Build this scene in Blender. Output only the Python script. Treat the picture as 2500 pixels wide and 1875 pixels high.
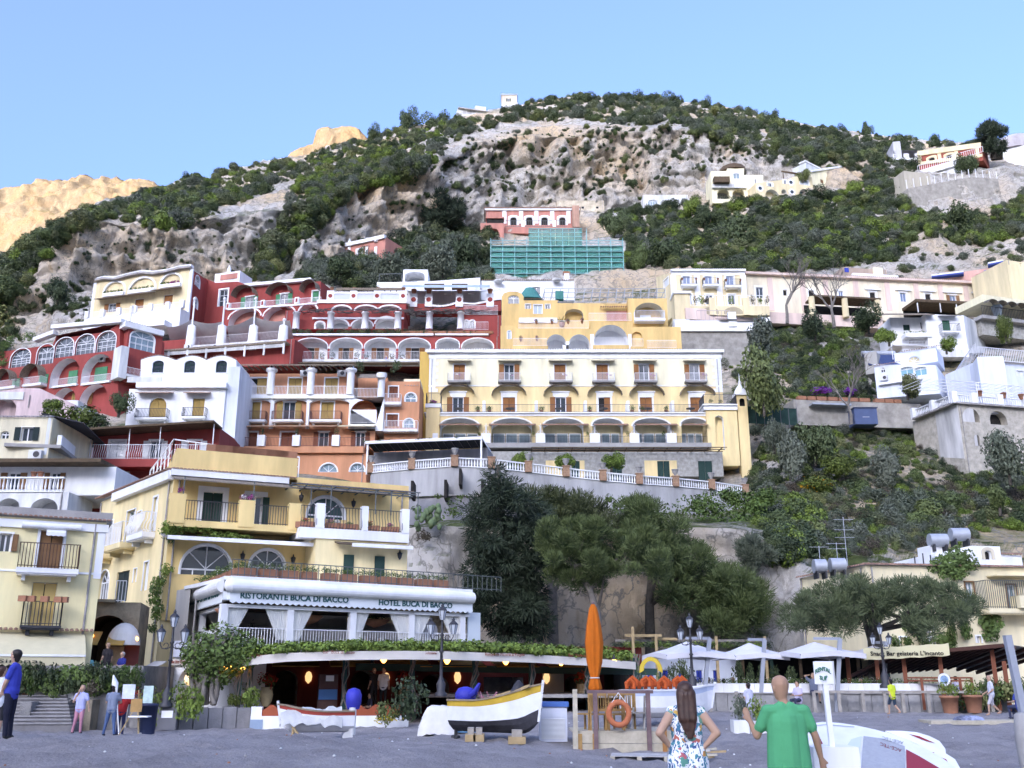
import bpy,bmesh,math,random
import numpy as np
from mathutils import Vector,Matrix
from mathutils.geometry import tessellate_polygon
from mathutils.bvhtree import BVHTree
R=math.radians
ORD='first second third fourth fifth sixth seventh eighth ninth tenth eleventh twelfth thirteenth fourteenth'.split()
random.seed(7); np.random.seed(7)
for o in list(bpy.data.objects):bpy.data.objects.remove(o)
sc=bpy.context.scene
COL=sc.collection
# camera, sky, sun, exposure
EYE=1.75; FPX=2383.0; PITCH=math.atan((1650-937.5)/FPX)
cam=bpy.data.cameras.new('camera'); cam.sensor_width=36; cam.lens=36*FPX/2500
cam.clip_start=0.1; cam.clip_end=20000
co=bpy.data.objects.new('camera',cam); COL.objects.link(co)
co.location=(0,0,EYE); co.rotation_euler=(math.pi/2+PITCH,0,0); sc.camera=co
SUN_EL=14.0; SUN_AZ=-158.0
w=bpy.data.worlds.new('World'); sc.world=w; w.use_nodes=True
nt=w.node_tree; bg=nt.nodes['Background']
sky=nt.nodes.new('ShaderNodeTexSky'); sky.sky_type='NISHITA'; sky.sun_disc=False
sky.sun_elevation=R(SUN_EL); sky.sun_rotation=R(SUN_AZ); sky.altitude=0
sky.air_density=0.7; sky.dust_density=10.0; sky.ozone_density=10.0
nt.links.new(sky.outputs[0],bg.inputs[0]); bg.inputs[1].default_value=0.15
sl=bpy.data.lights.new('sun','SUN'); sl.energy=2.0; sl.angle=R(0.5); sl.color=(1,.96,.87)
so=bpy.data.objects.new('sun',sl); COL.objects.link(so)
S=Vector((math.cos(R(SUN_EL))*math.sin(R(SUN_AZ)),math.cos(R(SUN_EL))*math.cos(R(SUN_AZ)),math.sin(R(SUN_EL))))
so.rotation_euler=S.to_track_quat('Z','Y').to_euler(); so.location=(-200,100,500)
vs=sc.view_settings; vs.view_transform='Standard'; vs.look='None'; vs.gamma=1; vs.use_curve_mapping=False
vs.exposure=3.4
vs.use_white_balance=True; vs.white_balance_temperature=14000; vs.white_balance_tint=24
sc.render.engine='CYCLES'; sc.render.resolution_x=1024; sc.render.resolution_y=768
try:
 sc.cycles.max_bounces=6; sc.cycles.diffuse_bounces=3; sc.cycles.glossy_bounces=2
except Exception:pass
# measuring: photo pixel -> place
CP,SP=math.cos(PITCH),math.sin(PITCH)
def ray(u,v):
 dx=(u-1250)/FPX; dy=(937.5-v)/FPX
 return Vector((dx,CP-dy*SP,SP+dy*CP))
def at(u,v,Y):
 d=ray(u,v); t=Y/d.y
 return Vector((d.x*t,Y,EYE+d.z*t))
def atz(u,v,z):
 d=ray(u,v); t=(z-EYE)/d.z
 return Vector((d.x*t,d.y*t,z))
def ppm(p):
 return FPX/((p[1])*CP+(p[2]-EYE)*SP)
_Z=[0,0,1.0]
def Zm(ox,oy,k=3.5376):_Z[:]=[ox,oy,k]
def C(x,y):return(_Z[0]+x/_Z[2],_Z[1]+y/_Z[2])
# materials
def lin(c):
 if isinstance(c,str):
  c=[int(c[i:i+2],16)/255 for i in(0,2,4)]
  c=[x/12.92 if x<=.04045 else((x+.055)/1.055)**2.4 for x in c]
 return tuple(c)
_M={}
def mat(name,col,rough=.85,var=.10,scale=.6,bump=.0,metal=0,spec=.3,streak=False,wave=0,emit=0,bscale=20,trans=0,alpha=1):
 if name in _M:return _M[name]
 m=bpy.data.materials.new(name); m.use_nodes=True; n=m.node_tree.nodes; L=m.node_tree.links
 b=n['Principled BSDF']; c=lin(col)
 b.inputs['Roughness'].default_value=rough; b.inputs['Metallic'].default_value=metal
 b.inputs['Specular IOR Level'].default_value=spec
 b.inputs['Base Color'].default_value=(*c,1)
 if alpha<1:b.inputs['Alpha'].default_value=alpha
 if trans:b.inputs['Transmission Weight'].default_value=trans
 if emit:
  b.inputs['Emission Color'].default_value=(*c,1); b.inputs['Emission Strength'].default_value=emit
 if var or bump or wave:
  tc=n.new('ShaderNodeTexCoord')
 if var:
  mp=n.new('ShaderNodeMapping'); L.new(tc.outputs['Object'],mp.inputs[0])
  mp.inputs['Scale'].default_value=(1,1,.18)if streak else(1,1,1)
  n1=n.new('ShaderNodeTexNoise'); n1.inputs['Scale'].default_value=scale; n1.inputs['Detail'].default_value=6
  n1.inputs['Roughness'].default_value=.65
  L.new(mp.outputs[0],n1.inputs[0])
  mr=n.new('ShaderNodeMapRange'); mr.inputs[1].default_value=.3; mr.inputs[2].default_value=.7
  L.new(n1.outputs[0],mr.inputs[0])
  mx=n.new('ShaderNodeMix'); mx.data_type='RGBA'
  mx.inputs[6].default_value=(*[x*(1-var*1.3)for x in c],1)
  mx.inputs[7].default_value=(*[min(1,x*(1+var*.6))for x in c],1)
  L.new(mr.outputs[0],mx.inputs[0]); L.new(mx.outputs[2],b.inputs['Base Color'])
  if emit:L.new(mx.outputs[2],b.inputs['Emission Color'])
 if bump or wave:
  bp=n.new('ShaderNodeBump'); bp.inputs['Strength'].default_value=min(1,bump or .6)
  if wave:
   wv=n.new('ShaderNodeTexWave'); wv.bands_direction='Z'; wv.inputs['Scale'].default_value=wave
   L.new(tc.outputs['Object'],wv.inputs[0]); L.new(wv.outputs[1],bp.inputs['Height']); bp.inputs['Distance'].default_value=.02
  else:
   n2=n.new('ShaderNodeTexNoise'); n2.inputs['Scale'].default_value=bscale; n2.inputs['Detail'].default_value=4
   L.new(tc.outputs['Object'],n2.inputs[0]); L.new(n2.outputs[0],bp.inputs['Height']); bp.inputs['Distance'].default_value=.05
  L.new(bp.outputs[0],b.inputs['Normal'])
 _M[name]=m; return m
def stucco(name,col,var=.10):return mat(name,col,.9,var*2.0,.55,.12,streak=True,spec=.2,bscale=6)
def leafmat(name,cols,trunc=.5):
 if name in _M:return _M[name]
 m=bpy.data.materials.new(name); m.use_nodes=True; n=m.node_tree.nodes; L=m.node_tree.links
 b=n['Principled BSDF']; b.inputs['Roughness'].default_value=.6; b.inputs['Specular IOR Level'].default_value=.25
 oi=n.new('ShaderNodeObjectInfo'); cr=n.new('ShaderNodeValToRGB'); L.new(oi.outputs['Random'],cr.inputs[0])
 e=cr.color_ramp.elements; e[0].color=(*lin(cols[0]),1); e[1].color=(*lin(cols[-1]),1)
 for i,c in enumerate(cols[1:-1]):
  x=e.new((i+1)/(len(cols)-1)); x.color=(*lin(c),1)
 tc=n.new('ShaderNodeTexCoord'); ns=n.new('ShaderNodeTexNoise'); ns.inputs['Scale'].default_value=trunc; ns.inputs['Detail'].default_value=3
 L.new(tc.outputs['Object'],ns.inputs[0])
 ge=n.new('ShaderNodeNewGeometry')
 ad=n.new('ShaderNodeMath'); ad.operation='MULTIPLY_ADD'; L.new(ge.outputs['Random Per Island'],ad.inputs[0]); ad.inputs[1].default_value=.45
 L.new(ns.outputs[0],ad.inputs[2])
 mr=n.new('ShaderNodeMapRange'); mr.inputs[1].default_value=.35; mr.inputs[2].default_value=1.1; mr.inputs[3].default_value=.55; mr.inputs[4].default_value=1.5
 L.new(ad.outputs[0],mr.inputs[0])
 hs=n.new('ShaderNodeHueSaturation'); L.new(cr.outputs[0],hs.inputs['Color']); L.new(mr.outputs[0],hs.inputs['Value'])
 L.new(hs.outputs[0],b.inputs['Base Color'])
 _M[name]=m; return m
# objects
def tag(o,label=None,cat=None,group=None,kind=None):
 if label:o['label']=label
 if cat:o['category']=cat
 if group:o['group']=group
 if kind:o['kind']=kind
 return o
def thing(name,label,cat,loc=(0,0,0),group=None,rz=0):
 o=bpy.data.objects.new(name,None); COL.objects.link(o); o.location=loc; o.rotation_euler=(0,0,rz)
 o.empty_display_size=.3
 return tag(o,label,cat,group)
def rootloc(p):
 v=Vector((0,0,0))
 while p:v+=p.location; p=p.parent
 return v
def link(name,me,parent=None):
 o=bpy.data.objects.new(name,me); COL.objects.link(o); o.parent=parent; return o
class MB:
 def __init__(s):s.v=[]; s.f=[]; s.m=[]; s.sm=[]
 def add(s,vs,fs,m=0,sm=False):
  b=len(s.v); s.v+=[tuple(x)for x in vs]
  for f in fs:s.f.append([i+b for i in f]); s.m.append(m); s.sm.append(sm)
  return s
 def hexa(s,p,m=0):
  return s.add(p,[(0,3,2,1),(4,5,6,7),(0,1,5,4),(1,2,6,5),(2,3,7,6),(3,0,4,7)],m)
 def box(s,x0,x1,y0,y1,z0,z1,m=0):
  return s.hexa([(x0,y0,z0),(x1,y0,z0),(x1,y1,z0),(x0,y1,z0),(x0,y0,z1),(x1,y0,z1),(x1,y1,z1),(x0,y1,z1)],m)
 def beam(s,a,b,w,h=None,m=0,up=(0,0,1)):
  a,b=Vector(a),Vector(b); d=(b-a); h=h or w
  if d.length<1e-6:return s
  d.normalize(); u=Vector(up)
  if abs(d.dot(u))>.98:u=Vector((0,1,0))
  sx=d.cross(u).normalized(); uz=sx.cross(d)
  P=[]
  for q in(a,b):
   P+=[q-sx*w/2-uz*h/2,q+sx*w/2-uz*h/2,q+sx*w/2+uz*h/2,q-sx*w/2+uz*h/2]
  return s.hexa(P,m)
 def tube(s,pts,r,n=6,m=0,sm=True,cap=True):
  pts=[Vector(p)for p in pts]; k=len(pts); rr=r if isinstance(r,(list,tuple))else[r]*k
  vs=[]; fs=[]; px=None
  for i,p in enumerate(pts):
   t=(pts[min(i+1,k-1)]-pts[max(i-1,0)])
   if t.length<1e-7:t=Vector((0,0,1))
   t.normalize()
   if px is None:px=t.cross(Vector((0,0,1))if abs(t.z)<.9 else Vector((1,0,0))).normalized()
   else:
    px=(px-t*px.dot(t))
    px=px.normalized()if px.length>1e-6 else t.orthogonal().normalized()
   py=t.cross(px)
   for j in range(n):
    a=2*math.pi*j/n; vs.append(p+px*math.cos(a)*rr[i]+py*math.sin(a)*rr[i])
  for i in range(k-1):
   for j in range(n):fs.append((i*n+j,i*n+(j+1)%n,(i+1)*n+(j+1)%n,(i+1)*n+j))
  s.add(vs,fs,m,sm)
  if cap:s.add(vs[:n],[tuple(range(n-1,-1,-1))],m); s.add(vs[-n:],[tuple(range(n))],m)
  return s
 def lathe(s,c,prof,n=12,m=0,sm=True,sx=1,sy=1):
  c=Vector(c); vs=[]; fs=[]
  for r,z in prof:
   for j in range(n):
    a=2*math.pi*j/n; vs.append(c+Vector((r*sx*math.cos(a),r*sy*math.sin(a),z)))
  for i in range(len(prof)-1):
   for j in range(n):fs.append((i*n+j,i*n+(j+1)%n,(i+1)*n+(j+1)%n,(i+1)*n+j))
  s.add(vs,fs,m,sm); s.add(vs[:n],[tuple(range(n-1,-1,-1))],m); return s.add(vs[-n:],[tuple(range(n))],m)
 def ball(s,c,r,n=10,m=0,sz=1):
  return s.lathe(c,[(r*math.sin(math.pi*(i+.02)/(n//2+.04)),-r*sz*math.cos(math.pi*(i+.02)/(n//2+.04)))for i in range(n//2+1)],n,m)
 def poly(s,loops,m=0):
  L=[[Vector(p)for p in l]for l in loops]
  flat=[p for l in L for p in l]
  return s.add(flat,[tuple(t)for t in tessellate_polygon(L)],m)
 def build(s,name,mats,parent=None,world=True):
  if not isinstance(mats,(list,tuple)):mats=[mats]
  off=rootloc(parent)if(parent and world)else Vector((0,0,0))
  me=bpy.data.meshes.new(name)
  me.from_pydata([(x-off.x,y-off.y,z-off.z)for x,y,z in s.v],[],s.f)
  for q in mats:me.materials.append(q)
  me.polygons.foreach_set('material_index',s.m); me.polygons.foreach_set('use_smooth',s.sm)
  me.update()
  return link(name,me,parent)
def npmesh(name,V,Fq,mats,parent=None,smooth=False):
 me=bpy.data.meshes.new(name); n=len(V); k=Fq.shape[1]
 me.vertices.add(n); me.vertices.foreach_set('co',V.astype(np.float32).ravel())
 me.loops.add(Fq.size); me.loops.foreach_set('vertex_index',Fq.astype(np.int32).ravel())
 me.polygons.add(len(Fq)); me.polygons.foreach_set('loop_start',np.arange(0,Fq.size,k,dtype=np.int32))
 if smooth:me.polygons.foreach_set('use_smooth',np.ones(len(Fq),dtype=bool))
 for q in(mats if isinstance(mats,(list,tuple))else[mats]):me.materials.append(q)
 me.update(calc_edges=True); me.validate()
 return me
def copytree(o,parent=None):
 c=o.copy(); COL.objects.link(c); c.parent=parent
 for ch in o.children:copytree(ch,c)
 return c
# numpy gradient noise
_rs=np.random.RandomState(3); _perm=np.concatenate([_rs.permutation(256)]*3)
_grad=_rs.normal(size=(256,3)); _grad/=np.linalg.norm(_grad,axis=1)[:,None]
def pn(P):
 P=np.asarray(P,float); i=np.floor(P).astype(int); f=P-i; i&=255
 t=f*f*f*(f*(f*6-15)+10); out=0
 for dx in(0,1):
  for dy in(0,1):
   for dz in(0,1):
    h=_perm[_perm[_perm[(i[:,0]+dx)&255]+((i[:,1]+dy)&255)]+((i[:,2]+dz)&255)]
    g=_grad[h&255]; d=((f-np.array([dx,dy,dz]))*g).sum(1)
    out=out+d*(t[:,0]if dx else 1-t[:,0])*(t[:,1]if dy else 1-t[:,1])*(t[:,2]if dz else 1-t[:,2])
 return out
def fbm(P,o=4,g=.5):
 s=0; a=1
 for k in range(o):s=s+a*pn(P*2**k+k*17.3); a*=g
 return s
# the mountain side (terrain)
def rockmat(name,grey,tan,green):
 m=bpy.data.materials.new(name); m.use_nodes=True; n=m.node_tree.nodes; L=m.node_tree.links
 b=n['Principled BSDF']; b.inputs['Roughness'].default_value=.95; b.inputs['Specular IOR Level'].default_value=.1
 tc=n.new('ShaderNodeTexCoord')
 def noise(scale,sc,det=6,ro=.6):
  mp=n.new('ShaderNodeMapping'); mp.inputs['Scale'].default_value=sc; L.new(tc.outputs['Object'],mp.inputs[0])
  x=n.new('ShaderNodeTexNoise'); x.inputs['Scale'].default_value=scale; x.inputs['Detail'].default_value=det; x.inputs['Roughness'].default_value=ro
  L.new(mp.outputs[0],x.inputs[0]); return x.outputs[0]
 def rng(i,a,b_):
  x=n.new('ShaderNodeMapRange'); x.inputs[1].default_value=a; x.inputs[2].default_value=b_; L.new(i,x.inputs[0]); return x.outputs[0]
 def mix(f,a,b_):
  x=n.new('ShaderNodeMix'); x.data_type='RGBA'; L.new(f,x.inputs[0])
  for k,q in((6,a),(7,b_)):
   if isinstance(q,tuple):x.inputs[k].default_value=(*q,1)
   else:L.new(q,x.inputs[k])
  return x.outputs[2]
 g0=lin(grey); t0=lin(tan); v0=lin(green)
 base=mix(rng(noise(.09,(1,1,.5)),.35,.65),tuple(x*.62 for x in g0),tuple(x*1.15 for x in g0))
 fine=mix(rng(noise(.9,(1,1,.8),8,.7),.3,.7),tuple(x*.6 for x in g0),tuple(x*1.1 for x in g0))
 c=mix(rng(noise(.3,(1,1,1)),.3,.7),base,fine)
 c=mix(rng(noise(.035,(1,1,.8),5),.44,.64),c,t0)
 st=rng(noise(.5,(1,1,.05),5,.7),.54,.68)
 c=mix(st,c,mix(rng(noise(.04,(1,1,1),2),.4,.6),tuple(x*.4 for x in g0),tuple(x*.8 for x in t0)))
 ge=n.new('ShaderNodeNewGeometry'); sx=n.new('ShaderNodeSeparateXYZ'); L.new(ge.outputs['True Normal'],sx.inputs[0])
 ad=n.new('ShaderNodeMath'); ad.operation='MULTIPLY_ADD'; L.new(noise(.12,(1,1,1),6,.7),ad.inputs[0]); ad.inputs[1].default_value=1.1; L.new(sx.outputs[2],ad.inputs[2])
 gm=mix(rng(noise(.6,(1,1,1),5,.7),.35,.65),tuple(x*.5 for x in v0),tuple(x*1.5 for x in v0))
 c=mix(rng(ad.outputs[0],1.27,1.5),c,gm)
 vo=n.new('ShaderNodeTexVoronoi'); vo.feature='DISTANCE_TO_EDGE'; vo.inputs['Scale'].default_value=.35; mp=n.new('ShaderNodeMapping'); mp.inputs['Scale'].default_value=(1,1,.5); L.new(tc.outputs['Object'],mp.inputs[0]); nw=n.new('ShaderNodeTexNoise'); nw.inputs['Scale'].default_value=.3; nw.inputs['Detail'].default_value=6; L.new(tc.outputs['Object'],nw.inputs[0]); vm=n.new('ShaderNodeVectorMath'); vm.operation='MULTIPLY_ADD'; L.new(nw.outputs['Color'],vm.inputs[0]); vm.inputs[1].default_value=(9,9,9); L.new(mp.outputs[0],vm.inputs[2]); L.new(vm.outputs[0],vo.inputs['Vector'])
 c=mix(rng(vo.outputs['Distance'],.05,.0),c,tuple(x*.45 for x in g0))
 L.new(c,b.inputs['Base Color'])
 bp=n.new('ShaderNodeBump'); bp.inputs['Strength'].default_value=.9; bp.inputs['Distance'].default_value=.8
 L.new(noise(.8,(1,1,.6),8,.72),bp.inputs['Height']); L.new(bp.outputs[0],b.inputs['Normal'])
 _M[name]=m; return m
ROCK=rockmat('limestone_and_scrub',(.53,.485,.43),(.60,.42,.27),(.075,.095,.03))
PEAK=rockmat('sunlit_limestone',(.125,.118,.10),(.13,.105,.075),(.06,.065,.03))
ST={-900:[(1420,75),(1300,90),(1200,105),(1120,120),(1080,135),(1050,150),(960,165),(900,172),(880,230)],-300:[(1380,75),(1240,90),(1130,103),(1040,120),(980,135),(940,150),(820,165),(760,174),(740,230)],0:[(1340,78),(1220,92),(1110,104),(1040,122),(990,136),(930,150),(790,165),(690,172),(650,222)],200:[(1320,80),(1210,92),(1110,108),(1030,124),(930,142),(830,158),(705,170),(553,176),(525,235)],400:[(1310,80),(1210,92),(1110,110),(1000,126),(880,146),(790,164),(700,176),(545,182),(462,270)],600:[(1310,80),(1210,92),(1110,112),(980,128),(860,148),(770,166),(700,182),(535,190),(412,310)],800:[(1320,80),(1230,92),(1130,110),(970,130),(850,150),(750,168),(655,190),(490,198),(366,335)],1000:[(1300,76),(1280,90),(1200,106),(980,132),(840,152),(740,172),(605,206),(410,216),(315,355)],1200:[(1295,75),(1275,90),(1215,108),(980,134),(830,154),(705,178),(545,228),(350,241),(270,370)],1400:[(1290,75),(1270,90),(1215,108),(980,134),(830,154),(705,178),(525,232),(335,246),(238,385)],1600:[(1295,75),(1270,91),(1220,108),(980,134),(820,154),(700,178),(505,236),(325,250),(240,390)],1800:[(1310,75),(1275,91),(1190,108),(960,130),(810,152),(680,178),(482,228),(345,248),(270,390)],2000:[(1420,74),(1280,90),(1110,107),(950,128),(800,152),(660,180),(480,220),(385,236),(312,380)],2200:[(1440,74),(1300,89),(1130,106),(990,126),(830,150),(660,178),(515,208),(425,226),(340,360)],2400:[(1440,76),(1310,90),(1150,106),(1000,126),(830,150),(640,180),(500,208),(420,226),(356,360)],2700:[(1440,76),(1310,90),(1150,106),(990,126),(830,150),(650,180),(520,208),(450,226),(390,350)],3400:[(1440,76),(1330,90),(1200,106),(1060,126),(930,150),(800,180),(720,208),(660,226),(610,330)]}
us=sorted(ST); NL=9
SEG=[34,16,14,18,18,22,52,84,70,14,10]
prof=[]
for u in us:
 P=[Vector(at(u,1640,70 if u>=1000 else 57))]; P[0].z=-1.5
 for v,Y in ST[u]:P.append(at(u,v,Y))
 r=P[-1].copy(); P.append(r+Vector((0,70,-22))); P.append(r+Vector((0,330,-140)))
 rows=[]
 for i in range(len(P)-1):
  for k in range(SEG[i]):rows.append(P[i].lerp(P[i+1],k/SEG[i]))
 rows.append(P[-1]); prof.append(np.array([list(p)for p in rows]))
prof=np.array(prof)
NC=430; uu=np.linspace(us[0],us[-1],NC)
uu=np.concatenate([np.linspace(-900,0,60,endpoint=False),np.linspace(0,2500,390,endpoint=False),np.linspace(2500,3400,50)])
NC=len(uu); us_=np.array(us,float)
G=np.zeros((NC,prof.shape[1],3))
for j,u in enumerate(uu):
 i=min(max(np.searchsorted(us_,u)-1,0),len(us)-2); t=(u-us_[i])/(us_[i+1]-us_[i])
 p1,p2=prof[i],prof[i+1]; p0=prof[max(i-1,0)]; p3=prof[min(i+2,len(us)-1)]
 d0=us_[max(i-1,0)]; h=us_[i+1]-us_[i]
 m1=(p2-p0)/max(us_[i+1]-d0,1)*h*.7; m2=(p3-p1)/max(us_[min(i+2,len(us)-1)]-us_[i],1)*h*.7
 t2,t3=t*t,t*t*t
 G[j]=(2*t3-3*t2+1)*p1+(t3-2*t2+t)*m1+(-2*t3+3*t2)*p2+(t3-t2)*m2
NR=G.shape[1]
ti=np.gradient(G,axis=1); tj=np.gradient(G,axis=0)
Nn=np.cross(tj,ti); Nn/=np.linalg.norm(Nn,axis=2)[:,:,None]+1e-9
steep=1-np.clip(Nn[:,:,2],0,1)
Pf=G.reshape(-1,3); rowi=np.tile(np.arange(NR),NC)
amp=np.clip((Pf[:,2]-3)/25,.05,1)*np.clip((Pf[:,1]-100)/90,.12,1)
amp=np.where((Pf[:,0]>-9)&(Pf[:,1]<87),np.clip((Pf[:,2]+1)/4,0,1)*.5,amp)
ri=1-np.abs(fbm(Pf*np.array([.045,.045,.011])+5,4))*2.2
rj=1-np.abs(fbm(Pf*np.array([.13,.13,.07])+31,3))*2
strat=fbm(Pf*np.array([.02,.02,.22])+9,3)
st_=steep.reshape(-1)
flute=1-np.abs(fbm(Pf*np.array([.16,.16,.022])+71,4))*2.4
ledge=np.abs(fbm(Pf*np.array([.03,.03,.13])+51,4))*2
disp=(ri*4.4+rj*.9+strat*2.6+fbm(Pf*.6,3)*.9-2.0)*amp+(flute*3.6+ledge*2.6-3.0)*amp*np.clip((st_-.25)*3,0,1)
ck=lambda sc,o:np.clip(1-np.abs(pn(Pf*np.array(sc)+o))*7,0,1)
disp-=(ck([.07,.07,.02],3)*3.0+ck([.16,.16,.05],13)*1.7+ck([.03,.03,.16],23)*1.5+ck([.4,.4,.12],33)*.7)*amp*np.clip((st_-.15)*3,0,1)
disp*=np.where(Pf[:,1]>345,.55,1)
nv=Nn.reshape(-1,3).copy(); nv[:,2]*=.35
Pd=Pf+nv*disp[:,None]
idx=np.arange(NC*NR).reshape(NC,NR)
Fq=np.stack([idx[:-1,:-1],idx[1:,:-1],idx[1:,1:],idx[:-1,1:]],axis=-1).reshape(-1,4)
hill=link('hillside',npmesh('hillside',Pd,Fq,ROCK)); hill['kind']='structure'
hill['label']='steep grey limestone mountain side behind the town'
BV=BVHTree.FromPolygons([Vector(p)for p in Pd],Fq.tolist())
def hit(u,v):
 d=ray(u,v).normalized(); r=BV.ray_cast(Vector((0,0,EYE)),d)
 return r[0],r[1]
def ground(x,y):
 r=BV.ray_cast(Vector((x,y,900)),Vector((0,0,-1)))
 return r[0].z if r[0]else 0
def mountain(name,ridge,Y,back,foot,m,amp=14,label=None,n=300):
 ru=np.array([r[0]for r in ridge],float); rv=np.array([r[1]for r in ridge],float)
 u=np.linspace(ru[0],ru[-1],n); v=np.interp(u,ru,rv); rows=110; q_=98
 V=np.zeros((n,rows,3))
 for i in range(n):
  top=np.array(at(u[i],v[i],Y)); d=np.array([top[0]/Y,1,0])
  for k in range(rows):
   if k<q_+1:t=k/q_; V[i,k]=top*np.array([1,1,1])*0+np.array([top[0]-d[0]*foot*(1-t),Y-foot*(1-t),top[2]*(1-(1-t)**1.25*.95)])
   else:t=(k-q_)/11; V[i,k]=np.array([top[0]+d[0]*back*t,Y+back*t,top[2]*(1-t*.9)])
 P=V.reshape(-1,3)
 P[:,2]+=(1-np.abs(fbm(P/130+3,6,.6))*2)*amp-amp*.7; P[:,1]+=.42*(fbm(P/70+40,6,.6)*2.2-np.clip(1-np.abs(pn(P/np.array([40,40,90])))*6,0,1)*1.2-np.clip(1-np.abs(pn(P/np.array([16,16,30])+7))*6,0,1)*.6)*amp
 ix=np.arange(n*rows).reshape(n,rows)
 F=np.stack([ix[:-1,:-1],ix[1:,:-1],ix[1:,1:],ix[:-1,1:]],axis=-1).reshape(-1,4)
 o=link(name,npmesh(name,P,F,m)); o['kind']='structure'; o['label']=label; return o
mountain('mountain_ridge',[(-900,560),(-500,520),(-300,500),(-100,480),(0,470),(60,450),(150,440),(240,440),(290,432),(330,436),(380,455),(450,520),(560,640)],1300,500,520,PEAK,15,'far pale limestone ridge in evening sun')
mountain('mountain_peak',[(600,520),(700,400),(735,358),(765,345),(775,312),(800,303),(840,305),(880,318),(960,400),(1060,560)],760,200,200,PEAK,7,'sunlit rock peak behind the ridge')
yy=np.linspace(-1500,1500,110); tt=np.linspace(0,1,40); V=np.zeros((110,40,3)); sd_=(math.sin(R(SUN_AZ)),math.cos(R(SUN_AZ)))
for i,y in enumerate(yy):
 H=850*min(1,(1500-abs(y))/450+.15)
 for k,t in enumerate(tt):d_=1350+1000*t; V[i,k]=(sd_[0]*d_-sd_[1]*y,sd_[1]*d_+sd_[0]*y,H*(min(1,t/.6)**.9)if t<.6 else H*(1-(t-.6)*1.2))
P=V.reshape(-1,3); P[:,2]+=fbm(P/200,4)*40*np.clip(P[:,2]/100,0,1); P[:,0]+=fbm(P/120+9,4)*30
ix=np.arange(110*40).reshape(110,40); F=np.stack([ix[:-1,:-1],ix[:-1,1:],ix[1:,1:],ix[1:,:-1]],axis=-1).reshape(-1,4)
o=link('sun_blocking_mountain',npmesh('sun_blocking_mountain',P,F,ROCK)); tag(o,'unseen steep mountain added behind the camera to shade the town',kind='structure')  # unseen mountain, added across the sun's direction to keep the town in shade
# beach sand, sea and promenade
def sandz(x,y):
 e=math.exp; l=1/(1+e(min(50,(x+3)/1.5))); r=1/(1+e(min(50,-(x-1))))*(1-l); m=1-l-r
 zl=.42*e(-((y-23)/6)**2)-.35/(1+e(min(50,-(y-30)/2.5))); zr=-.38+.58*min(1,max(0,(y-28)/13))+.31*min(1,max(0,(24-y)/10))
 return zl*l+zr*r+(-.05+.1*e(-((y-24)/5)**2))*m
def sandmat():
 m=mat('sand',(.17,.155,.155),1,.0); n=m.node_tree.nodes; L=m.node_tree.links; b=n['Principled BSDF']; b.inputs['Specular IOR Level'].default_value=.1
 tc=n.new('ShaderNodeTexCoord')
 def ns(s,d=5,r=.65):
  x=n.new('ShaderNodeTexNoise'); x.inputs['Scale'].default_value=s; x.inputs['Detail'].default_value=d; x.inputs['Roughness'].default_value=r; L.new(tc.outputs['Object'],x.inputs[0]); return x.outputs[0]
 cr=n.new('ShaderNodeValToRGB'); cr.color_ramp.elements[0].position=.35; cr.color_ramp.elements[1].position=.68
 cr.color_ramp.elements[0].color=(.20,.18,.18,1); cr.color_ramp.elements[1].color=(.42,.385,.375,1)
 a=n.new('ShaderNodeMath'); a.operation='MULTIPLY_ADD'; L.new(ns(.5,4),a.inputs[0]); a.inputs[1].default_value=.5
 h=n.new('ShaderNodeMath'); h.operation='MULTIPLY'; L.new(ns(28,3,.8),h.inputs[0]); h.inputs[1].default_value=.5; L.new(h.outputs[0],a.inputs[2])
 L.new(a.outputs[0],cr.inputs[0]); L.new(cr.outputs[0],b.inputs['Base Color'])
 bp=n.new('ShaderNodeBump'); bp.inputs['Strength'].default_value=1; bp.inputs['Distance'].default_value=.12; L.new(ns(4,8,.75),bp.inputs['Height']); L.new(bp.outputs[0],b.inputs['Normal'])
 return m
xs=np.concatenate([np.linspace(-400,-30,20,endpoint=False),np.linspace(-30,34,260),np.linspace(36,400,20)])
ys=np.concatenate([np.linspace(-30,8,20,endpoint=False),np.linspace(8,46,200,endpoint=False),np.linspace(46,62,16)])
X,Yg=np.meshgrid(xs,ys,indexing='ij'); P=np.stack([X.ravel(),Yg.ravel(),0*X.ravel()],1)
P[:,2]=[sandz(x,y)for x,y in P[:,:2]]
P[:,2]+=fbm(P*np.array([.5,.5,1]),3)*.07+(np.abs(fbm(P*np.array([1.6,1.6,1])+8,4))-.2)*.24*(P[:,1]<44)
ix=np.arange(len(P)).reshape(len(xs),len(ys)); F=np.stack([ix[:-1,:-1],ix[1:,:-1],ix[1:,1:],ix[:-1,1:]],axis=-1).reshape(-1,4)
o=link('beach_sand',npmesh('beach_sand',P,F,sandmat(),smooth=True)); tag(o,'grey pebbly beach sand',kind='structure')
BS=BVHTree.FromPolygons([Vector(p)for p in P],F.tolist())
def sand(x,y):
 r=BS.ray_cast(Vector((x,y,50)),Vector((0,0,-1))); return r[0].z if r[0]else 0
mb=MB(); mb.box(-3000,3000,-6000,9000,-4,-3.2); tag(mb.build('sea_bed',mat('deep_water',(.02,.06,.08),.1)),'dark sea level ground sheet',kind='structure')
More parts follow.
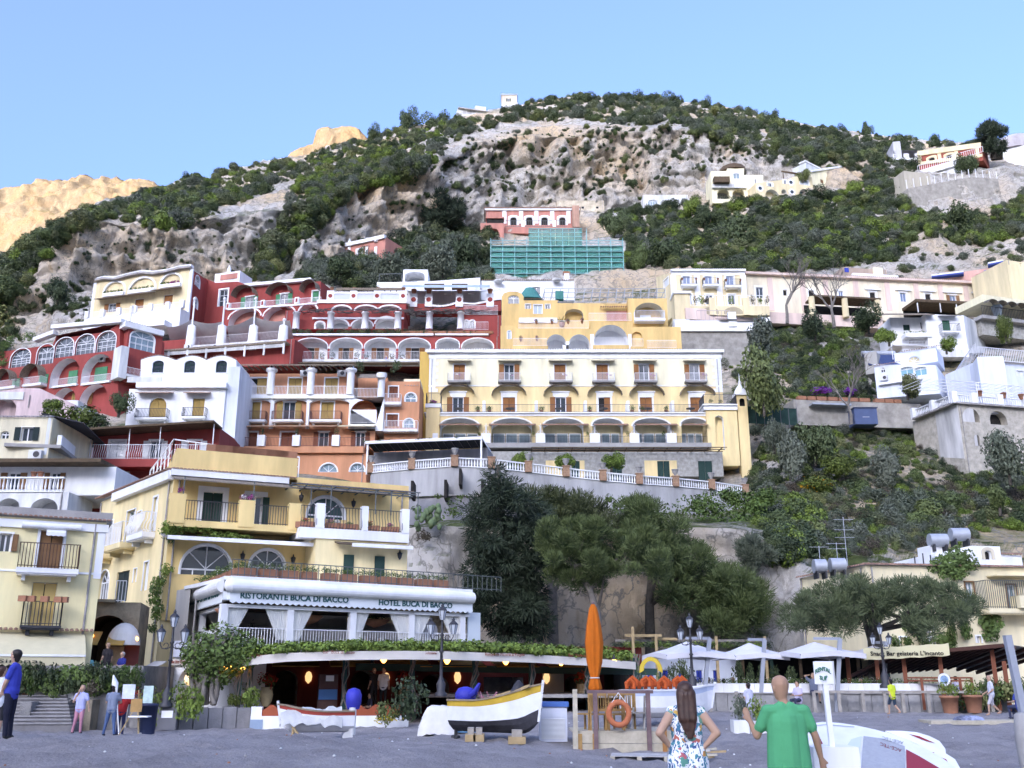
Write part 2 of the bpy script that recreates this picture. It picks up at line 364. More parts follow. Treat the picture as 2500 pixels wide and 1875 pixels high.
# foliage
def leaves(lumps,n,size,up=.25,shell=.55,seed=1,elong=1.6):
 rs=np.random.RandomState(seed); c=np.array([l[0]for l in lumps],float); r=np.array([l[1]if np.ndim(l[1])else(l[1],)*3 for l in lumps],float)
 wgt=(r[:,0]*r[:,2]); k=rs.choice(len(lumps),n,p=wgt/wgt.sum())
 d=rs.normal(size=(n,3)); d/=np.linalg.norm(d,axis=1)[:,None]
 rad=shell+(1.08-shell)*rs.rand(n)**.6
 p=c[k]+d*r[k]*rad[:,None]
 nrm=d+rs.normal(size=(n,3))*.55+np.array([0,0,up]); nrm/=np.linalg.norm(nrm,axis=1)[:,None]
 a=np.cross(nrm,rs.normal(size=(n,3))); a/=np.linalg.norm(a,axis=1)[:,None]; b=np.cross(nrm,a)
 s=size*(.6+.8*rs.rand(n))[:,None]
 V=np.stack([p-a*s*elong/2,p-b*s/2,p+a*s*elong/2,p+b*s/2],1).reshape(-1,3)
 return V,np.arange(4*n).reshape(n,4)
def needles(lumps,n,ln,wd,seed=1,up=.5):
 rs=np.random.RandomState(seed); c=np.array([l[0]for l in lumps],float); r=np.array([l[1]if np.ndim(l[1])else(l[1],)*3 for l in lumps],float)
 k=rs.choice(len(lumps),n,p=r[:,0]**2/(r[:,0]**2).sum())
 d=rs.normal(size=(n,3)); d[:,2]+=up*.6; d/=np.linalg.norm(d,axis=1)[:,None]
 p=c[k]+d*r[k]*(.35+.62*rs.rand(n)**.7)[:,None]
 t=d+np.array([0,0,up])+rs.normal(size=(n,3))*.3; t/=np.linalg.norm(t,axis=1)[:,None]
 s=np.cross(t,rs.normal(size=(n,3))); s/=np.linalg.norm(s,axis=1)[:,None]
 l=(ln*(.6+.8*rs.rand(n)))[:,None]
 V=np.stack([p-s*wd*.5,p+s*wd*.5,p+s*wd*.3+t*l,p-s*wd*.3+t*l],1).reshape(-1,3)
 return V,np.arange(4*n).reshape(n,4)
def bushlumps(seed,n=11,flat=.8,spread=.62,rl=(.28,.5)):
 rs=np.random.RandomState(seed); L=[]
 for i in range(n):
  d=rs.normal(size=3); d/=np.linalg.norm(d); q=rs.rand()**.5*spread
  L.append(((d[0]*q,d[1]*q,.55*flat+d[2]*q*flat*.75),rs.uniform(*rl)*(.8 if i else 1.2)))
 return L
LM=dict(oak=leafmat('leaf_dark_evergreen',[(.036,.058,.028),(.052,.08,.034),(.07,.10,.042)]),mix=leafmat('leaf_scrub',[(.07,.10,.042),(.095,.14,.048),(.14,.17,.06),(.09,.11,.065),(.19,.20,.075)]),olive=leafmat('leaf_olive',[(.11,.13,.095),(.09,.115,.075),(.135,.155,.115)]),lime=leafmat('leaf_fresh_green',[(.12,.19,.035),(.16,.23,.05),(.10,.17,.035)],2.0),ivy=leafmat('leaf_ivy',[(.07,.125,.032),(.09,.15,.04),(.06,.11,.03)],1.0),pine=leafmat('needle_pine',[(.075,.11,.04),(.10,.135,.05)],.9),cyp=leafmat('needle_cypress',[(.028,.045,.028),(.036,.056,.032)],.9),lemon=leafmat('leaf_lemon',[(.07,.10,.02),(.10,.13,.028)],1.5),dry=leafmat('leaf_dry_brown',[(.10,.075,.05),(.075,.06,.045)]))
BARK=mat('bark',(.09,.075,.06),1,.35,3,.6)
BARKG=mat('bark_grey',(.22,.19,.165),1,.3,3,.5)
PROTO={}
def proto(key,m,num=1300,size=.1,seed=1,**k):
 V,F=leaves(bushlumps(seed,**k),num,size,seed=seed); PROTO.setdefault(key,[]).append(npmesh('foliage_'+key,V,F,LM[m]))
for s in(1,2,3):proto('oak','oak',3600,.062,s,n=13)
for s in(4,5,6):proto('mix','mix',3000,.062,s,n=9,flat=.62)
for s in(7,8):proto('olive','olive',3600,.056,s,n=12)
for s in(9,):proto('lime','lime',2800,.066,s,n=9,flat=.7)
for s in(10,):proto('lemon','lemon',3200,.06,s,n=12)
for s in(11,):proto('dry','dry',1500,.05,s,n=8)
def inpoly(p,poly):
 x,y=p; c=False; j=len(poly)-1
 for i in range(len(poly)):
  xi,yi=poly[i]; xj,yj=poly[j]
  if(yi>y)!=(yj>y)and x<(xj-xi)*(y-yi)/(yj-yi)+xi:c=not c
  j=i
 return c
SCAT={}
def scatter(poly,per,size,keys,seed,maxup=9):
 rs=random.Random(seed); x0=min(p[0]for p in poly); x1=max(p[0]for p in poly); y0=min(p[1]for p in poly); y1=max(p[1]for p in poly)
 for k in range(int((x1-x0)*(y1-y0)/1000*per)):
  u=rs.uniform(x0,x1); v=rs.uniform(y0,y1)
  if not inpoly((u,v),poly):continue
  h,nr=hit(u,v)
  if h is None:continue
  key=rs.choice(keys); s=rs.uniform(*size)*(.5+1.0*rs.random()**1.8)
  SCAT.setdefault((key,rs.randrange(len(PROTO[key]))),[]).append((h+Vector((0,0,-.3*s)),s,rs.uniform(0,6.28)))
def gn_scatter(name,me,pts,label):
 po=bpy.data.objects.new('plant_source',me)
 m=bpy.data.meshes.new(name); m.from_pydata([p[0]for p in pts],[],[])
 a=m.attributes.new('scl','FLOAT','POINT'); a.data.foreach_set('value',[p[1]for p in pts])
 a=m.attributes.new('rot','FLOAT_VECTOR','POINT'); a.data.foreach_set('vector',[q for p in pts for q in(0,0,p[2])])
 o=link(name,m); tag(o,label,'shrubs',kind='stuff')
 g=bpy.data.node_groups.new('scatter_plants','GeometryNodeTree')
 g.interface.new_socket('Geometry',in_out='INPUT',socket_type='NodeSocketGeometry'); g.interface.new_socket('Geometry',in_out='OUTPUT',socket_type='NodeSocketGeometry')
 n=g.nodes; i=n.new('NodeGroupInput'); q=n.new('NodeGroupOutput'); ip=n.new('GeometryNodeInstanceOnPoints'); oi=n.new('GeometryNodeObjectInfo'); oi.inputs['Object'].default_value=po
 s=n.new('GeometryNodeInputNamedAttribute'); s.data_type='FLOAT'; s.inputs[0].default_value='scl'
 r=n.new('GeometryNodeInputNamedAttribute'); r.data_type='FLOAT_VECTOR'; r.inputs[0].default_value='rot'
 L=g.links; L.new(i.outputs[0],ip.inputs['Points']); L.new(oi.outputs['Geometry'],ip.inputs['Instance']); L.new(s.outputs[0],ip.inputs['Scale']); L.new(r.outputs[0],ip.inputs['Rotation']); L.new(ip.outputs[0],q.inputs[0])
 md=o.modifiers.new('scatter','NODES'); md.node_group=g
 return o
A1=[(-80,690),(0,640),(60,600),(120,562),(220,508),(380,452),(500,428),(620,404),(700,392),(780,366),(870,334),(970,314),(1050,284),(1100,280),(1130,300),(1060,390),(990,440),(900,455),(850,470),(800,520),(740,590),(660,690),(610,690),(650,610),(700,520),(715,470),(690,440),(640,470),(560,510),(480,540),(400,560),(330,545),(250,530),(190,555),(120,610),(60,700),(0,720),(-80,760)]
scatter(A1,15,(1.3,2.9),['oak','mix','mix','mix','olive','lime'],1)
B1=[(1080,300),(1200,282),(1280,255),(1330,238),(1500,225),(1700,248),(1900,290),(2180,335),(2600,370),(2600,430),(2300,355),(2150,400),(2000,385),(1900,370),(1870,310),(1750,340),(1650,300),(1560,310),(1400,290),(1330,305),(1290,290),(1200,310),(1130,340)]
scatter(B1,15,(1.4,3.1),['oak','oak','mix','mix','olive'],2)
scatter([(1130,320),(1900,300),(2000,380),(1740,400),(1560,470),(1300,460),(1040,480),(1000,440)],4.2,(.5,1.7),['mix','mix','oak','olive'],3)
scatter([(1560,250),(1900,290),(2150,380),(2150,430),(1900,400),(1700,330)],8,(1.2,2.6),['oak','mix','mix','olive'],31)
scatter([(950,480),(1300,440),(1560,470),(1640,400),(1640,480),(1400,500),(1180,500),(960,560)],2.2,(.5,1.4),['mix','oak'],32)
scatter([(60,560),(640,520),(950,480),(900,600),(640,690),(200,720),(0,830),(0,700)],1.3,(.4,1.2),['mix','oak','olive'],33)
scatter([(0,600),(120,560),(100,640),(40,720),(0,730)],12,(1.2,2.4),['oak','mix'],34)
scatter([(0,720),(70,700),(60,800),(0,860)],5,(.8,1.8),['oak','mix'],35)
scatter([(90,700),(200,690),(240,760),(200,800),(100,760)],5,(.7,1.6),['oak','mix'],36)
D1=[(730,690),(760,650),(860,625),(930,600),(1000,560),(1080,545),(1190,560),(1200,690),(1150,700),(1000,675),(900,700)]
scatter(D1,15,(1.3,2.7),['olive','olive','oak','mix'],4)
E1=[(1440,540),(1500,510),(1740,492),(1850,485),(2100,470),(2220,440),(2220,520),(2420,520),(2500,470),(2600,470),(2600,560),(2350,600),(2250,560),(2180,640),(2000,655),(1820,670),(1600,650),(1520,660),(1530,560)]
scatter(E1,14,(1.0,2.5),['oak','oak','mix','mix','olive','lime'],5)
scatter([(2150,620),(2260,560),(2500,540),(2500,640),(2330,690),(2180,690)],1.2,(1,2.2),['mix','olive'],51)
scatter([(2100,420),(2230,380),(2230,470),(2110,480)],12,(1.2,2.4),['mix','olive','oak'],52)
scatter([(1640,780),(2100,790),(2110,880),(2270,960),(2250,1100),(2330,1090),(2520,1020),(2600,1050),(2600,1260),(2300,1330),(2000,1370),(1890,1300),(1840,1180),(1840,1050),(1800,930),(1700,860)],6.5,(.4,1.35),['mix','mix','olive','oak','lime','dry'],6)
scatter([(1650,800),(2110,795),(2120,960),(1960,985),(1900,880),(1720,850)],13,(.6,1.6),['mix','lime','mix','oak','olive'],66)
scatter([(1840,1230),(1990,1230),(2010,1350),(1900,1360)],10,(.8,1.8),['mix','lime','oak'],62)
scatter([(2160,1240),(2330,1240),(2330,1320),(2150,1330)],3,(1,2),['mix','olive'],63)
scatter([(-300,760),(0,700),(0,1000),(-300,1040)],3,(2,4),['oak','mix'],64)
for(k,i),pts in SCAT.items():
 nm={'oak':'evergreen_scrub','mix':'hillside_scrub','olive':'olive_scrub','lime':'fresh_green_scrub','dry':'dry_scrub','lemon':'lemon_scrub'}[k]
 gn_scatter(nm,PROTO[k][i],pts,nm.replace('_',' ')+' covering the mountain side')
# kit for houses
WHITE=stucco('white_plaster',(.84,.84,.83),.07); WHITE2=stucco('worn_white_plaster',(.70,.70,.68),.16)
IRON=mat('dark_iron',(.035,.035,.04),.5,0,spec=.4); IRONG=mat('green_grey_iron',(.09,.11,.11),.5,0)
WMET=mat('white_painted_metal',(.78,.78,.78),.45,.05,2)
GLASS=mat('window_glass',(.045,.06,.07),.06,0,spec=.6); GLASSB=mat('window_glass_pale',(.20,.30,.33),.08,.2,.5,spec=.6)
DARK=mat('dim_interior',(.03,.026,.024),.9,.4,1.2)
ORSH=mat('orange_wood_shutter',(.36,.13,.045),.6,.15,1.5,wave=9); TANSH=mat('ochre_wood_shutter',(.50,.30,.10),.6,.12,1.5,wave=9)
REDSH=mat('red_brown_shutter',(.25,.07,.035),.6,.15,1.5,wave=9); GRSH=mat('bright_green_shutter',(.02,.26,.13),.5,.1,1.5,wave=9)
DGSH=mat('dark_green_shutter',(.012,.055,.045),.5,.15,1.5,wave=9); WSH=mat('white_shutter',(.75,.78,.78),.5,.06,1.5,wave=9)
BLSH=mat('blue_shutter',(.01,.06,.40),.5,.1,1.5,wave=9); BRSH=mat('brown_shutter',(.28,.13,.06),.6,.15,1.5,wave=9); BKSH=mat('black_green_shutter',(.012,.03,.028),.5,.1,1.5,wave=9)
TERRA=mat('terracotta',(.42,.17,.10),.85,.15,3); TILE=mat('roof_tile_clay',(.40,.22,.16),.9,.35,2)
TILEG=mat('weathered_roof_tile',(.38,.35,.33),.9,.3,2)
CONC=mat('concrete',(.36,.34,.32),.9,.18,.8,.2); CANE=mat('cane_mat',(.26,.20,.15),.9,.35,5)
WOOD=mat('dark_timber',(.12,.075,.045),.8,.3,3); CANVAS=mat('pale_canvas',(.62,.60,.58),.9,.08,1)
CREAMAW=mat('cream_awning',(.66,.56,.36),.85,.06,2); STEEL=mat('brushed_steel',(.42,.45,.48),.4,.1,2,metal=.25)
MAG=leafmat('petal_magenta',[(.30,.03,.16),(.42,.05,.22)]); REDF=leafmat('petal_red',[(.42,.02,.015),(.5,.05,.02)]); PURP=leafmat('petal_violet',[(.18,.03,.25),(.25,.05,.32)])
YELF=leafmat('petal_yellow',[(.55,.38,.02),(.6,.42,.05)]); WHF=leafmat('petal_white',[(.7,.7,.68),(.8,.8,.75)])
class Fac:
 def __init__(s,root,u0,Y0,u1,Y1,v):
  s.root=root; a=at(u0,v,Y0); b=at(u1,v,Y1); s.o=Vector((a.x,a.y)); d=Vector((b.x-a.x,b.y-a.y)); s.w=d.length; s.d=d.normalized()
  s.n=Vector((s.d.y,-s.d.x)); s.holes=[]
 def st(s,u,v):
  r=ray(u,v); t=s.o.dot(s.n)/(r.x*s.n.x+r.y*s.n.y)
  return(Vector((r.x*t,r.y*t))-s.o).dot(s.d),EYE+r.z*t
 def z(s,x,y):return s.st(*C(x,y))[1]
 def s_(s,x,y):return s.st(*C(x,y))[0]
 def W(s,a,z,o=0):return Vector((s.o.x+s.d.x*a+s.n.x*o,s.o.y+s.d.y*a+s.n.y*o,z))
 def rect(s,x0,y0,x1,y1):
  ym=(y0+y1)/2; xm=(x0+x1)/2
  return s.s_(x0,ym),s.s_(x1,ym),s.z(xm,y1),s.z(xm,y0)
 def shift(s,off):
  f=Fac.__new__(Fac); f.root=s.root; f.o=s.o+s.n*off; f.d=s.d; f.n=s.n; f.w=s.w; f.holes=[]; return f
 def box(s,mb,s0,s1,z0,z1,o0,o1,m=0):
  P=[s.W(a,z,o)for z in(z0,z1)for a,o in((s0,o1),(s1,o1),(s1,o0),(s0,o0))]
  mb.hexa(P,m); return mb
 def part(s,name,m,s0,s1,z0,z1,o0,o1,parent=None):
  return s.box(MB(),s0,s1,z0,z1,o0,o1).build(name,m,parent or s.root)
 def loop(s,s0,s1,z0,z1,arch=0,n=12):
  if not arch:return[(s0,z0),(s1,z0),(s1,z1),(s0,z1)]
  w=s1-s0; h=min(arch*w,(z1-z0)*.98); c=(s0+s1)/2
  return[(s0,z0),(s1,z0)]+[(c+w/2*math.cos(math.pi*i/n),z1-h+h*math.sin(math.pi*i/n))for i in range(n+1)]
 def hole(s,loop,dep,back=None,rev=1):s.holes.append((loop,dep,back,rev))
 def wall(s,mats,outline=None,z0=0,z1=3,box=6,name='wall',s0=0,s1=None,back=True):
  mb=MB(); ol=outline or[(s0,z0),(s1 or s.w,z0),(s1 or s.w,z1),(s0,z1)]
  mb.poly([[s.W(a,z)for a,z in ol]]+[[s.W(a,z)for a,z in h[0]]for h in s.holes],0)
  k=len(ol)
  if box:
   for i in range(k):
    a,b=ol[i],ol[(i+1)%k]; mb.add([s.W(*a),s.W(*b),s.W(b[0],b[1],-box),s.W(a[0],a[1],-box)],[(0,1,2,3)],0)
   if back:mb.poly([[s.W(a,z,-box)for a,z in ol]],0)
  for lp,dep,bk,rv in s.holes:
   q=len(lp)
   for i in range(q):
    a,b=lp[i],lp[(i+1)%q]; mb.add([s.W(*a),s.W(*b),s.W(b[0],b[1],-dep),s.W(a[0],a[1],-dep)],[(0,1,2,3)],rv if rv<len(mats)else 0)
   if bk is not None:mb.poly([[s.W(a,z,-dep)for a,z in lp]],bk)
  s.holes=[]; e1=s1 or s.w
  if outline is None and e1-s0>6 and z1-z0>2.5 and 'wall' in name and mats[0].name not in('white_plaster',):
   for q in(s0+.3,e1-.45):MB().tube([s.W(q,z0,.07),s.W(q,z1-.1,.07)],.05,6).build('drain_pipe',TILEG,s.root)
  return mb.build(name,mats,s.root)
 def ring(s,mb,lp,wd,o0,o1,m=0):
  n=len(lp); cx=sum(p[0]for p in lp)/n; cz=(min(p[1]for p in lp)+max(p[1]for p in lp))/2
  x0=min(p[0]for p in lp); x1=max(p[0]for p in lp); y0=min(p[1]for p in lp); y1=max(p[1]for p in lp)
  out=[(x0-wd+(p[0]-x0)*(x1-x0+2*wd)/(x1-x0),y0+(p[1]-y0)*(y1-y0+wd)/(y1-y0))for p in lp]
  for i in range(n):
   j=(i+1)%n
   if abs(lp[i][1]-y0)<1e-4 and abs(lp[j][1]-y0)<1e-4:continue
   a,b,c,d=s.W(*lp[i],o1),s.W(*lp[j],o1),s.W(*out[j],o1),s.W(*out[i],o1)
   e,f=s.W(*out[i],o0),s.W(*out[j],o0); g,h=s.W(*lp[i],o0),s.W(*lp[j],o0)
   mb.add([a,b,c,d,e,f,g,h],[(0,1,2,3),(3,2,5,4),(0,6,7,1)],m)
  return mb
 def win(s,x0,y0,x1,y1,style='c',sh=None,trim=None,tw=.14,arch=0,dep=.22,fr=None,name=None,r=None,glass=None,sill=False):
  a,b,z0,z1=r or s.rect(x0,y0,x1,y1); fr=fr or WMET; gl=glass or GLASS
  side=0
  if style=='o':side=(b-a)/4; a2,b2=a+side,b-side
  elif style=='p':side=(b-a)*.45; a2,b2=a,b
  else:a2,b2=a,b
  lp=s.loop(a2,b2,z0,z1,arch); s.hole(lp,dep)
  mb=MB(); t=.06
  if trim is not None:s.ring(mb,lp,tw,0,.05,1)
  if sill:s.box(mb,a2-tw,b2+tw,z0-.09,z0-.002,0,.12,1)
  s.ring(mb,s.loop(a2+t,b2-t,z0,z1-t,arch),t*.95,-dep+.01,-dep+.08,0)
  if style in 'gow' and arch==0:s.box(mb,(a2+b2)/2-.035,(a2+b2)/2+.035,z0,z1-t,-dep+.02,-dep+.075)
  if style=='w':
   for q in(.33,.66):s.box(mb,a2+t,b2-t,z0+(z1-z0)*q-.025,z0+(z1-z0)*q+.025,-dep+.02,-dep+.07)
  if arch and style in 'gw':
   zc=z1-min(arch*(b2-a2),(z1-z0)*.98); c=(a2+b2)/2; w=b2-a2
   s.box(mb,a2+t,b2-t,zc-.04,zc+.04,-dep+.02,-dep+.075)
   for q in((-.25,0,.25)if w>1.6 else(0,)):s.box(mb,c+q*w-.03,c+q*w+.03,z0,zc-.04,-dep+.02,-dep+.075)
   for an in((45,90,135)if w>1.2 else(90,)):
    mb.beam(s.W(c,zc+.04,-dep+.04),s.W(c+math.cos(R(an))*w*.49,zc+math.sin(R(an))*(z1-zc)*.97,-dep+.04),.05)
   if w>1.6 and style=='w':s.box(mb,a2+t,b2-t,z0+(zc-z0)*.45-.03,z0+(zc-z0)*.45+.03,-dep+.02,-dep+.07)
  nm=name or('door' if z1-z0>1.75 and arch<.3 else 'window')
  o=mb.build(nm,[fr,trim or fr],s.root)
  pm=MB(); pm.poly([[s.W(p,q,-dep+.02)for p,q in lp]])
  if style=='c':
   pm.build('backing',DARK,o); w=(b2-a2)/2
   for k in(0,1):s.box(MB(),a2+k*w+.02,a2+(k+1)*w-.02,z0+.02,z1-.03,-dep+.05,-dep+.12).build('shutter',sh or ORSH,o)
  else:
   pm.build('pane',DARK if style in 'dp' else gl,o)
   if style=='o':
    for p,q in((a2-side*1.02-.02,a2-.03),(b2+.03,b2+side*1.02+.02)):s.box(MB(),p,q,z0+.02,z1-.02,.055,.11).build('shutter',sh or ORSH,o)
   if style=='p':s.box(MB(),a2+(b2-a2)*.5,b2-.03,z0+.02,z1-.03,-dep+.05,-dep+.12).build('shutter',sh or ORSH,o)
  return(a,b,z0,z1)
 def rail(s,s0,s1,z,h,off,m,mb=None,sp=.14,th=.028,sides=0,bulge=0,name='railing',parent=None):
  own=mb is None; mb=mb or MB()
  path=([(s0,sides)]if sides else[])+[(s0,off),(s1,off)]+([(s1,sides)]if sides else[])
  if sides:path=[(s0,off-sides),(s0,off),(s1,off),(s1,off-sides)]
  for(a,o),(b,p)in zip(path[:-1],path[1:]):
   A,B=s.W(a,0,o),s.W(b,0,p); L=(B-A).length
   if L<.05:continue
   mb.beam(s.W(a,z+h,o),s.W(b,z+h,p),th*1.7,th*1.3); mb.beam(s.W(a,z+.08,o),s.W(b,z+.08,p),th*1.1)
   n=max(1,int(L/sp)); od=Vector((s.n.x,s.n.y,0))
   for i in range(n+1):
    q=A.lerp(B,i/n)
    if bulge:mb.tube([q+Vector((0,0,z+h*f))+od*bulge*g for f,g in((.0,.2),(.18,1),(.4,.8),(.65,.1),(1,0))],th*.6,4,sm=False,cap=False)
    else:mb.beam(q+Vector((0,0,z)),q+Vector((0,0,z+h)),th)
  if own:return mb.build(name,m,parent or s.root)
 def balc(s,s0,s1,z,dp=.8,h=.95,slab=.14,sm=None,rm=None,bulge=0,sp=.14,br=True,th=.028):
  mb=s.box(MB(),s0,s1,z-slab,z,.004,dp)
  s.box(mb,s0+.06,s1-.06,z-slab-.07,z-slab-.003,.004,dp-.07)
  if br:
   for a in(s0+.25,s1-.4):s.box(mb,a,a+.15,z-slab-.3,z-slab-.075,.004,dp*.6)
  o=mb.build('balcony',sm or WHITE,s.root)
  s.rail(s0+.04,s1-.04,z,h,dp-.05,rm or IRON,sides=dp-.06,bulge=bulge,sp=sp,parent=o,th=th)
  return o
 def tiles(s,s0,s1,z,off=.18,m=None,pitch=.24,r=.075,dp=.35,zz=None,name='roof_tile_edge'):
  mb=MB(); n=max(2,int((s1-s0)/pitch)); zf=zz or(lambda a:z)
  for i in range(n):
   a=s0+(i+.5)*(s1-s0)/n; zc=zf(a); P=[]
   for o in(off,off-dp):
    zo=zc+(.10 if o<off else 0)
    P+=[s.W(a-r,zo,o),s.W(a-r*.6,zo+r*.8,o),s.W(a+r*.6,zo+r*.8,o),s.W(a+r,zo,o)]
   mb.add(P,[(0,1,5,4),(1,2,6,5),(2,3,7,6),(0,3,2,1)],0)
  o=mb.build(name,m or TILEG,s.root); o['kind']='stuff'; return o
 def awn(s,s0,s1,z,proj,drop,m,th=.05,off=0,name='awning',val=0):
  P=[s.W(a,q,o)for d in(0,th)for a,q,o in((s0,z-drop+d,off+proj),(s1,z-drop+d,off+proj),(s1,z+d,off+.01),(s0,z+d,off+.01))]
  mb=MB().hexa(P)
  if val:
   n=max(4,int((s1-s0)/.25)); top=z-drop
   for i in range(n):
    a=s0+(s1-s0)*i/n; b=s0+(s1-s0)*(i+1)/n; c=(a+b)/2
    mb.add([s.W(a,top,off+proj),s.W(b,top,off+proj),s.W(b,top-val*.8,off+proj),s.W(c,top-val,off+proj),s.W(a,top-val*.8,off+proj)],[(0,1,2,3,4)])
  return mb.build(name,m,s.root)
 def fan(s,s0,s1,z0,z1,dp=.9,m=None):
  mb=MB(); n=10; c=(s0+s1)/2; w=(s1-s0)/2; h=z1-z0
  for k in range(5):
   o=dp*k/4; dr=.12*(k/4)**2
   pts=[s.W(c+w*math.cos(math.pi*i/n),z0+h*math.sin(math.pi*i/n)-dr,o+.02)for i in range(n+1)]
   mb.tube(pts,.022,4,0)
  for i in range(n+1):
   a=math.pi*i/n; mb.beam(s.W(c+w*math.cos(a),z0+h*math.sin(a),.02),s.W(c+w*math.cos(a),z0+h*math.sin(a)-.12,dp+.02),.03)
  q=[]
  for o in(.02,dp+.02):
   for i in range(n+1):q.append(s.W(c+w*.99*math.cos(math.pi*i/n),z0+.99*h*math.sin(math.pi*i/n)-(.12 if o>.1 else 0),o))
  mb.add(q,[(i,i+1,n+2+i,n+1+i)for i in range(n)],1)
  return mb.build('canopy',[m or CANE,mat('reed_screen',(.30,.24,.18),.9,.4,6)],s.root)
 def ac(s,x,y,sz=.8):
  a,z=s.st(*C(x,y)); mb=s.box(MB(),a-sz/2,a+sz/2,z-sz*.35,z+sz*.35,.05,.4)
  o=mb.build('air_conditioner',WHITE2,s.root); mb=MB()
  mb.tube([s.W(a+.1,z,.4),s.W(a+.1,z,.415)],sz*.25,12); mb.build('fan_grille',IRON,o)
def balustrade(mb,path,z0s,h=.8,sp=.24,r=.075):
 prof=[(.7,0),(.7,.08),(.45,.12),(1,.34),(.75,.5),(.42,.72),(.6,.8),(.45,.86),(.7,.92)]
 for(A,B)in zip(path[:-1],path[1:]):
  L=(B-A).length; n=max(1,int(L/sp))
  mb.beam(A+Vector((0,0,h-.05)),B+Vector((0,0,h-.05)),.22,.1); mb.beam(A+Vector((0,0,.03)),B+Vector((0,0,.03)),.2,.08)
  for i in range(n):mb.lathe(A.lerp(B,(i+.5)/n)+Vector((0,0,.04)),[(a*r,b*h)for a,b in prof],6)
def house(name,label,u0,Y0,u1,Y1,v,cat='building',group=None):
 p=at((u0+u1)/2,v,(Y0+Y1)/2); root=thing(name,label,cat,(p.x,p.y,ground(p.x,p.y)),group)
 return root,Fac(root,u0,Y0,u1,Y1,v)
_leafcache={}
def tuft(name,m,parent,c,r,n=160,size=.09,seed=1,world=True,kind=None):
 key=(m,n,size,seed%3)
 if key not in _leafcache:
  V,F=leaves(bushlumps(40+seed%3,n=8,flat=.75),n,size,seed=seed%3+50); _leafcache[key]=npmesh('leaf_clump',V,F,LM.get(m)if isinstance(m,str)else m)
 o=link(name,_leafcache[key],parent); off=rootloc(parent)if(parent and world)else Vector((0,0,0))
 o.location=Vector(c)-off; s=r if isinstance(r,tuple)else(r,r,r); o.scale=s; o.rotation_euler=(0,0,random.uniform(0,6.28)); return o
_pot={}
def potplant(p,h=.8,pot=.35,leaf='ivy',flower=None,label='small potted shrub',group='potted plants',col=None,n=160):
 t=thing('potted_plant',label,'plant',p,group)
 if 'm' not in _pot:
  mb=MB(); mb.lathe((0,0,0),[(.34,0),(.5,.85),(.56,.85),(.56,1),(.48,1),(.46,.9)],10); _pot['m']=mb.build('pot',TERRA)
  o=_pot['m']
 else:o=link('pot',_pot['m'].data)
 o.parent=t; o.scale=(pot,pot,pot)
 if col:
  o.material_slots[0].link='OBJECT'; o.material_slots[0].material=col
 tuft('foliage',leaf,t,Vector(p)+Vector((0,0,pot*.85)),(h*.6,h*.6,h*.8),n,.12,random.randrange(9))
 if flower:tuft('flowers',flower,t,Vector(p)+Vector((0,0,pot*1.0)),(h*.66,h*.66,h*.7),60,.14,random.randrange(9))
 return t
# pale yellow hotel in the middle
YUP=stucco('pale_yellow_plaster',(.92,.80,.55)); YLO=stucco('warm_yellow_plaster',(.90,.65,.34));
root,F=house('hotel','long pale yellow hotel with six balcony bays in the centre',1046,112,1767,112,1000)
Zm(1000,600); zt=F.z(1100,905); zc=F.z(1100,975); zm=F.z(1100,1205); zg=F.z(1100,1455)
cols=[(330,528),(765,962),(1205,1405),(1575,1770),(1935,2132),(2370,2560)]
up=[(380,478,'c'),(775,945,'o'),(1250,1348,'c'),(1615,1715,'c'),(1940,2110,'o'),(2375,2545,'o')]
lo=[(325,510,'o'),(805,912,'c'),(1215,1395,'o'),(1630,1735,'p'),(1990,2095,'c'),(2425,2530,'c')]
G2=Fac(root,1046,112,1767,112,1000)
for x0,x1,st in up:F.win(x0,1025,x1,1178,st,ORSH,WHITE,.12)
F.wall([YUP,WHITE],z0=zm,z1=zc,box=9,name='upper_wall')
for x0,x1,st in lo:G2.win(x0,1308,x1,1440,st,ORSH,WHITE,.2)
G2.wall([YLO,WHITE],z0=zg-.3,z1=zm-.14,box=9,name='lower_wall')
F.part('string_course',WHITE,-.05,F.w+.05,zm-.14,zm,-.2,.06)
mb=F.box(MB(),-.1,F.w+.15,zc,zt-.35,-9,.08); F.box(mb,-.35,F.w+.4,zt-.35,zt,-9.2,.45); mb.build('cornice',WHITE,root)
F.tiles(-.3,F.w+.35,zt+.02,.42,TILEG,.3,.1,.5)
zq=zc
k=0
while zq-.42>F.z(200,1290):
 for a0,a1 in((-.02,1.05 if k%2 else .75),(F.w-(1.05 if k%2 else .75),F.w+.02)):F.part('quoin',WHITE,a0,a1,zq-.42,zq-.02,0,.05)
 zq-=.42; k+=1
for i,(x0,x1)in enumerate(cols):
 a,b,z0,z1=F.rect(x0,1110,x1,1180)
 F.balc(a,b,z0,.85,.95,.16,CONC,WMET,sp=.13)
 F.awn(a-.05,b+.05,F.z((x0+x1)/2,1003)+.12,.75,.22,CANE,.05)
 cx=(lo[i][0]+lo[i][1])/2; a,b,z0,z1=G2.rect(cx-148,1198,cx+148,1295); G2.fan(a,b,z0,z1-.1,1.0)
 a,b,z0,z1=G2.rect(cx-78,1258,cx+78,1296); mb=G2.box(MB(),a,b,z1-.15,z1,.003,.16); G2.box(mb,a+.12,b-.12,z0,z1-.15,.003,.06); mb.build('door_lintel',WHITE,root)
 p=F.W((F.rect(x0,0,x1,9)[0]+F.rect(x0,0,x1,9)[1])/2,F.rect(x0,1110,x1,1180)[2]+.75,.55)
 f=tuft('flowers',WHF if i in(0,1,2)else MAG,root,p,(.3,.22,.25),60,.2,i); tuft('flowers',MAG,root,p+Vector((.35,0,-.1)),(.3,.2,.2),50,.2,i+1)
L=F.shift(2.6); Zm(1000,800)
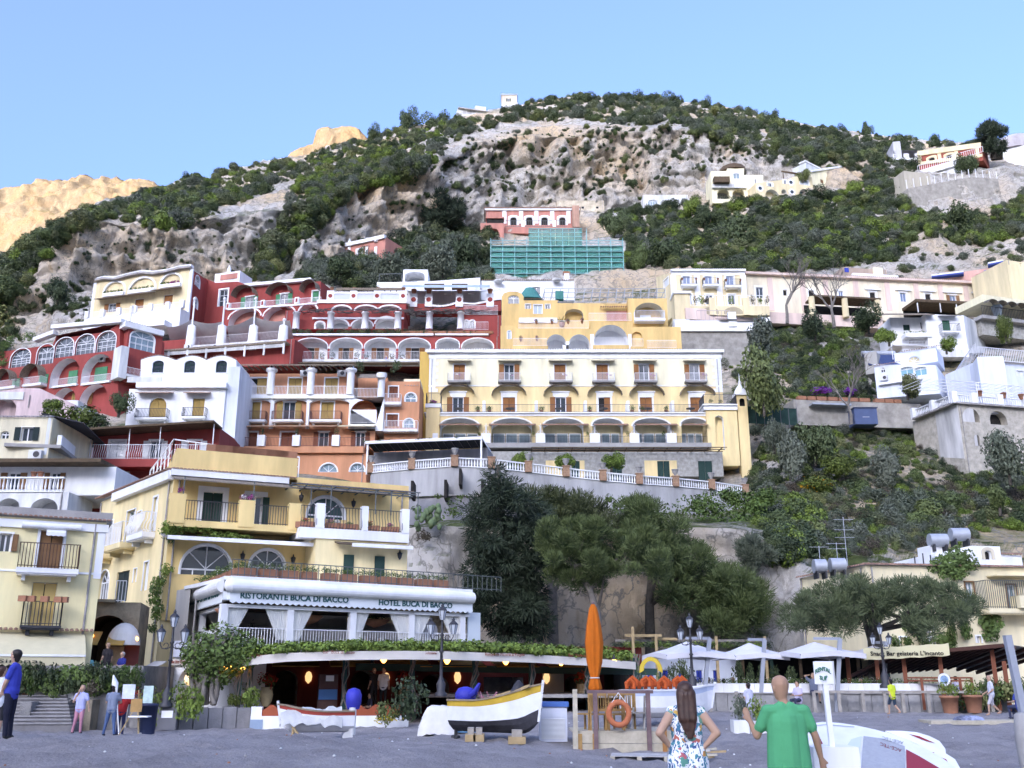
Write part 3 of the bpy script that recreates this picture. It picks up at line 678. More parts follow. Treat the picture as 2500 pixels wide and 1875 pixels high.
zs=L.z(1100,1012); ztop=L.z(1100,742); pil=[(200,245),(620,700),(1090,1170),(1555,1640),(1900,1980),(2215,2300)]
arc=[(275,585),(718,1045),(1165,1490),(1590,1830),(1940,2240),(2360,2560)]; sA=L.s_(140,900); sE=L.s_(2600,900)
for i,(x0,x1)in enumerate(arc):
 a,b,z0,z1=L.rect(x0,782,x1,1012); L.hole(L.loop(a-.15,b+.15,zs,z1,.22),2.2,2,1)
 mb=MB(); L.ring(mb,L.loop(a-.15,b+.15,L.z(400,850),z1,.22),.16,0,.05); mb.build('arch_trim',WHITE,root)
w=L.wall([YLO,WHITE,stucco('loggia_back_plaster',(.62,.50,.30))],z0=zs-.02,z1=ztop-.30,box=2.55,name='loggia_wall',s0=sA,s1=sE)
mb=L.box(MB(),sA-.1,sE+.1,ztop-.3,ztop-.02,-2.5,.1); L.box(mb,sA-.25,sE+.2,ztop-.02,ztop+.1,-2.5,.3); mb.build('terrace_cornice',WHITE,root)
L.rail(sA,sE,ztop+.1,.95,.15,IRON,sp=.15)
for i,(x0,x1)in enumerate([(255,620),(685,1090),(1140,1545),(1590,1885),(1945,2310),(2365,2570)]):
 a,b,z0,z1=L.rect(x0,838,x1,885); L.awn(a,b,z1,1.1,.35,mat('awning_brown',(.27,.15,.10),.9,.15,3),.06); L.part('awning_rail',TILE,a,b,z1-.02,z1+.1,.0,.12)
 a,b,z0,z1=L.rect(arc[i][0]-5,922,arc[i][1]+5,1008); n=3
 for q in range(n):
  s0=a+(b-a)*q/n; mb=L.box(MB(),s0+.05,s0+(b-a)/n-.05,zs+.02,zs+1.85,-2.18,-2.1)
  o=mb.build('glass_door',WMET,root); L.part('pane',GLASSB,s0+.15,s0+(b-a)/n-.15,zs+.15,zs+1.75,-2.1,-2.08,o)
for x0,x1 in pil:
 a,b,z0,z1=L.rect(x0,920,x1,1010); L.part('pillar',WHITE,a,b,zs,z1,.0,.5)
 mb=MB(); c=(a+b)/2
 for sg in(-1,1):mb.tube([L.W(c+sg*x,z1+y,.25)for x,y in((.06,0),(.06,.7),(.12,1.0),(.2,.95))],.03,5); mb.tube([L.W(c+sg*(.1+.22*math.sin(q)),z1+.25+.2*math.cos(q)-.1,.25)for q in(0,.8,1.6,2.4,3.2,4)],.03,5)
 mb.beam(L.W(c,z1,.25),L.W(c,z1+1.2,.25),.05); mb.build('iron_scroll',WMET,root); tuft('foliage','ivy',root,L.W(a-.25,z1-.2,.15),(.45,.3,.6),120,.12,x0)
L.rail(L.s_(245,900),L.s_(2560,900),zs,.95,.35,IRON,sp=.16)
L.part('terrace_slab',CONC,L.s_(600,1030),L.s_(2590,1030),L.z(1400,1055),zs-.025,-6,1.2)
for x in(645,1090,1508,1870,2250):
 Zm(1000,600); a=F.s_(x,1380); F.part('terrace_divider',WHITE,a-.14,a+.16,ztop+.1,ztop+1.75,.05,1.9)
for i,x in enumerate((590,690,1140,1560,1925,2220,2010)):
 p=L.W(L.s_(x,1400),ztop+.1,-.4); potplant(p,.9,.4,'ivy',label='potted shrub on the hotel terrace behind the iron railing, %s'%('first from left','second from left','third from left','fourth from left','third from right','rightmost','second from right')[i],group='hotel terrace plants')
for i,x in enumerate((420,870,1295,1680,2065,2440)):
 p=L.W(L.s_(x,1395),ztop+.1,-.9); t=thing('terrace_table','dark round terrace table outside the %s hotel door from the left'%ORD[i],'table',p,'hotel terrace tables')
 mb=MB(); mb.lathe(p+Vector((0,0,.72)),[(.55,0),(.55,.04)],14); mb.build('table_top',IRON,t)
 mb=MB(); mb.lathe(p,[(.25,0),(.25,.03),(.04,.05),(.04,.72)],8); mb.build('pedestal',IRON,t)
Zm(1000,800); P=F.shift(3.0); a,b,z0,z1=P.rect(140,690,258,1010); P.part('pier',YLO,a,b,zs-3,z1,-4,0)
P.part('pier_cap',WHITE,a-.12,b+.12,z1,z1+.45,-4,.12); P.rail(a-.05,b+.05,z1+.45,1.3,0,IRON,sides=2,sp=.13)
tuft('flowers',MAG,root,P.W((a+b)/2,z1+.6,-.3),(.7,.3,.5),90,.22,2); tuft('foliage','ivy',root,P.W((a+b)/2,z1+.5,-.35),(.8,.3,.5),150,.12,1)
F.part('side_pilaster',stucco('deep_yellow_plaster',(.74,.44,.13)),F.s_(85,400),-.02,zs-1,zt-.1,-9,-.15)
Zm(1500,600); Q=L.shift(.5); a,b,z0,z1=Q.rect(798,1420,1065,1659); zb=Q.z(930,1900)
lp=Q.loop(Q.s_(870,1560),Q.s_(945,1560),Q.z(900,1760),Q.z(900,1465),.5); Q.hole(lp,.8,0,1)
Q.wall([YLO,WHITE],z0=zb,z1=z1,box=4,s0=a,s1=b,name='corner_wall')
mb=Q.box(MB(),a-.25,b+.05,z1,z1+.5,-4,.2); Q.box(mb,a-.4,b+.05,z1+.5,z1+.65,-4,.4); mb.build('corner_cornice',WHITE,root)
Q.rail(a-.2,b,z1+.65,1.2,.15,IRON,sides=3,sp=.15)
for x in(840,920,1005):tuft('foliage','mix',root,Q.W(Q.s_(x,1340),z1+.9,-.4),(.5,.4,.7),130,.12,x)
T=Q.shift(-.2); a,b=T.s_(1062,1400),T.s_(1150,1400); zr=T.z(1100,1290); zb=T.z(1100,2030)
T.hole(T.loop((a+b)/2-.3,(a+b)/2+.3,T.z(1090,1385),T.z(1090,1318),.5),.5,1,1); T.wall([YLO,DARK],z0=zb,z1=zr,box=b-a,s0=a,s1=b,name='turret_wall')
w=b-a; mb=T.box(MB(),a-.2,b+.2,zr,zr+.3,-w-.2,.2); c=T.W((a+b)/2,zr+.3,-w/2)
mb.lathe(c,[(w*.62,0),(w*.55,.35),(w*.35,.75),(w*.16,1.05),(w*.10,1.3),(w*.14,1.45),(w*.05,1.7),(.03,2.5)],12); mb.build('turret_dome',WHITE,root)
# terrace wall with balustrade below the hotel
root=thing('terrace_wall','grey retaining wall with white balustrade and brick piers below the hotel','wall',at(1350,1250,92))
pts=[(905,1155,94),(1005,1146,90),(1110,1139,88),(1200,1143,88),(1290,1153,89),(1382,1164,90),(1472,1174,91),(1561,1182,92),(1650,1188,93.5),(1738,1196,95),(1820,1208,97)]
PW=[at(*p)for p in pts]; GREYW=mat('stained_render',(.44,.43,.42),.95,.3,.5,.3,streak=True); GREYD=mat('dark_stained_render',(.27,.26,.26),.95,.3,.5,.3,streak=True)
mb=MB(); lowz=3.0
for A,B in zip(PW[:-1],PW[1:]):
 for z0,z1,o,m in((-2.6,0,0,0),(lowz,-2.6,.25,1)):
  q=[]
  for P_ in(A,B):
   zt_,zb_=(P_.z+z1,P_.z+z0)if z0<0 and z1==0 else(P_.z-2.6,P_.z-8.5)
   q.append((P_,zt_,zb_))
  (a,at_,ab),(b,bt,bb)=q; yo=Vector((0,-o if m==0 else .35,0)); slope=Vector((0,0 if m==0 else-2.5,0))
  mb.add([(a.x,a.y+yo.y+slope.y,ab),(b.x,b.y+yo.y+slope.y,bb),(b.x,b.y+yo.y,bt),(a.x,a.y+yo.y,at_),(a.x,a.y+8,at_),(b.x,b.y+8,bt)],[(0,1,2,3),(3,2,5,4)],m)
mb.build('wall',[GREYW,GREYD],root)
BRICK=mat('brick_pier',(.40,.22,.14),.9,.25,6,.3)
for i,(A,B)in enumerate(zip(PW[:-1],PW[1:])):
 if i==2:pass
 mb=MB(); d=(B-A).normalized(); balustrade(mb,[A+d*.35,B-d*.35],0,.85,.25,.085); mb.build('balustrade',WHITE,root)
URN=[]
for i,A in enumerate(PW):
 mb=MB().box(A.x-.32,A.x+.32,A.y-.3,A.y+.3,A.z,A.z+.95); mb.box(A.x-.38,A.x+.38,A.y-.36,A.y+.36,A.z+.95,A.z+1.03); mb.build('pier',BRICK,root)
 if i not in(3,):
  mb=MB(); mb.lathe((A.x,A.y,A.z+1.03),[(.2,0),(.12,.1),(.14,.15),(.3,.4),(.28,.55),(.36,.6),(.36,.66),(.2,.6)],10)
  tag(mb.build('urn',CONC),['pale stone urn on pier %s of the balustrade'%w for w in('at the left end','left of the pergola edge','below the pergola','x','right of the tall conifer','between the first two vines','between the second and third vines','left of the green shutters','below the green shutters','right of the green shutters','at the far right end')][i],'urn','urns on the balustrade')
for u,v,h in((1124,1165,40),(1088,1195,45),(1007,1195,40),(1178,1186,26),(1208,1230,34)):
 p=at(u,v,86.2); MB().box(p.x-.12,p.x+.12,p.y-.4,p.y+2,p.z-h/55,p.z+h/55).build('drain_slot',DARK,root)
root,B=house('stone_annex','stone ground floor with green shutters and vine pergola under the hotel',1180,108,1765,108,1130)
Zm(1000,1100,2.528); STONE=mat('rubble_stone',(.40,.38,.34),.95,.3,2.2,.5)
mb=B.box(MB(),0,B.w,B.z(1300,160),B.z(1300,5),-5,0); mb.build('wall',STONE,root)
for x0,x1,m in((1450,1650,YLO),(840,960,YLO),(1040,1080,YLO)):
 a,b,z0,z1=B.rect(x0,62,x1,140); B.part('plaster_panel',m,a,b,z0-.5,z1,.0,.05)
for x0,x1,m in((1528,1604,DGSH),(1780,1866,DGSH),(600,680,DGSH),(1000,1050,DGSH),(1240,1310,DGSH)):
 a,b,z0,z1=B.rect(x0,66,x1,140)
 for k in(0,1):B.part('shutter',m,a+(b-a)*k/2+.02,a+(b-a)*(k+1)/2-.02,z0-.8,z1,.055,.12)
mb=MB()
for i in range(15):
 a=B.w*(.2+.78*i/14); mb.beam(B.W(a,B.z(1300,8),-.2),B.W(a,B.z(1300,8)-.1,2.6),.09)
for o in(.4,1.4,2.5):mb.beam(B.W(B.w*.2,B.z(1300,8)-.05,o),B.W(B.w,B.z(1300,8)-.05,o),.08)
mb.build('pergola',WOOD,root)
root,B=house('shade_pergola','white framed shade roof over the left end of the terrace',912,97,1190,95,1110)
Zm(500,1000); za=B.z(2150,310); mb=MB(); a0,a1=.0,B.w
for a in(a0+.2,a1-.1):mb.beam(B.W(a,za-3.2,2.6),B.W(a,za,2.6),.16)
mb.beam(B.W(a0,za,2.7),B.W(a1,za,2.7),.22,.28); mb.beam(B.W(a1-.1,za,2.7),B.W(a1-.1,za-.3,-2),.15); mb.build('frame',WHITE,root)
mb=MB(); B.awn(a0+.1,a1-.1,za-.35,2.5,-.25,mat('shade_net_black',(.02,.02,.02),.9,.3,3),.04)
for i in range(16):a=a0+(a1-a0)*i/15; mb.beam(B.W(a,za-.42,.1),B.W(a,za-.15,2.6),.05)
mb.build('rafters',IRON,root); B.part('back_wall',GREYD,a0,a1,za-3.6,za-.4,-3,-.1)
for i in range(9):tuft('foliage','ivy',root,B.W(a0+(a1-a0)*i/9,za+.05,2.6),(.7,.4,.22),70,.16,i)
# orange house with white columns
OR=stucco('orange_plaster',(.70,.29,.16)); RED=stucco('pompeian_red_plaster',(.40,.07,.06)); REDL=stucco('coral_red_plaster',(.60,.23,.18))
root,F=house('apartment_house','orange house with white columns and ochre shutters left of the hotel',562,104,1012,104,1000)
Zm(500,600); zr=F.z(900,1050); z2=F.z(900,1288); z1=F.z(900,1560); zg=F.z(900,1950); sR=F.s_(1260,1400)
K=F.shift(-1.6)
for x0,x1,st in((365,535,'p'),(722,835,'c'),(1037,1148,'c')):K.win(x0,1142,x1,1285,st,TANSH,WHITE,.12)
K.wall([OR,WHITE],z0=z2,z1=zr-.25,box=5,name='top_wall',s0=F.s_(225,1200),s1=sR)
for x in(325,865,1185):K.ac(x,1108,.95)
mb=MB(); za=zr
for i in range(22):a=F.s_(240,1070)+(sR-F.s_(240,1070))*i/21; mb.beam(F.W(a,za+.15,-1.5),F.W(a,za-.1,.8),.12,.16)
mb.build('rafter',WOOD,root)['kind']='stuff'; F.awn(F.s_(235,1060),sR+.2,za+.22,.85,.28,CANE,.06,off=0,name='reed_roof'); F.awn(F.s_(235,1060),sR+.2,za+.34,.02,.02,CANE,.05,off=-.05,name='roof_edge')
for x in(235,570,915,1258):
 a=F.s_(x,1200); mb=MB(); c=F.W(a,z2,.0); mb.lathe(c,[(.42,0),(.42,zr-z2-.7),(.45,zr-z2-.6),(.65,zr-z2-.45),(.65,zr-z2-.2),(.35,zr-z2-.2),(.3,zr-z2+.1)],10); mb.build('column',WHITE,root)
for x0,x1 in((245,535),(600,880),(940,1220)):F.rail(F.s_(x0,1250),F.s_(x1,1250),z2,1.0,.05,WMET,sp=.15)
F.part('floor_band',WHITE,F.s_(210,1290)-.2,sR+.3,z2-.42,z2-.002,-1.6,.18)
for(x0,x1),(d0,d1,st)in zip(((237,562),(592,876),(900,1244)),((352,478,'c'),(625,830,'o'),(1003,1112,'c'))):
 a,b,p,q=F.rect(x0,1322,x1,1560); F.hole(F.loop(a,b,z1-.3,q,.12),.5,None,0)
 N=F.shift(-.5); r=N.win(d0,1348,d1,1518,st,TANSH,WHITE,.13); N.wall([OR,WHITE],z0=z1-.6,z1=z2-.4,s0=a-.2,s1=b+.2,box=3,name='recess_wall')
 c=(r[0]+r[1])/2; N.awn(c-1.9,c+1.9,F.z(d0,1318)+.15,.8,.25,CREAMAW,.05); N.balc(c-1.7,c+1.7,r[2],1.0,.95,.22,WHITE,mat('rust_red_iron',(.16,.06,.05),.6,0),sp=.14)
F.wall([WHITE,WHITE],z0=z1-.3,z1=z2-.42,box=.45,s0=F.s_(205,1400),s1=sR,name='frame_wall',back=False)
Zm(500,1000)
for x0,x1,st in((322,450,'c'),(655,780,'c'),(940,1110,'o'),(1265,1420,'o')):F.win(x0,195,x1,345,st,REDSH,WHITE,.15)
zk=F.z(900,345); F.wall([OR,WHITE],z0=zk,z1=z1-.3,box=4,s0=F.s_(210,200),s1=F.s_(1470,200),name='low_wall')
for x0,x1,m in((245,520,TERRA),(520,850,TERRA),(850,1150,TERRA),(1165,1480,CREAMAW)):
 a,b,_,q=F.rect(x0,140,x1,185); F.awn(a,b,q,1.3,.4,mat('faded_clay_awning',(.50,.27,.17),.9,.15,2)if m is TERRA else m,.06)
F.part('terrace',OR,F.s_(300,345),F.s_(1390,345),F.z(900,400),zk,-1,1.6); F.rail(F.s_(310,300),F.s_(1440,300),zk,1.0,1.5,mat('rust_red_iron',(.16,.06,.05)),sp=.15)
for x in(518,815,1152):a=F.s_(x,320); F.part('planter_pillar',WHITE,a-.4,a+.4,zk,zk+1.2,1.1,1.8); tuft('foliage','oak',root,F.W(a,zk+1.3,1.4),(.4,.4,1.0),140,.1,x)
B=F.shift(1.2)
for x0,x1 in((990,1145),(1255,1380)):B.win(x0,465,x1,540,'g',None,WHITE,.12,arch=.5,glass=GLASSB)
B.wall([OR,WHITE],z0=F.z(900,620)-5,z1=F.z(900,402),s0=B.s_(480,450),s1=B.s_(1400,450),box=4,name='base_wall')
Zm(500,600); a0=sR+.02; a1=F.s_(1545,1400); z3=F.z(1400,1310)
F.hole(F.loop(F.s_(1258,1440),F.s_(1485,1440),F.z(1370,1540),F.z(1370,1335),.5),1.2,1,1); F.wall([WHITE,OR],z0=z1-.5,z1=z3,s0=a0,s1=a1,box=4,name='wing_frame')
F.part('wing_door',REDSH,F.s_(1330,1450),F.s_(1440,1450),F.z(1370,1535),F.z(1370,1395),-1.19,-1.1); F.rail(F.s_(1255,1500),F.s_(1482,1500),F.z(1370,1532),1.0,.02,WMET,sp=.15)
K.part('wing_back',OR,a0+.3,a1,z3,F.z(1400,1090),-3,-.6); F.rail(a0+.2,a1-.6,z3,1.05,.0,WMET,sp=.15)
mb=MB(); c=F.W(F.s_(1525,1200),z3,0); h=F.z(1525,1105)-z3; mb.lathe(c,[(.4,0),(.4,h*.75),(.6,h*.88),(.6,h)],10); mb.build('column',WHITE,root)
F.awn(F.s_(1335,1100),F.s_(1560,1100),F.z(1400,1090),1.6,.9,CANE,.06,name='reed_roof',off=-1)
W2=F.shift(-1.0)
W2.win(1590,1215,1668,1312,'c',REDSH,WHITE,.12); W2.win(1732,1272,1826,1348,'g',None,WHITE,.12,arch=.5,glass=GLASSB); W2.win(1572,1455,1668,1560,'c',REDSH,WHITE,.12); W2.win(1718,1495,1808,1572,'g',None,WHITE,.12,arch=.5,glass=GLASSB)
W2.wall([OR,WHITE],z0=F.z(1700,1900)-4,z1=F.z(1700,1150),s0=a1,s1=W2.s_(1852,1400),box=5,name='wing_wall')
for y,x0,x1 in((1370,1545,1700),(1602,1545,1845)):a,b=W2.s_(x0,y),W2.s_(x1,y); W2.balc(a,b,W2.z(1650,y),.9,1.0,.2,WHITE,WMET,sp=.15,br=False)
W2.tiles(a1,W2.s_(1845,1640),W2.z(1700,1625),.7,TILE,.3,.1,.7); W2.part('yellow_gable',YUP,W2.s_(1715,1170),W2.s_(1855,1170),W2.z(1780,1212),W2.z(1780,1140),-4,-.5); W2.tiles(W2.s_(1720,1200),W2.s_(1850,1200),W2.z(1780,1210),.1,TILEG,.3,.1,.6)
for x in(1335,1650):tuft('foliage','oak',root,K.W(K.s_(x,1060),K.z(x,1075),-.4),(1.0,.7,1.6),260,.1,x)
# white house with three barrel roofs
root,F=house('barrel_roof_house','white house with three rounded roof bays and arched green windows',341,100,575,100,960)
Zm(0,600); zb=F.z(1600,1225); ol=[(0,zb),(F.w,zb)]; bays=[(2040,1785),(1780,1525),(1510,1215)]
for x0,x1 in bays:
 a,b=F.s_(x0,1000),F.s_(x1,1000); h0=F.z(1600,985); h=F.z(1600,948)-h0
 ol+=[(a+(b-a)*i/10,h0+h*math.sin(math.pi*i/10))for i in range(11)]
for x0,x1 in((1318,1414),(1592,1686),(1866,1960)):F.win(x0,990,x1,1098,'w',None,WHITE,.08,arch=.35,fr=DGSH,name='window',sill=True)
F.wall([WHITE],outline=ol,box=8); F.part('rear_block',WHITE2,.2,F.w-.2,zb-8,zb-.05,-8,-.5)
for x0,x1 in bays:
 a,b=F.s_(x1,1000),F.s_(x0,1000); F.tiles(a,b,0,.12,TILE,.28,.09,.5,zz=lambda s,a=a,b=b:h0+h*math.sin(math.pi*(s-a)/(b-a))+.02)
T=F.shift(1.8); T.part('terrace_slab',WHITE,T.s_(1180,1225),T.s_(1960,1225),zb-.6,zb,-2,.3); T.rail(T.s_(1390,1200),T.s_(1910,1200),zb,.9,.2,WMET,sp=.14); T.part('parapet',WHITE2,T.s_(1100,1220),T.s_(1395,1220),zb,zb+.55,.0,.25)
L=F.shift(1.6); zl=L.z(1500,1640)-5; r1=L.win(1290,1312,1436,1500,'c',TANSH,WHITE,.1,arch=.5); r2=L.win(1662,1318,1764,1490,'c',TANSH,WHITE,.1)
L.wall([WHITE,WHITE],z0=zl,z1=zb-.62,s0=L.s_(1098,1400),s1=L.s_(1935,1400),box=9,name='lower_wall')
for(x0,x1,y),r in(((1185,1462,1500),r1),((1590,1792,1490),r2)):L.balc(L.s_(x0,y),L.s_(x1,y),r[2],.9,.95,.2,WHITE,IRON,bulge=.2,sp=.15)
for x0,x1 in((1195,1500),(1605,1822)):L.awn(L.s_(x0,1290),L.s_(x1,1290),L.z(1400,1272),.9,.25,TILE,.08)
L.part('side_wall',stucco('bluish_white_plaster',(.66,.70,.74)),L.s_(1935,1400)+.01,L.s_(2040,1400),zl,F.z(1990,1075),-8,-.3)
# pink house, left
PINK=stucco('pale_pink_plaster',(.72,.52,.50),.2)
root,F=house('pink_house','pale pink house with weathered white roof at the left edge',-60,93,182,93,990)
F.hole(F.loop(F.s_(-60,1400),F.s_(140,1400),F.z(40,1480),F.z(40,1325),.4),1,0,0); F.wall([PINK],outline=[(0,F.z(10,1560)-5),(F.w,F.z(10,1560)-5),(F.w,F.z(500,1370)),(F.s_(330,1300),F.z(330,1230)),(F.s_(200,1300),F.z(200,1228)),(0,F.z(0,1275))],box=7)
F.part('parapet',WHITE2,F.s_(-100,1280),F.s_(210,1280),F.z(10,1330),F.z(10,1265),-3,.15); F.part('side_block',WHITE2,F.s_(335,1300),F.s_(640,1300),F.z(480,1500)-5,F.z(480,1310),-6,-1)
mb=MB(); mb.beam(F.W(F.s_(262,1300),F.z(260,1400),.1),F.W(F.s_(262,1300),F.z(260,1290),.1),.08); mb.build('down_pipe',CONC,root)
# red hotel with arched glazing, left
root,F=house('red_hotel','long dark red building with arched glazed loggias at the left',20,131,300,124,900)
Zm(0,600); top=lambda x:F.z(x,880-(x-100)*.24); zf=F.z(600,960);
gz=[(95,262,890,1045),(322,462,852,1022),(474,634,795,960),(655,815,768,935),(835,1000,742,912)]
for x0,x1,y0,y1 in gz:F.win(x0,y0,x1,y1,'w',None,WHITE,.12,arch=.4,dep=.3,name='window',glass=GLASSB if x0>2000 else None)
big=[(440,690,975,1215),(710,975,938,1190),(455,650,1228,1420),(690,930,1195,1400)]
for x0,x1,y0,y1 in big:
 a,b,p,q=F.rect(x0,y0,x1,y1); F.hole(F.loop(a,b,p,q,.5),1.5,1,2)
F.wall([RED,RED,WHITE],outline=[(F.s_(-200,1300),F.z(400,1560)),(F.s_(1035,1300),F.z(400,1560)),(F.s_(1035,700),F.z(1000,668)),(F.s_(490,760),F.z(490,775)),(F.s_(480,800),F.z(480,860)),(F.s_(-200,860),F.z(60,905))],box=9)
N=F.shift(-1.49)
for x0,x1,y0,y1,m in((592,668,1080,1205,GRSH),(820,925,1050,1170,GRSH),(620,655,1275,1380,TANSH),(735,800,1255,1370,ORSH)):
 a,b,p,q=N.rect(x0,y0,x1,y1)
 for k in(0,1):N.part('shutter',m,a+(b-a)*k/2+.03,a+(b-a)*(k+1)/2,p,q,.02,.1)
for x0,x1,y in((460,668,1205),(715,955,1180)):F.rail(F.s_(x0,y),F.s_(x1,y),F.z((x0+x1)/2,y),1.0,.1,WMET,sp=.17); F.part('balcony_slab',WHITE,F.s_(x0,y),F.s_(x1,y),F.z((x0+x1)/2,y)-.25,F.z((x0+x1)/2,y),-1,.25)
N.ac(890,985,1.0)
for x0,x1,y0,y1 in((470,1075,690,740),(315,490,790,850)):
 a,b=F.s_(x0,y1),F.s_(x1,y0); mb=MB(); mb.beam(F.W(a,F.z(x0,y1-10)+.3,.3),F.W(b,F.z(x1,y0-15)+.3,.3),.9,.55); mb.build('white_cornice',WHITE,root)
for x0,x1,y0,y1 in((5,155,1080,1180),(245,405,1035,1140)):a,b,p,q=F.rect(x0,y0,x1,y1); F.fan(a,b,p,q,1.4)
for x0,x1,y0,y1 in((102,165,1155,1230),(335,410,1118,1195)):F.part('shutter',GRSH,F.s_(x0,y1),F.s_(x1,y1),F.z(x0,y1),F.z(x0,y0),.02,.1)
for x0,x1,y in((-20,180,1240),(245,405,1210)):F.balc(F.s_(x0,y),F.s_(x1,y),F.z((x0+x1)/2,y),1.1,1.0,.25,WHITE,WMET,sp=.17,br=False)
for i,(x,y)in enumerate(((60,900),(90,860),(180,840),(30,980),(250,830),(40,1050))):tuft('ivy','ivy',root,F.W(F.s_(x,y),F.z(x,y),.3),(1.8,.5,1.5),260,.1,i)
G=Fac(root,300,124,398,128,880)
G.win(1125,740,1335,905,'w',None,WHITE,.15,arch=.3,dep=.2,name='window',glass=GLASSB)
G.wall([RED,WHITE],z0=G.z(1200,1200),z1=G.z(1200,725),s0=.3,s1=G.s_(1405,800),box=6,name='right_wall'); G.part('white_cornice',WHITE,G.s_(1065,700),G.s_(1410,700),G.z(1200,735),G.z(1200,690),-4,.5)
G.part('stair_wall',WHITE2,G.s_(1000,1000),G.s_(1070,1000),G.z(1030,1160),G.z(1030,880),-1,1.2); G.tiles(G.s_(1065,690),G.s_(1410,690),G.z(1200,690),.5,TILEG,.35,.12,.6)
G.balc(G.s_(1050,1130),G.s_(1205,1130),G.z(1120,1135),1.2,1.0,.25,WHITE,WMET,bulge=.2,sp=.17,br=False)
# yellow and red house on top, left
root,F=house('wavy_roof_house','yellow fronted red house with wavy roof and three loggias under the cliff',226,151,465,146,720)
YT=stucco('cream_yellow_plaster',(.84,.66,.40)); zb=F.z(1200,640)
for x0,x1,y0,y1 in((905,1075,315,435),(1125,1340,280,405),(1395,1562,245,360)):
 a,b,p,q=F.rect(x0,y0,x1,y1); F.hole(F.loop(a,b,p,q,.42),2.2,2,1); mb=MB(); F.ring(mb,F.loop(a,b,p,q,.42),.3,0,.06); mb.build('arch_trim',WHITE,root)
 F.part('planter',WHITE,a+.1,b+.2,p-.1,p+.5,.0,.5); F.awn(a-.8,b+.4,p-.35,1.6,.5,CANE,.06,name='reed_awning')
 for k in range(6):tuft('foliage','ivy' if x0!=1395 or k<3 else MAG,root,F.W(a+(b-a)*(k+.5)/6,p+.5,.25),(.6,.35,.6),80,.2,k)
for x0,x1,y0,y1,st in((905,1035,500,570,'o'),(1165,1240,460,540,'c'),(1415,1490,425,505,'c')):F.win(x0,y0,x1,y1,st,ORSH,None)
F.wall([YT,WHITE,stucco('loggia_cream',(.74,.70,.6))],outline=[(0,zb),(F.w,zb)]+[(F.s_(x,y),F.z(x,y))for x,y in((1650,195),(1560,205),(1450,235),(1330,252),(1230,245),(1130,265),(1000,300),(900,295),(840,310))],box=.3)
for k,(x0,y0,x1,y1)in enumerate(((838,312,900,297),(900,297,1000,302),(1000,302,1130,267),(1130,267,1230,247),(1230,247,1330,254),(1330,254,1450,237),(1450,237,1560,207),(1560,207,1655,197))):
 A,B=F.W(F.s_(x0,y0),F.z(x0,y0)+.15,.2),F.W(F.s_(x1,y1),F.z(x1,y1)+.15,.2); MB().beam(A,B,.8,.35).build('roof_edge',TILEG,root); MB().beam(A+Vector((0,.6,.4)),B+Vector((0,.6,.4)),.8,.5).build('roof_edge',WHITE,root)
F.part('corner_pilaster',WHITE,F.w-.5,F.w+.02,zb,F.z(1640,205),-.3,.06); F.part('corner_pilaster',WHITE,0,.5,zb,F.z(840,320),-.3,.06)
T=F.shift(2.5)
for x0,x1,y in((730,1130,610),(1140,1560,560)):
 a,b=T.s_(x0,y),T.s_(x1,y); z=T.z((x0+x1)/2,y); T.part('terrace_wall',WHITE,a,b,z-3.2,z,-2.5,0); T.rail(a,b,z,1.1,-.1,WMET,sp=.2)
 for q in(0,.33,.68,.97):T.part('terrace_post',WHITE,a+(b-a)*q,a+(b-a)*q+.7,z,z+1.3,-.4,.1)
U=F.shift(4.5); U.part('lower_terrace',WHITE,U.s_(1070,660),U.s_(1420,660),U.z(1250,700),U.z(1250,655),-3,0); U.rail(U.s_(1130,620),U.s_(1400,620),U.z(1250,655),1.3,-.1,WMET,sp=.2)
G=Fac(root,465,146,535,158,720)
G.win(1685,258,1728,360,'g',None,WHITE,.15,arch=.5,glass=GLASSB); G.win(1668,445,1710,540,'g',None,WHITE,.15,arch=.5,glass=GLASSB)
G.wall([RED,WHITE],outline=[(.02,G.z(1700,700)),(G.w,G.z(1700,700)),(G.w,G.z(1855,320)),(.02,G.z(1655,200))],box=.3,name='side_wall'); zz=F.z(845,330); MB().add([F.W(.1,zz,-.3),F.W(F.w,zz,-.3),G.W(G.w,zz,-.2),F.W(.1,zz,-9)],[(0,1,2,3)]).build('flat_roof',WHITE2,root)
# red hotel, upper rows
root,F=house('red_terraced_hotel','dark red terraced hotel with cane canopies and white arches',526,152,790,146,750)
Zm(500,600)
F.win(125,380,195,520,'w',None,WHITE,.25); F.win(315,440,458,530,'o',GRSH,WHITE,.2); F.win(617,415,755,500,'o',GRSH,WHITE,.2); F.win(930,390,985,480,'c',GRSH,WHITE,.2)
F.wall([RED,WHITE],outline=[(F.s_(0,600),F.z(0,700)),(F.s_(1000,600),F.z(500,640)),(F.s_(1000,300),F.z(930,315)),(F.s_(400,350),F.z(400,350)),(F.s_(280,350),F.z(280,310)),(F.s_(90,330),F.z(90,320)),(F.s_(0,300),F.z(0,280))],box=8)
for x0,x1,y0,y1 in((275,460,360,440),(572,765,340,420),(860,1000,315,400)):a,b,p,q=F.rect(x0,y0,x1,y1); F.fan(a,b,p,q,1.6)
mb=MB(); mb.beam(F.W(F.s_(360,350),F.z(360,350),.2),F.W(F.s_(930,295),F.z(930,300),.2),1.0,.5); mb.build('white_cornice',WHITE,root); F.tiles(F.s_(380,330),F.s_(940,300),0,.4,TILEG,.4,.13,.7,zz=lambda s:F.z(380,338)+(F.z(930,298)-F.z(380,338))*(s-F.s_(380,330))/(F.s_(940,300)-F.s_(380,330)))
F.part('roof_room',WHITE,F.s_(75,300),F.s_(290,300),F.z(180,330),F.z(180,225),-4,-.3); F.part('red_panel',REDL,F.s_(130,250),F.s_(275,250),F.z(200,285),F.z(200,240),-.3,-.2)
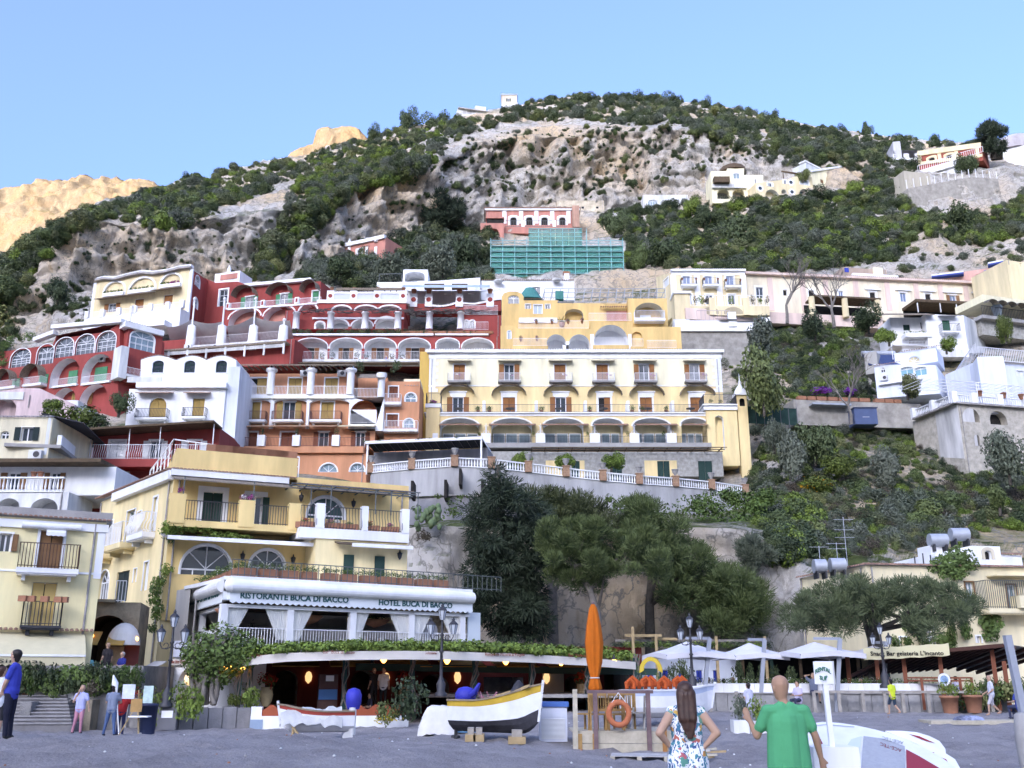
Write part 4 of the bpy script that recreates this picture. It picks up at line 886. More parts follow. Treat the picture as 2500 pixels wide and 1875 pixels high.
mb=MB(); p=F.W(F.s_(180,215),F.z(180,225),-1); mb.lathe(p,[(.6,0),(.3,.5),(.35,.9),(.05,1.6)],8); mb.build('finial',WHITE,root)
T=F.shift(2.2)
for x0,x1,y0,y1 in((210,480,545,650),(510,775,520,625),(815,970,505,590)):
 a,b,p,q=T.rect(x0,y0,x1,y1); T.hole(T.loop(a,b,T.z(500,700),q,.38),1.5,1,2); mb=MB(); T.ring(mb,T.loop(a,b,q-1.5,q,.38),.25,0,.05); mb.build('arch_trim',WHITE,root)
T.wall([RED,REDL,WHITE],outline=[(T.s_(180,600),T.z(500,700)),(T.s_(1000,600),T.z(500,700)),(T.s_(1000,500),T.z(1000,498)),(T.s_(180,540),T.z(190,552))],box=2.1,name='terrace_front')
for i in range(4):
 x0,x1=200+i*200,400+i*200; A=T.W(T.s_(x0,540),T.z(x0,553-(x0-190)*.067),0); B=T.W(T.s_(x1,540),T.z(x1,553-(x1-190)*.067),0); MB().beam(A,B,.4,.25).build('coping',WHITE,root)
 mb=MB(); n=20
 for k in range(n+1):q=A.lerp(B,k/n); mb.beam(q,q+Vector((0,0,1.1)),.035)
 mb.beam(A+Vector((0,0,1.1)),B+Vector((0,0,1.1)),.06); mb.build('railing',WMET,root)
for x,y in((200,520),(500,495),(795,470)):a=T.s_(x,y); T.part('terrace_post',WHITE,a-.35,a+.35,T.z(x,y+30),T.z(x,y-25),-.4,.1); T.part('red_inset',RED,a-.18,a+.18,T.z(x,y+18),T.z(x,y-14),.1,.13)
root,F=house('canopy_terrace','red terrace with grey canvas canopies on white columns',392,136,690,132,830)
Zm(0,600); zt=F.z(1900,850)
F.wall([RED],z0=F.z(1900,1060),z1=zt,s0=F.s_(1330,880),s1=F.s_(2540,880),box=9)
F.part('parapet',RED,F.s_(1330,830),F.s_(1655,830),zt,F.z(1500,815),-.4,0)
for x0,x1,cx in((1655,1865,0),(1925,2140,0),(2204,2410,0)):F.rail(F.s_(x0,820),F.s_(x1,820),zt,1.9*.7,0,WMET,bulge=.15,sp=.2); F.part('bay_sill',WHITE2,F.s_(x0,850),F.s_(x1,850),zt-.2,zt+.05,-.2,.15)
for x,w in((1645,50),(1908,50),(2180,50),(2440,90)):
 a=F.s_(x,740); z1=F.z(x,690); mb=MB(); mb.lathe(F.W(a,zt-.3,-.3),[(.75,0),(.62,z1-zt+.3),(.45,z1-zt+.4)],10); mb.build('column',WHITE,root)
 mb=MB(); mb.beam(F.W(a,z1,-.3),F.W(a,z1+4.2 if w==50 else z1+1,-.3),.2); mb.ball(F.W(a,z1+(4.3 if w==50 else 1),-.3),.28,8); mb.build('mast',WHITE,root)
for(x0,yl),(x1,yr),yb in(((1430,700),(1660,625),800),((1660,640),(1925,650),800),((1950,690),(2190,600),800),((2190,610),(2500,640),790)):
 A,B=F.W(F.s_(x0,yl),F.z(x0,yl),-.2),F.W(F.s_(x1,yr),F.z(x1,yr),-.2); n=8; mb=MB(); V=[]
 for i in range(n+1):
  t=i/n; e=A.lerp(B,t)-Vector((0,0,.4*math.sin(math.pi*t)))
  for k in range(5):q=k/4; V.append(e+Vector((0,7*q,-3.2*q-.5*math.sin(math.pi*q))))
 mb.add(V,[(i*5+k,(i+1)*5+k,(i+1)*5+k+1,i*5+k+1)for i in range(n)for k in range(4)],0,True); mb.build('canvas_canopy',CANVAS,root)
F.part('low_roof',CANE,F.s_(1330,910),F.s_(2500,890),F.z(1900,905),F.z(1900,890),-3,1.4)
mb=MB()
for i in range(8):a=F.s_(1340,920)+i*(F.s_(2480,920)-F.s_(1340,920))/7; mb.beam(F.W(a,F.z(1900,995),1.2),F.W(a,F.z(1900,905),1.2),.25)
for i in range(5):mb.beam(F.W(F.s_(1340,920),F.z(1900,912+i*6),1.2),F.W(F.s_(2480,920),F.z(1900,912+i*6),1.2),.07)
mb.build('pergola',WHITE2,root)
for x in(1630,1860,2110,2185):F.ac(x,880,1.1)
# red block: cane pergola row and arched loggia row
root,F=house('red_arcade_house','red house with five white arched loggias and balcony railing',682,136,1228,136,860)
Zm(500,600); zt=F.z(1300,780); zb=F.z(1300,1005)
ar=[(770,1060),(1080,1355),(1380,1650),(1672,1945),(2000,2195),(2220,2500)]; ar=ar[:4]+[(1998,2195),(2220,2490)]
for i,(x0,x1)in enumerate(ar):
 a,b,p,q=F.rect(x0,800,x1,1005); F.hole(F.loop(a,b,zb,q,.28),1.8,1,1); mb=MB(); F.ring(mb,F.loop(a,b,q-1.6,q,.28),.14,0,.05); mb.build('arch_trim',WHITE,root)
F.wall([RED,WHITE],z0=zb-.02,z1=zt,box=8,s0=F.s_(640,900),s1=F.s_(2550,900))
N=F.shift(-1.79)
for x0,x1 in((845,985),(1155,1283),(1440,1590),(1735,1900)):
 a,b,p,q=N.rect(x0,885,x1,1000); w=(b-a)/3.4; N.part('door_pane',DARK,a+w,b-w,p,q,.01,.04); o=N.part('door_frame',WMET,a+w-.1,b-w+.1,q,q+.12,.01,.1)
 for s0,s1 in((a,a+w-.05),(b-w+.05,b)):N.part('shutter',ORSH,s0,s1,p,q,.03,.12)
mb=F.box(MB(),F.s_(745,760),F.s_(1975,760),zt,zt+.3,-1,.35); F.box(mb,F.s_(1990,760),F.s_(2450,760),zt+.05,zt+.3,-1,.3); mb.build('white_ledge',WHITE,root)
F.part('balcony_floor',WHITE2,F.s_(600,1015),F.s_(1860,1015),zb-.35,zb-.03,-1,1.4); F.rail(F.s_(735,980),F.s_(1855,980),zb,1.25,1.2,WMET,sp=.2,bulge=.12)
F.awn(F.s_(730,1030),F.s_(1850,1030),zb-.5,2.6,.5,CANE,.08,name='reed_roof',off=.2)
for i,x in enumerate((800,1020,1105,1310,1400,1620,1700)):p=F.W(F.s_(x,950),zb,.4); potplant(p,1.5,.5,'olive',label='tall potted shrub, %s from the left in the white arches of the red loggia'%ORD[i],group='loggia plants',n=90)
for i in range(34):
 a=F.s_(735,730)+(F.s_(2460,730)-F.s_(735,730))*i/33
 if 3.9<i<4.2:continue
 tuft('hedge','oak' if i%3 else 'mix',root,F.W(a,zt+.25,-.1),(1.15,.8,1.0 if i<20 else .7),230,.11,i)
for x in(1700,1900,2100,2300):F.part('hedge_trough',TERRA,F.s_(x,750),F.s_(x,750)+3.2,zt+.3,zt+.7,.0,.3)
U=F.shift(-4); zu=U.z(1300,690); zu2=U.z(1300,590)
for x0,x1,y in((1075,1240,640),(1270,1450,640),(1475,1660,620),(960,1030,660)):
 a,b,p,q=U.rect(x0,y,x1,690); U.hole(U.loop(a,b,zu-.5,q,.4),1.5,1,1); mb=MB(); U.ring(mb,U.loop(a,b,q-1.1,q,.4),.25,0,.06); mb.build('arch_trim',WHITE,root)
U.wall([RED,WHITE],z0=zu-.6,z1=U.z(1300,560),box=6,s0=U.s_(690,650),s1=U.s_(1720,650),name='pergola_row_wall')
U.part('white_band',WHITE,U.s_(930,625),U.s_(1720,625),U.z(1300,636),U.z(1300,620),.0,.15)
V=F.shift(-2.5)
for x in(790,1088,1385,1668,1940,2210):
 a=V.s_(x,640); c=V.W(a,V.z(x,690)-.6,0); h=V.z(x,588)-c.z; mb=MB(); mb.lathe(c,[(.55,0),(.48,h),(.6,h),(.6,h+.2)],10); mb.build('column',WHITE,root)
mb=MB(); rs=random.Random(5); a0,a1=V.s_(775,590),V.s_(2300,590); zz=V.z(1300,585)
for i in range(150):a=rs.uniform(a0,a1); o=rs.uniform(-3.5,.8); mb.beam(V.W(a,zz+rs.uniform(.1,.8)+(-o)*.28,o),V.W(a+rs.uniform(1,3.5),zz+rs.uniform(.1,.8)+(-o)*.28,o+rs.uniform(-1,1)),.07)
for i in range(26):a=a0+(a1-a0)*i/25; mb.beam(V.W(a,zz+.1,.6),V.W(a,zz+1.2,-3.5),.1)
o=mb.build('vine_pergola',mat('bare_vine',(.10,.085,.08),.95,.3,3),root); o['kind']='stuff'
X=F.shift(-7)
for x0,x1 in((1105,1260),(1300,1490),(1500,1690)):
 a,b,p,q=X.rect(x0,520,x1,560); X.hole(X.loop(a,b,p-.5,q,.25),1,1,1); mb=MB(); X.ring(mb,X.loop(a,b,q-.8,q,.25),.25,0,.05); mb.build('arch_trim',WHITE,root)
X.wall([RED,WHITE],z0=X.z(1300,580),z1=X.z(1300,480),s0=X.s_(980,520),s1=X.s_(1740,520),box=6,name='top_row_wall')
za=X.z(1300,482); zb2=X.z(1300,400); X.part('parapet',mat('pale_grey_parapet',(.58,.62,.66),.9,.08),X.s_(1085,440),X.s_(1690,440),za+.3,zb2-.3,-.4,.0)
mb=X.box(MB(),X.s_(970,490),X.s_(1745,490),za-.3,za+.25,-.5,.2); X.box(mb,X.s_(1085,400),X.s_(1750,400),zb2-.3,zb2,-.5,.12); mb.build('white_band',WHITE,root)
for x in(1085,1285,1488,1712):a=X.s_(x,440); X.part('parapet_post',WHITE,a-.55,a+.55,za+.25,zb2+.2,-.5,.16); mb=MB(); c=X.W(a,(za+zb2)/2+.1,.16); mb.tube([c,c+Vector((X.n.x,X.n.y,0))*.05],.34,10); mb.build('red_oval',RED,root)
for i,x in enumerate((1095,1290,1495,1715)):p=X.W(X.s_(x,395),zb2+.2,-.2); potplant(p,.9,.6,'ivy',label='clay pot on the %s post of the white and red parapet'%ORD[i],group='pots on the red hotel parapet',n=60)
mb=MB(); zz=X.z(1300,385)
for i in range(12):a=X.s_(1140,380)+(X.s_(1700,370)-X.s_(1140,380))*i/11; mb.beam(X.W(a,zz+.8,-5),X.W(a,zz+.2,0),.12)
mb.beam(X.W(X.s_(1140,380),zz+.2,0),X.W(X.s_(1700,380),zz+.2,0),.3,.35); mb.build('cane_shade',CANE,root); X.part('dark_back',DARK,X.s_(1150,390),X.s_(1690,390),zb2-.2,zz,-5.2,-5)
Zm(1000,600); Y_=F.shift(-3)
Y_.win(470,645,505,715,'g',None,WHITE,.15,arch=.5); Y_.win(518,645,562,715,'g',None,WHITE,.15,arch=.5)
Y_.wall([RED,WHITE],z0=Y_.z(600,790),z1=Y_.z(600,600),s0=Y_.s_(440,700),s1=Y_.s_(790,700),box=6,name='end_wall'); Y_.rail(Y_.s_(465,720),Y_.s_(680,720),Y_.z(600,745),2.0*.65,.9,WMET,sp=.18); Y_.rail(Y_.s_(470,580),Y_.s_(760,580),Y_.z(600,598),1.5,.1,WMET,sp=.18)
Y2=F.shift(-9); P=[(160,500),(200,520),(280,525),(350,512),(420,490),(470,500),(560,505),(640,490),(700,470),(790,460)]
Y2.wall([RED],outline=[(Y2.s_(40,560),Y2.z(400,560)),(Y2.s_(790,560),Y2.z(400,560))]+[(Y2.s_(x,y),Y2.z(x,y))for x,y in reversed([(40,500)]+P)],box=3,name='scalloped_parapet')
for(x0,y0),(x1,y1)in zip(P[:-1],P[1:]):MB().beam(Y2.W(Y2.s_(x0,y0),Y2.z(x0,y0),.05),Y2.W(Y2.s_(x1,y1),Y2.z(x1,y1),.05),.3,.3).build('scalloped_coping',WHITE,root)
for x in(35,165,430,695):a=Y2.s_(x,490); z=Y2.z(x,530); Y2.part('parapet_post',WHITE,a-.6,a+.6,z,z+2.2,-.4,.25); c=Y2.W(a,z+1.2,.25); mb=MB(); mb.tube([c,c+Vector((Y2.n.x,Y2.n.y,0))*.05],.4,10); mb.build('red_oval',RED,root); potplant(Y2.W(a,z+2.2,0),.8,.8,'dry',label='clay pot on a post of the scalloped parapet',group='pots on the scalloped parapet',n=40)
# ochre house above the hotel
OCH=stucco('ochre_plaster',(.80,.50,.21),.12)
root,F=house('ochre_house','ochre orange house with stacked terraces and large white arch',1222,128,1662,128,800)
Zm(1000,600); zb=F.z(1500,905)-2; zm=F.z(1500,720); zt=F.z(1300,640)
for x0,x1,y0 in((1185,1350,765),(1375,1555,765),(1592,1885,682)):
 a,b,p,q=F.rect(x0,y0,x1,905); F.hole(F.loop(a,b,p,q,.5),2.5,1,1)
a,b,p,q=F.rect(1918,742,2008,830); F.hole(F.loop(a,b,p,q,.5),.4,0,0)
F.win(845,735,875,805,'g',None,WHITE,.08,arch=.4,glass=GLASSB)
F.wall([OCH,WHITE],outline=[(0,zb),(F.w,zb),(F.w,F.z(2200,700)),(F.s_(1925,700),F.z(1925,700)),(F.s_(1925,600),F.z(1800,655)),(F.s_(1560,600),F.z(1560,655)),(F.s_(1560,720),zm),(F.s_(940,720),zm),(F.s_(900,720),F.z(900,690)),(0,F.z(800,690))],box=7)
for x0,x1,y,m in((940,1545,715,WMET),(1550,1915,648,WMET)):
 F.rail(F.s_(x0,y),F.s_(x1,y),F.z((x0+x1)/2,y),1.6*.72,.0,m,sp=.16)
for x0,x1,y in((895,1185,875),(1590,1880,870),(2050,2300,892),(1915,2015,880)):F.rail(F.s_(x0,y),F.s_(x1,y),F.z((x0+x1)/2,y),1.15,.4,WMET,sp=.16); F.part('ledge',OCH,F.s_(x0-10,y),F.s_(x1+10,y),F.z((x0+x1)/2,y)-.9,F.z((x0+x1)/2,y),-.1,.6)
for x0,x1,y0 in((1560,1590,770),(1885,1912,770),(1320,1375,865),(1350,1378,835)):F.part('white_pillar',WHITE,F.s_(x0,y0),F.s_(x1,y0),F.z(1500,905),F.z(x0,y0),.0,.35)
B=F.shift(-2.6)
B.win(1000,505,1045,545,'g',None,WHITE,.08); B.win(1072,510,1143,588,'g',None,WHITE,.1,glass=GLASSB); B.win(1172,507,1214,545,'g',None,WHITE,.08); B.win(852,428,946,500,'g',None,None,arch=.3)
a,b,p,q=B.rect(1342,545,1500,650); B.hole(B.loop(a,b,p,q,.35),1.2,0,1)
B.wall([OCH,stucco('arch_lining',(.66,.58,.46))],outline=[(B.s_(795,600),zm-3),(B.s_(1920,600),zm-3),(B.s_(1920,500),B.z(1600,500)),(B.s_(1280,500),B.z(1280,495)),(B.s_(1280,470),B.z(1280,470)),(B.s_(985,470),B.z(985,470))]+[(B.s_(890+95*math.cos(t),440),B.z(890,440-48*math.sin(t)))for t in(0,.6,1.2,1.9,2.5,3.14)],box=5,name='upper_wall')
B.tiles(B.s_(985,465),B.s_(1250,465),B.z(1100,465),.25,TILE,.3,.1,.5); B.part('white_panel',WHITE,B.s_(945,640),B.s_(1275,640),B.z(1100,668),B.z(1100,628),.0,.3)
B.tiles(B.s_(1640,545),B.s_(1930,545),B.z(1780,545),1.0,TILE,.3,.1,.9); B.part('red_niche',REDL,B.s_(1700,600),B.s_(1900,600),B.z(1800,650),B.z(1800,565),.0,.04)
D=F.shift(-.6); a,b,p,q=D.rect(1940,490,2195,650); D.hole(D.loop(a,b,p,q,.4),2.0,0,2); D.wall([OCH,WHITE,stucco('arch_lining',(.66,.58,.46))],z0=D.z(2060,905),z1=D.z(2060,455),s0=D.s_(1890,600),s1=D.s_(2228,600),box=6,name='tower_wall')
D.part('white_door',WSH,D.s_(2005,600),D.s_(2100,600),D.z(2050,645),D.z(2050,558),-1.98,-1.9); D.part('white_door',WSH,D.s_(2030,740),D.s_(2105,740),D.z(2050,768),D.z(2050,712),.0,.06)
D.balc(D.s_(1938,650),D.s_(2198,650),D.z(2060,650),1.2,1.6*.72,.35,WHITE,WMET,sp=.16,br=False)
Zm(1000,600)
for i,(x,y,n)in enumerate(((1095,655,'p'),(1230,655,'p'),(1370,655,'p'),(1490,650,'p'),(960,805,'p'),(1100,800,'p'))):potplant(F.W(F.s_(x,y+40),F.z(x,y+22),.1),.7,.35,'ivy',MAG,label='red flowering pot, %s on %s'%(ORD[i%4],'the white terrace railing of the ochre house' if i<4 else 'the low terrace railing of the ochre house'),group='pots on the ochre house')
p=F.W(F.s_(1318,690),F.z(1318,690),-.5); t=thing('palm_plant','small spiky palm in a pot on the ochre terrace','plant',p)
mb=MB(); mb.lathe(p,[(.3,0),(.45,.6),(.4,.6)],8); mb.build('pot',TERRA,t); mb=MB()
for i in range(26):
 an=i*2.4; e=.3+.7*(i%5)/5; d=Vector((math.cos(an)*math.cos(e),math.sin(an)*math.cos(e),math.sin(e))); q=p+Vector((0,0,.7)); s_=d.cross(Vector((0,0,1))).normalized()*.06
 mb.add([q-s_,q+s_,q+d*1.3+Vector((0,0,-.25))+s_*.2,q+d*1.3+Vector((0,0,-.25))-s_*.2],[(0,1,2,3)])
mb.build('fronds',LM['ivy'],t)
# white houses behind
root,F=house('white_low_house','low white house with tiled roof edge below the green scaffold',1175,152,1402,152,710)
for x0,x1,y0,y1 in((1060,1130,355,420),(1260,1330,390,450)):F.win(x0,y0,x1,y1,'g',None,None)
F.wall([WHITE],z0=F.z(900,470),z1=F.z(900,300),box=7); F.tiles(0,F.w,F.z(900,300),.3,TILE,.35,.12,.8)
a=F.s_(1360,250); F.part('chimney',WHITE,a-.45,a+.45,F.z(1360,300),F.z(1360,215),-2,-1.1); F.part('chimney_cap',TERRA,a-.6,a+.6,F.z(1360,215),F.z(1360,200),-2.1,-1)
for x,y in((765,340),(1270,330)):mb=MB(); c=F.W(F.s_(x,y),F.z(x,y),.8); mb.lathe(c,[(.05,0),(.6,.15),(.85,.4),(.8,.4),(.5,.18)],12); o=mb.build('satellite_dish',WHITE2,root)
root,F=house('white_terrace_house','long white terrace house with grey awnings right of the red hotel',925,150,1172,150,700)
F.wall([WHITE],outline=[(0,F.z(200,500)),(F.w,F.z(200,500)),(F.w,F.z(570,275)),(F.s_(0,330),F.z(0,320)),(0,F.z(0,330))],box=6); F.part('brown_roof',WOOD,F.s_(110,370),F.s_(520,370),F.z(300,385),F.z(300,345),.0,.9)
for x in(100,335,535):a=F.s_(x,370); F.part('pillar',WHITE,a-.6,a+.6,F.z(x,430),F.z(x,325),.2,1.1)
F.awn(F.s_(-20,390),F.s_(790,390),F.z(400,385),5,2.2,CANVAS,.08,name='canvas_roof'); F.awn(F.s_(-20,450),F.s_(700,450),F.z(400,452),1.5,1.0,mat('blue_grey_glass_panel',(.40,.50,.56),.2,.1),.05,off=5.5,name='glass_screen')
Zm(500,600); root,F=house('roof_pavilion','open white rooftop pavilion with wire pergola by the trees',924,153,1060,153,672)
a,b,p,q=F.rect(1728,222,1900,312); F.hole(F.loop(a,b,p,q,.25),3,1,0); F.wall([WHITE,stucco('pavilion_shade',(.60,.62,.62))],z0=F.z(1800,345),z1=F.z(1800,205),s0=F.s_(1712,260),s1=F.s_(1925,260),box=4)
F.part('terrace',WHITE,F.s_(1490,330),F.s_(2030,330),F.z(1700,385),F.z(1700,325),-5,.5); mb=MB()
for x in(1505,1700):
 for o in(0,-4):mb.beam(F.W(F.s_(x,300),F.z(x,325),o),F.W(F.s_(x,300),F.z(x,245),o),.08)
for x in range(1505,1715,22):mb.beam(F.W(F.s_(x,245),F.z(1600,245),0),F.W(F.s_(x,245),F.z(1600,245)+.2,-4),.05)
mb.beam(F.W(F.s_(1505,245),F.z(1600,245),0),F.W(F.s_(1705,245),F.z(1600,240),0),.08); mb.build('wire_pergola',IRONG,root)
Zm(1000,600); root,F=house('steel_pergola','grey steel pergola frames above the ochre house',1322,140,1625,140,710,cat='pergola')
mb=MB(); a0,a1=F.s_(1140,400),F.s_(2200,400)
for i in range(16):a=a0+(a1-a0)*i/15; z=F.z(1700,485); mb.beam(F.W(a,z,0),F.W(a+.6,z+3.2,-2.5),.09); mb.beam(F.W(a+.6,z+3.2,-2.5),F.W(a+.6,z+3.4,-7),.08)
for t in(0,.35,.7,1):mb.beam(F.W(a0+.6*t,F.z(1700,485)+3.2*t,-2.5*t),F.W(a1+.6*t,F.z(1700,485)+3.2*t,-2.5*t),.08)
mb.build('frame',mat('grey_steel_paint',(.30,.33,.34),.5,0),root)
F.part('white_back',WHITE,a0+1,a1,F.z(1700,500),F.z(1700,400),-9,-8); F.part('net_roll',mat('teal_net_cloth',(.01,.22,.20),.8,.2,2),F.s_(1260,430),F.s_(1330,430),F.z(1300,460),F.z(1300,390),-1,0)
mb=MB(); c=F.W(F.s_(1040,400),F.z(1040,445),-1); mb.lathe(c,[(2.2,0),(1.7,.4),(1.3,1.1),(.7,1.9),(.1,2.1)],7,sx=1.0,sy=.6); tag(mb.build('tarpaulin',mat('teal_net_cloth',(.01,.22,.20),.8,.2,2)),'teal tarpaulin draped on the roof of the ochre house','tarpaulin')
# scaffold with green netting
root,F=house('scaffolded_building','cream building behind scaffold and green netting on the slope',1198,184,1520,184,630)
Zm(1000,180,2.528); CRM=stucco('cream_plaster',(.70,.62,.44)); z0=F.z(900,1300); z1=F.z(900,1065)
for y in(1145,1195,1245):
 for x in(600,690,790,880,990,1080,1170,1250):F.win(x,y,x+38,y+34,'d',None,None,dep=.4)
F.wall([CRM],z0=z0-3,z1=z1,box=6,s0=F.s_(505,1100),s1=F.s_(1310,1100)); F.part('upper_wall',CRM,F.s_(745,1000),F.s_(1055,1000),z1,F.z(900,965),-6,-1.5)
S_=F.shift(1.6); mb=MB()
lv=[1300,1262,1232,1195,1160,1128,1095,1062,1030]
for o in(0,-1.2):
 for i in range(12):
  a=S_.s_(500+(1320-500)*i/11,1150); mb.beam(S_.W(a,z0-2,o),S_.W(a,S_.z(900,1015 if i in(0,11)or 4>i or i>8 else 955),o),.13)
 for y in lv:mb.beam(S_.W(S_.s_(500,y),S_.z(900,y),o),S_.W(S_.s_(1320,y),S_.z(900,y),o),.12)
for y in(1005,980,955):
 for o in(0,-1.2):mb.beam(S_.W(S_.s_(733,y),S_.z(900,y),o),S_.W(S_.s_(1066,y),S_.z(900,y),o),.12)
mb.build('scaffold_poles',mat('scaffold_teal_paint',(.16,.42,.42),.5,.2,2),root)
for y in lv[1:-1]:S_.part('scaffold_deck',mat('scaffold_plank',(.30,.36,.34),.8,.2),S_.s_(505,y),S_.s_(1315,y),S_.z(900,y)-.1,S_.z(900,y)-.05,-1.2,-.05)
NET=mat('green_debris_net',(.01,.40,.34),.9,.2,.5,alpha=.45)
for i in range(11):a,b=S_.s_(500+(820)*i/11,1150),S_.s_(500+820*(i+1)/11,1150); S_.part('net_panel',NET,a+.05,b-.05,S_.z(900,1290),S_.z(900,1065),-.3,-.29)
for i in range(4):a,b=S_.s_(735+330*i/4,1000),S_.s_(735+330*(i+1)/4,1000); S_.part('net_panel',NET,a+.05,b-.05,S_.z(900,1065),S_.z(900,952),-.3,-.29)
# coral villa, ruin and small houses under the cliff
root,F=house('coral_villa','coral pink villa with white window surrounds below the grey cliff',1186,216,1413,216,540)
for x in(620,718,812,922):F.win(x,885,x+42,935,'d',None,WHITE,.5,arch=.25)
F.wall([REDL,WHITE],z0=F.z(700,960),z1=F.z(700,838),box=7)
F.part('white_cornice',WHITE,-.3,F.w+.3,F.z(700,846),F.z(700,834),-7,.4); F.part('roof_slab',TILE,-.5,F.w+.5,F.z(700,834),F.z(700,830),-7,.6)
for x in(585,688,782,880,980):a=F.s_(x,880); F.part('pilaster',WHITE,a-.5,a+.5,F.z(700,925),F.z(700,846),.0,.12)
L=F.shift(3); L.rail(L.s_(590,930),L.s_(970,930),L.z(700,945),1.6,0,IRONG,sp=.5,th=.06); L.part('terrace',REDL,L.s_(580,950),L.s_(1045,950),L.z(700,985),L.z(700,945),-4,0)
for x in(700,893):a=L.s_(x,930); L.part('terrace_post',WHITE,a-.4,a+.4,L.z(x,945),L.z(x,905),-.4,.1)
Q=L.shift(2); a,b,p,q=Q.rect(490,955,552,1010); Q.hole(Q.loop(a,b,p,q,.5),2,1,0); Q.wall([REDL,DARK],z0=Q.z(500,1050),z1=Q.z(500,922),s0=Q.s_(437,960),s1=Q.s_(582,960),box=6,name='lower_wall'); Q.part('dark_loggia',DARK,Q.s_(475,910),Q.s_(580,910),Q.z(500,920),Q.z(500,893),-2,-.2); Q.part('loggia_roof',REDL,Q.s_(470,880),Q.s_(585,880),Q.z(500,893),Q.z(500,885),-2,.2)
F.part('side_wing',stucco('faded_coral',(.56,.30,.22),.25),F.s_(1000,900),F.s_(1042,900),F.z(1000,985),F.z(1020,848),0.5,3)
root,F=house('ruined_house','roofless cream house with peeling plaster against the cliff',1360,231,1475,231,515)
for x in(950,1060,1150):F.win(x,818,x+18,832,'d',None,None)
for x0,x1 in((1040,1095),(1140,1190)):a,b,p,q=F.rect(x0,850,x1,885); F.hole(F.loop(a,b,p,q,.5),1,0,0)
F.wall([mat('peeling_plaster',(.66,.54,.40),.95,.4,.5)],z0=F.z(1000,930),z1=F.z(1000,783),box=6)
root,F=house('arched_window_house','small cream house with blue arched window behind trees',1570,226,1680,226,490); F.win(1470,778,1530,820,'g',None,None,arch=.2,glass=GLASSB); F.win(1700,770,1735,805,'g',None,None,arch=.2,glass=GLASSB); F.wall([WHITE2],z0=F.z(1500,860),z1=F.z(1500,748),box=5)
Zm(0,200,2.011); root,F=house('red_villa','red villa with white pilasters half hidden by olive trees',818,197,940,190,610)
F.win(1755,825,1775,850,'g',None,WHITE,.5); F.wall([REDL,WHITE],outline=[(0,F.z(1700,920)),(F.w,F.z(1700,920)),(F.w,F.z(1880,765)),(0,F.z(1645,815))],box=6)
mb=MB(); mb.beam(F.W(0,F.z(1645,815),.1),F.W(F.w,F.z(1880,765),.1),.8,.8); mb.build('white_cornice',WHITE,root)
for x in(1715,1800,1845):a=F.s_(x,840); F.part('pilaster',WHITE,a-.35,a+.35,F.z(x,885),F.z(x,810),.0,.15); mb=MB(); mb.lathe(F.W(a,F.z(x,810-(x-1640)*.05-12),.1),[(.5,0),(.3,.5),(.05,1.2)],8); mb.build('finial',WHITE,root)
L=F.shift(2); L.win(1620,862,1660,915,'g',None,WHITE,.3,arch=.5,glass=GLASSB); L.wall([mat('dark_ivy_wall',(.10,.085,.06),.95,.4,1)],z0=L.z(1650,925),z1=L.z(1650,838),s0=L.s_(1600,880),s1=L.s_(1708,880),box=3,name='garden_wall')
# ridge houses
Zm(1000,180,2.528)
root,F=house('ridge_house','small white house with a balcony on the skyline',1118,352,1212,356,270)
for x,y in((315,240),(345,236),(375,233),(425,216)):F.win(x,y,x+9,y+12,'d',None,None)
F.wall([WHITE2],z0=F.z(400,300),z1=F.z(400,232),box=6); F.part('upper_room',WHITE2,F.s_(405,220),F.s_(470,220),F.z(430,240),F.z(430,203),-5,.3); F.part('roof_slab',TILEG,0,F.w,F.z(400,232),F.z(400,226),-6,1)
for k in range(7):a=F.w*.02+F.w*.55*k/6; F.part('post',WHITE2,a,a+.4,F.z(350,295),F.z(350,262),.6,1)
root,F=house('ridge_tower','square cream tower house with flat roof on the skyline',1224,360,1262,360,245,cat='tower')
F.win(597,153,624,172,'o',DGSH,None); F.wall([stucco('tower_cream',(.62,.52,.42))],z0=F.z(610,225),z1=F.z(610,133),box=6); F.part('white_base',WHITE2,F.s_(568,195),F.s_(668,195),F.z(610,225),F.z(610,182),-6.5,.5); F.part('roof_slab',mat('blue_grey_roof',(.30,.36,.42)),-.3,F.w+.3,F.z(610,133),F.z(610,126),-6,.3); mb=MB(); mb.beam(F.W(.5,F.z(610,126),-1),F.W(.5,F.z(610,105),-1),.12); mb.build('aerial',IRON,root)
# houses on the right skyline
Zm(1700,250,2.765); YV=stucco('soft_yellow_plaster',(.80,.64,.40))
root,F=house('cream_villa','cream villa with double arch base above the gardens',1733,222,1866,222,440)
F.win(150,498,172,522,'o',WSH,None); F.win(250,480,292,515,'g',None,WHITE,.2,glass=GLASSB); F.win(388,518,410,545,'o',WSH,None)
for x0,x1 in((140,222),(245,325)):a,b,p,q=F.rect(x0,585,x1,640); F.hole(F.loop(a,b,p-.5,q,.45),2,1,0)
F.wall([YUP,stucco('grey_niche',(.45,.42,.38))],outline=[(F.s_(97,500),F.z(200,680)),(F.s_(450,500),F.z(200,680)),(F.s_(450,500),F.z(450,490)),(F.s_(322,500),F.z(322,490)),(F.s_(322,440),F.z(322,445)),(F.s_(208,440),F.z(208,445)),(F.s_(208,460),F.z(208,462)),(F.s_(97,460),F.z(97,465))],box=7)
F.part('dark_awning',WOOD,F.s_(110,540),F.s_(215,540),F.z(160,562),F.z(160,525),.2,2); F.part('terrace_band',WHITE2,F.s_(105,570),F.s_(335,570),F.z(200,585),F.z(200,560),.0,.8); F.rail(F.s_(325,480),F.s_(440,480),F.z(390,488),1.5,-.3,IRONG,sp=.4,th=.06)
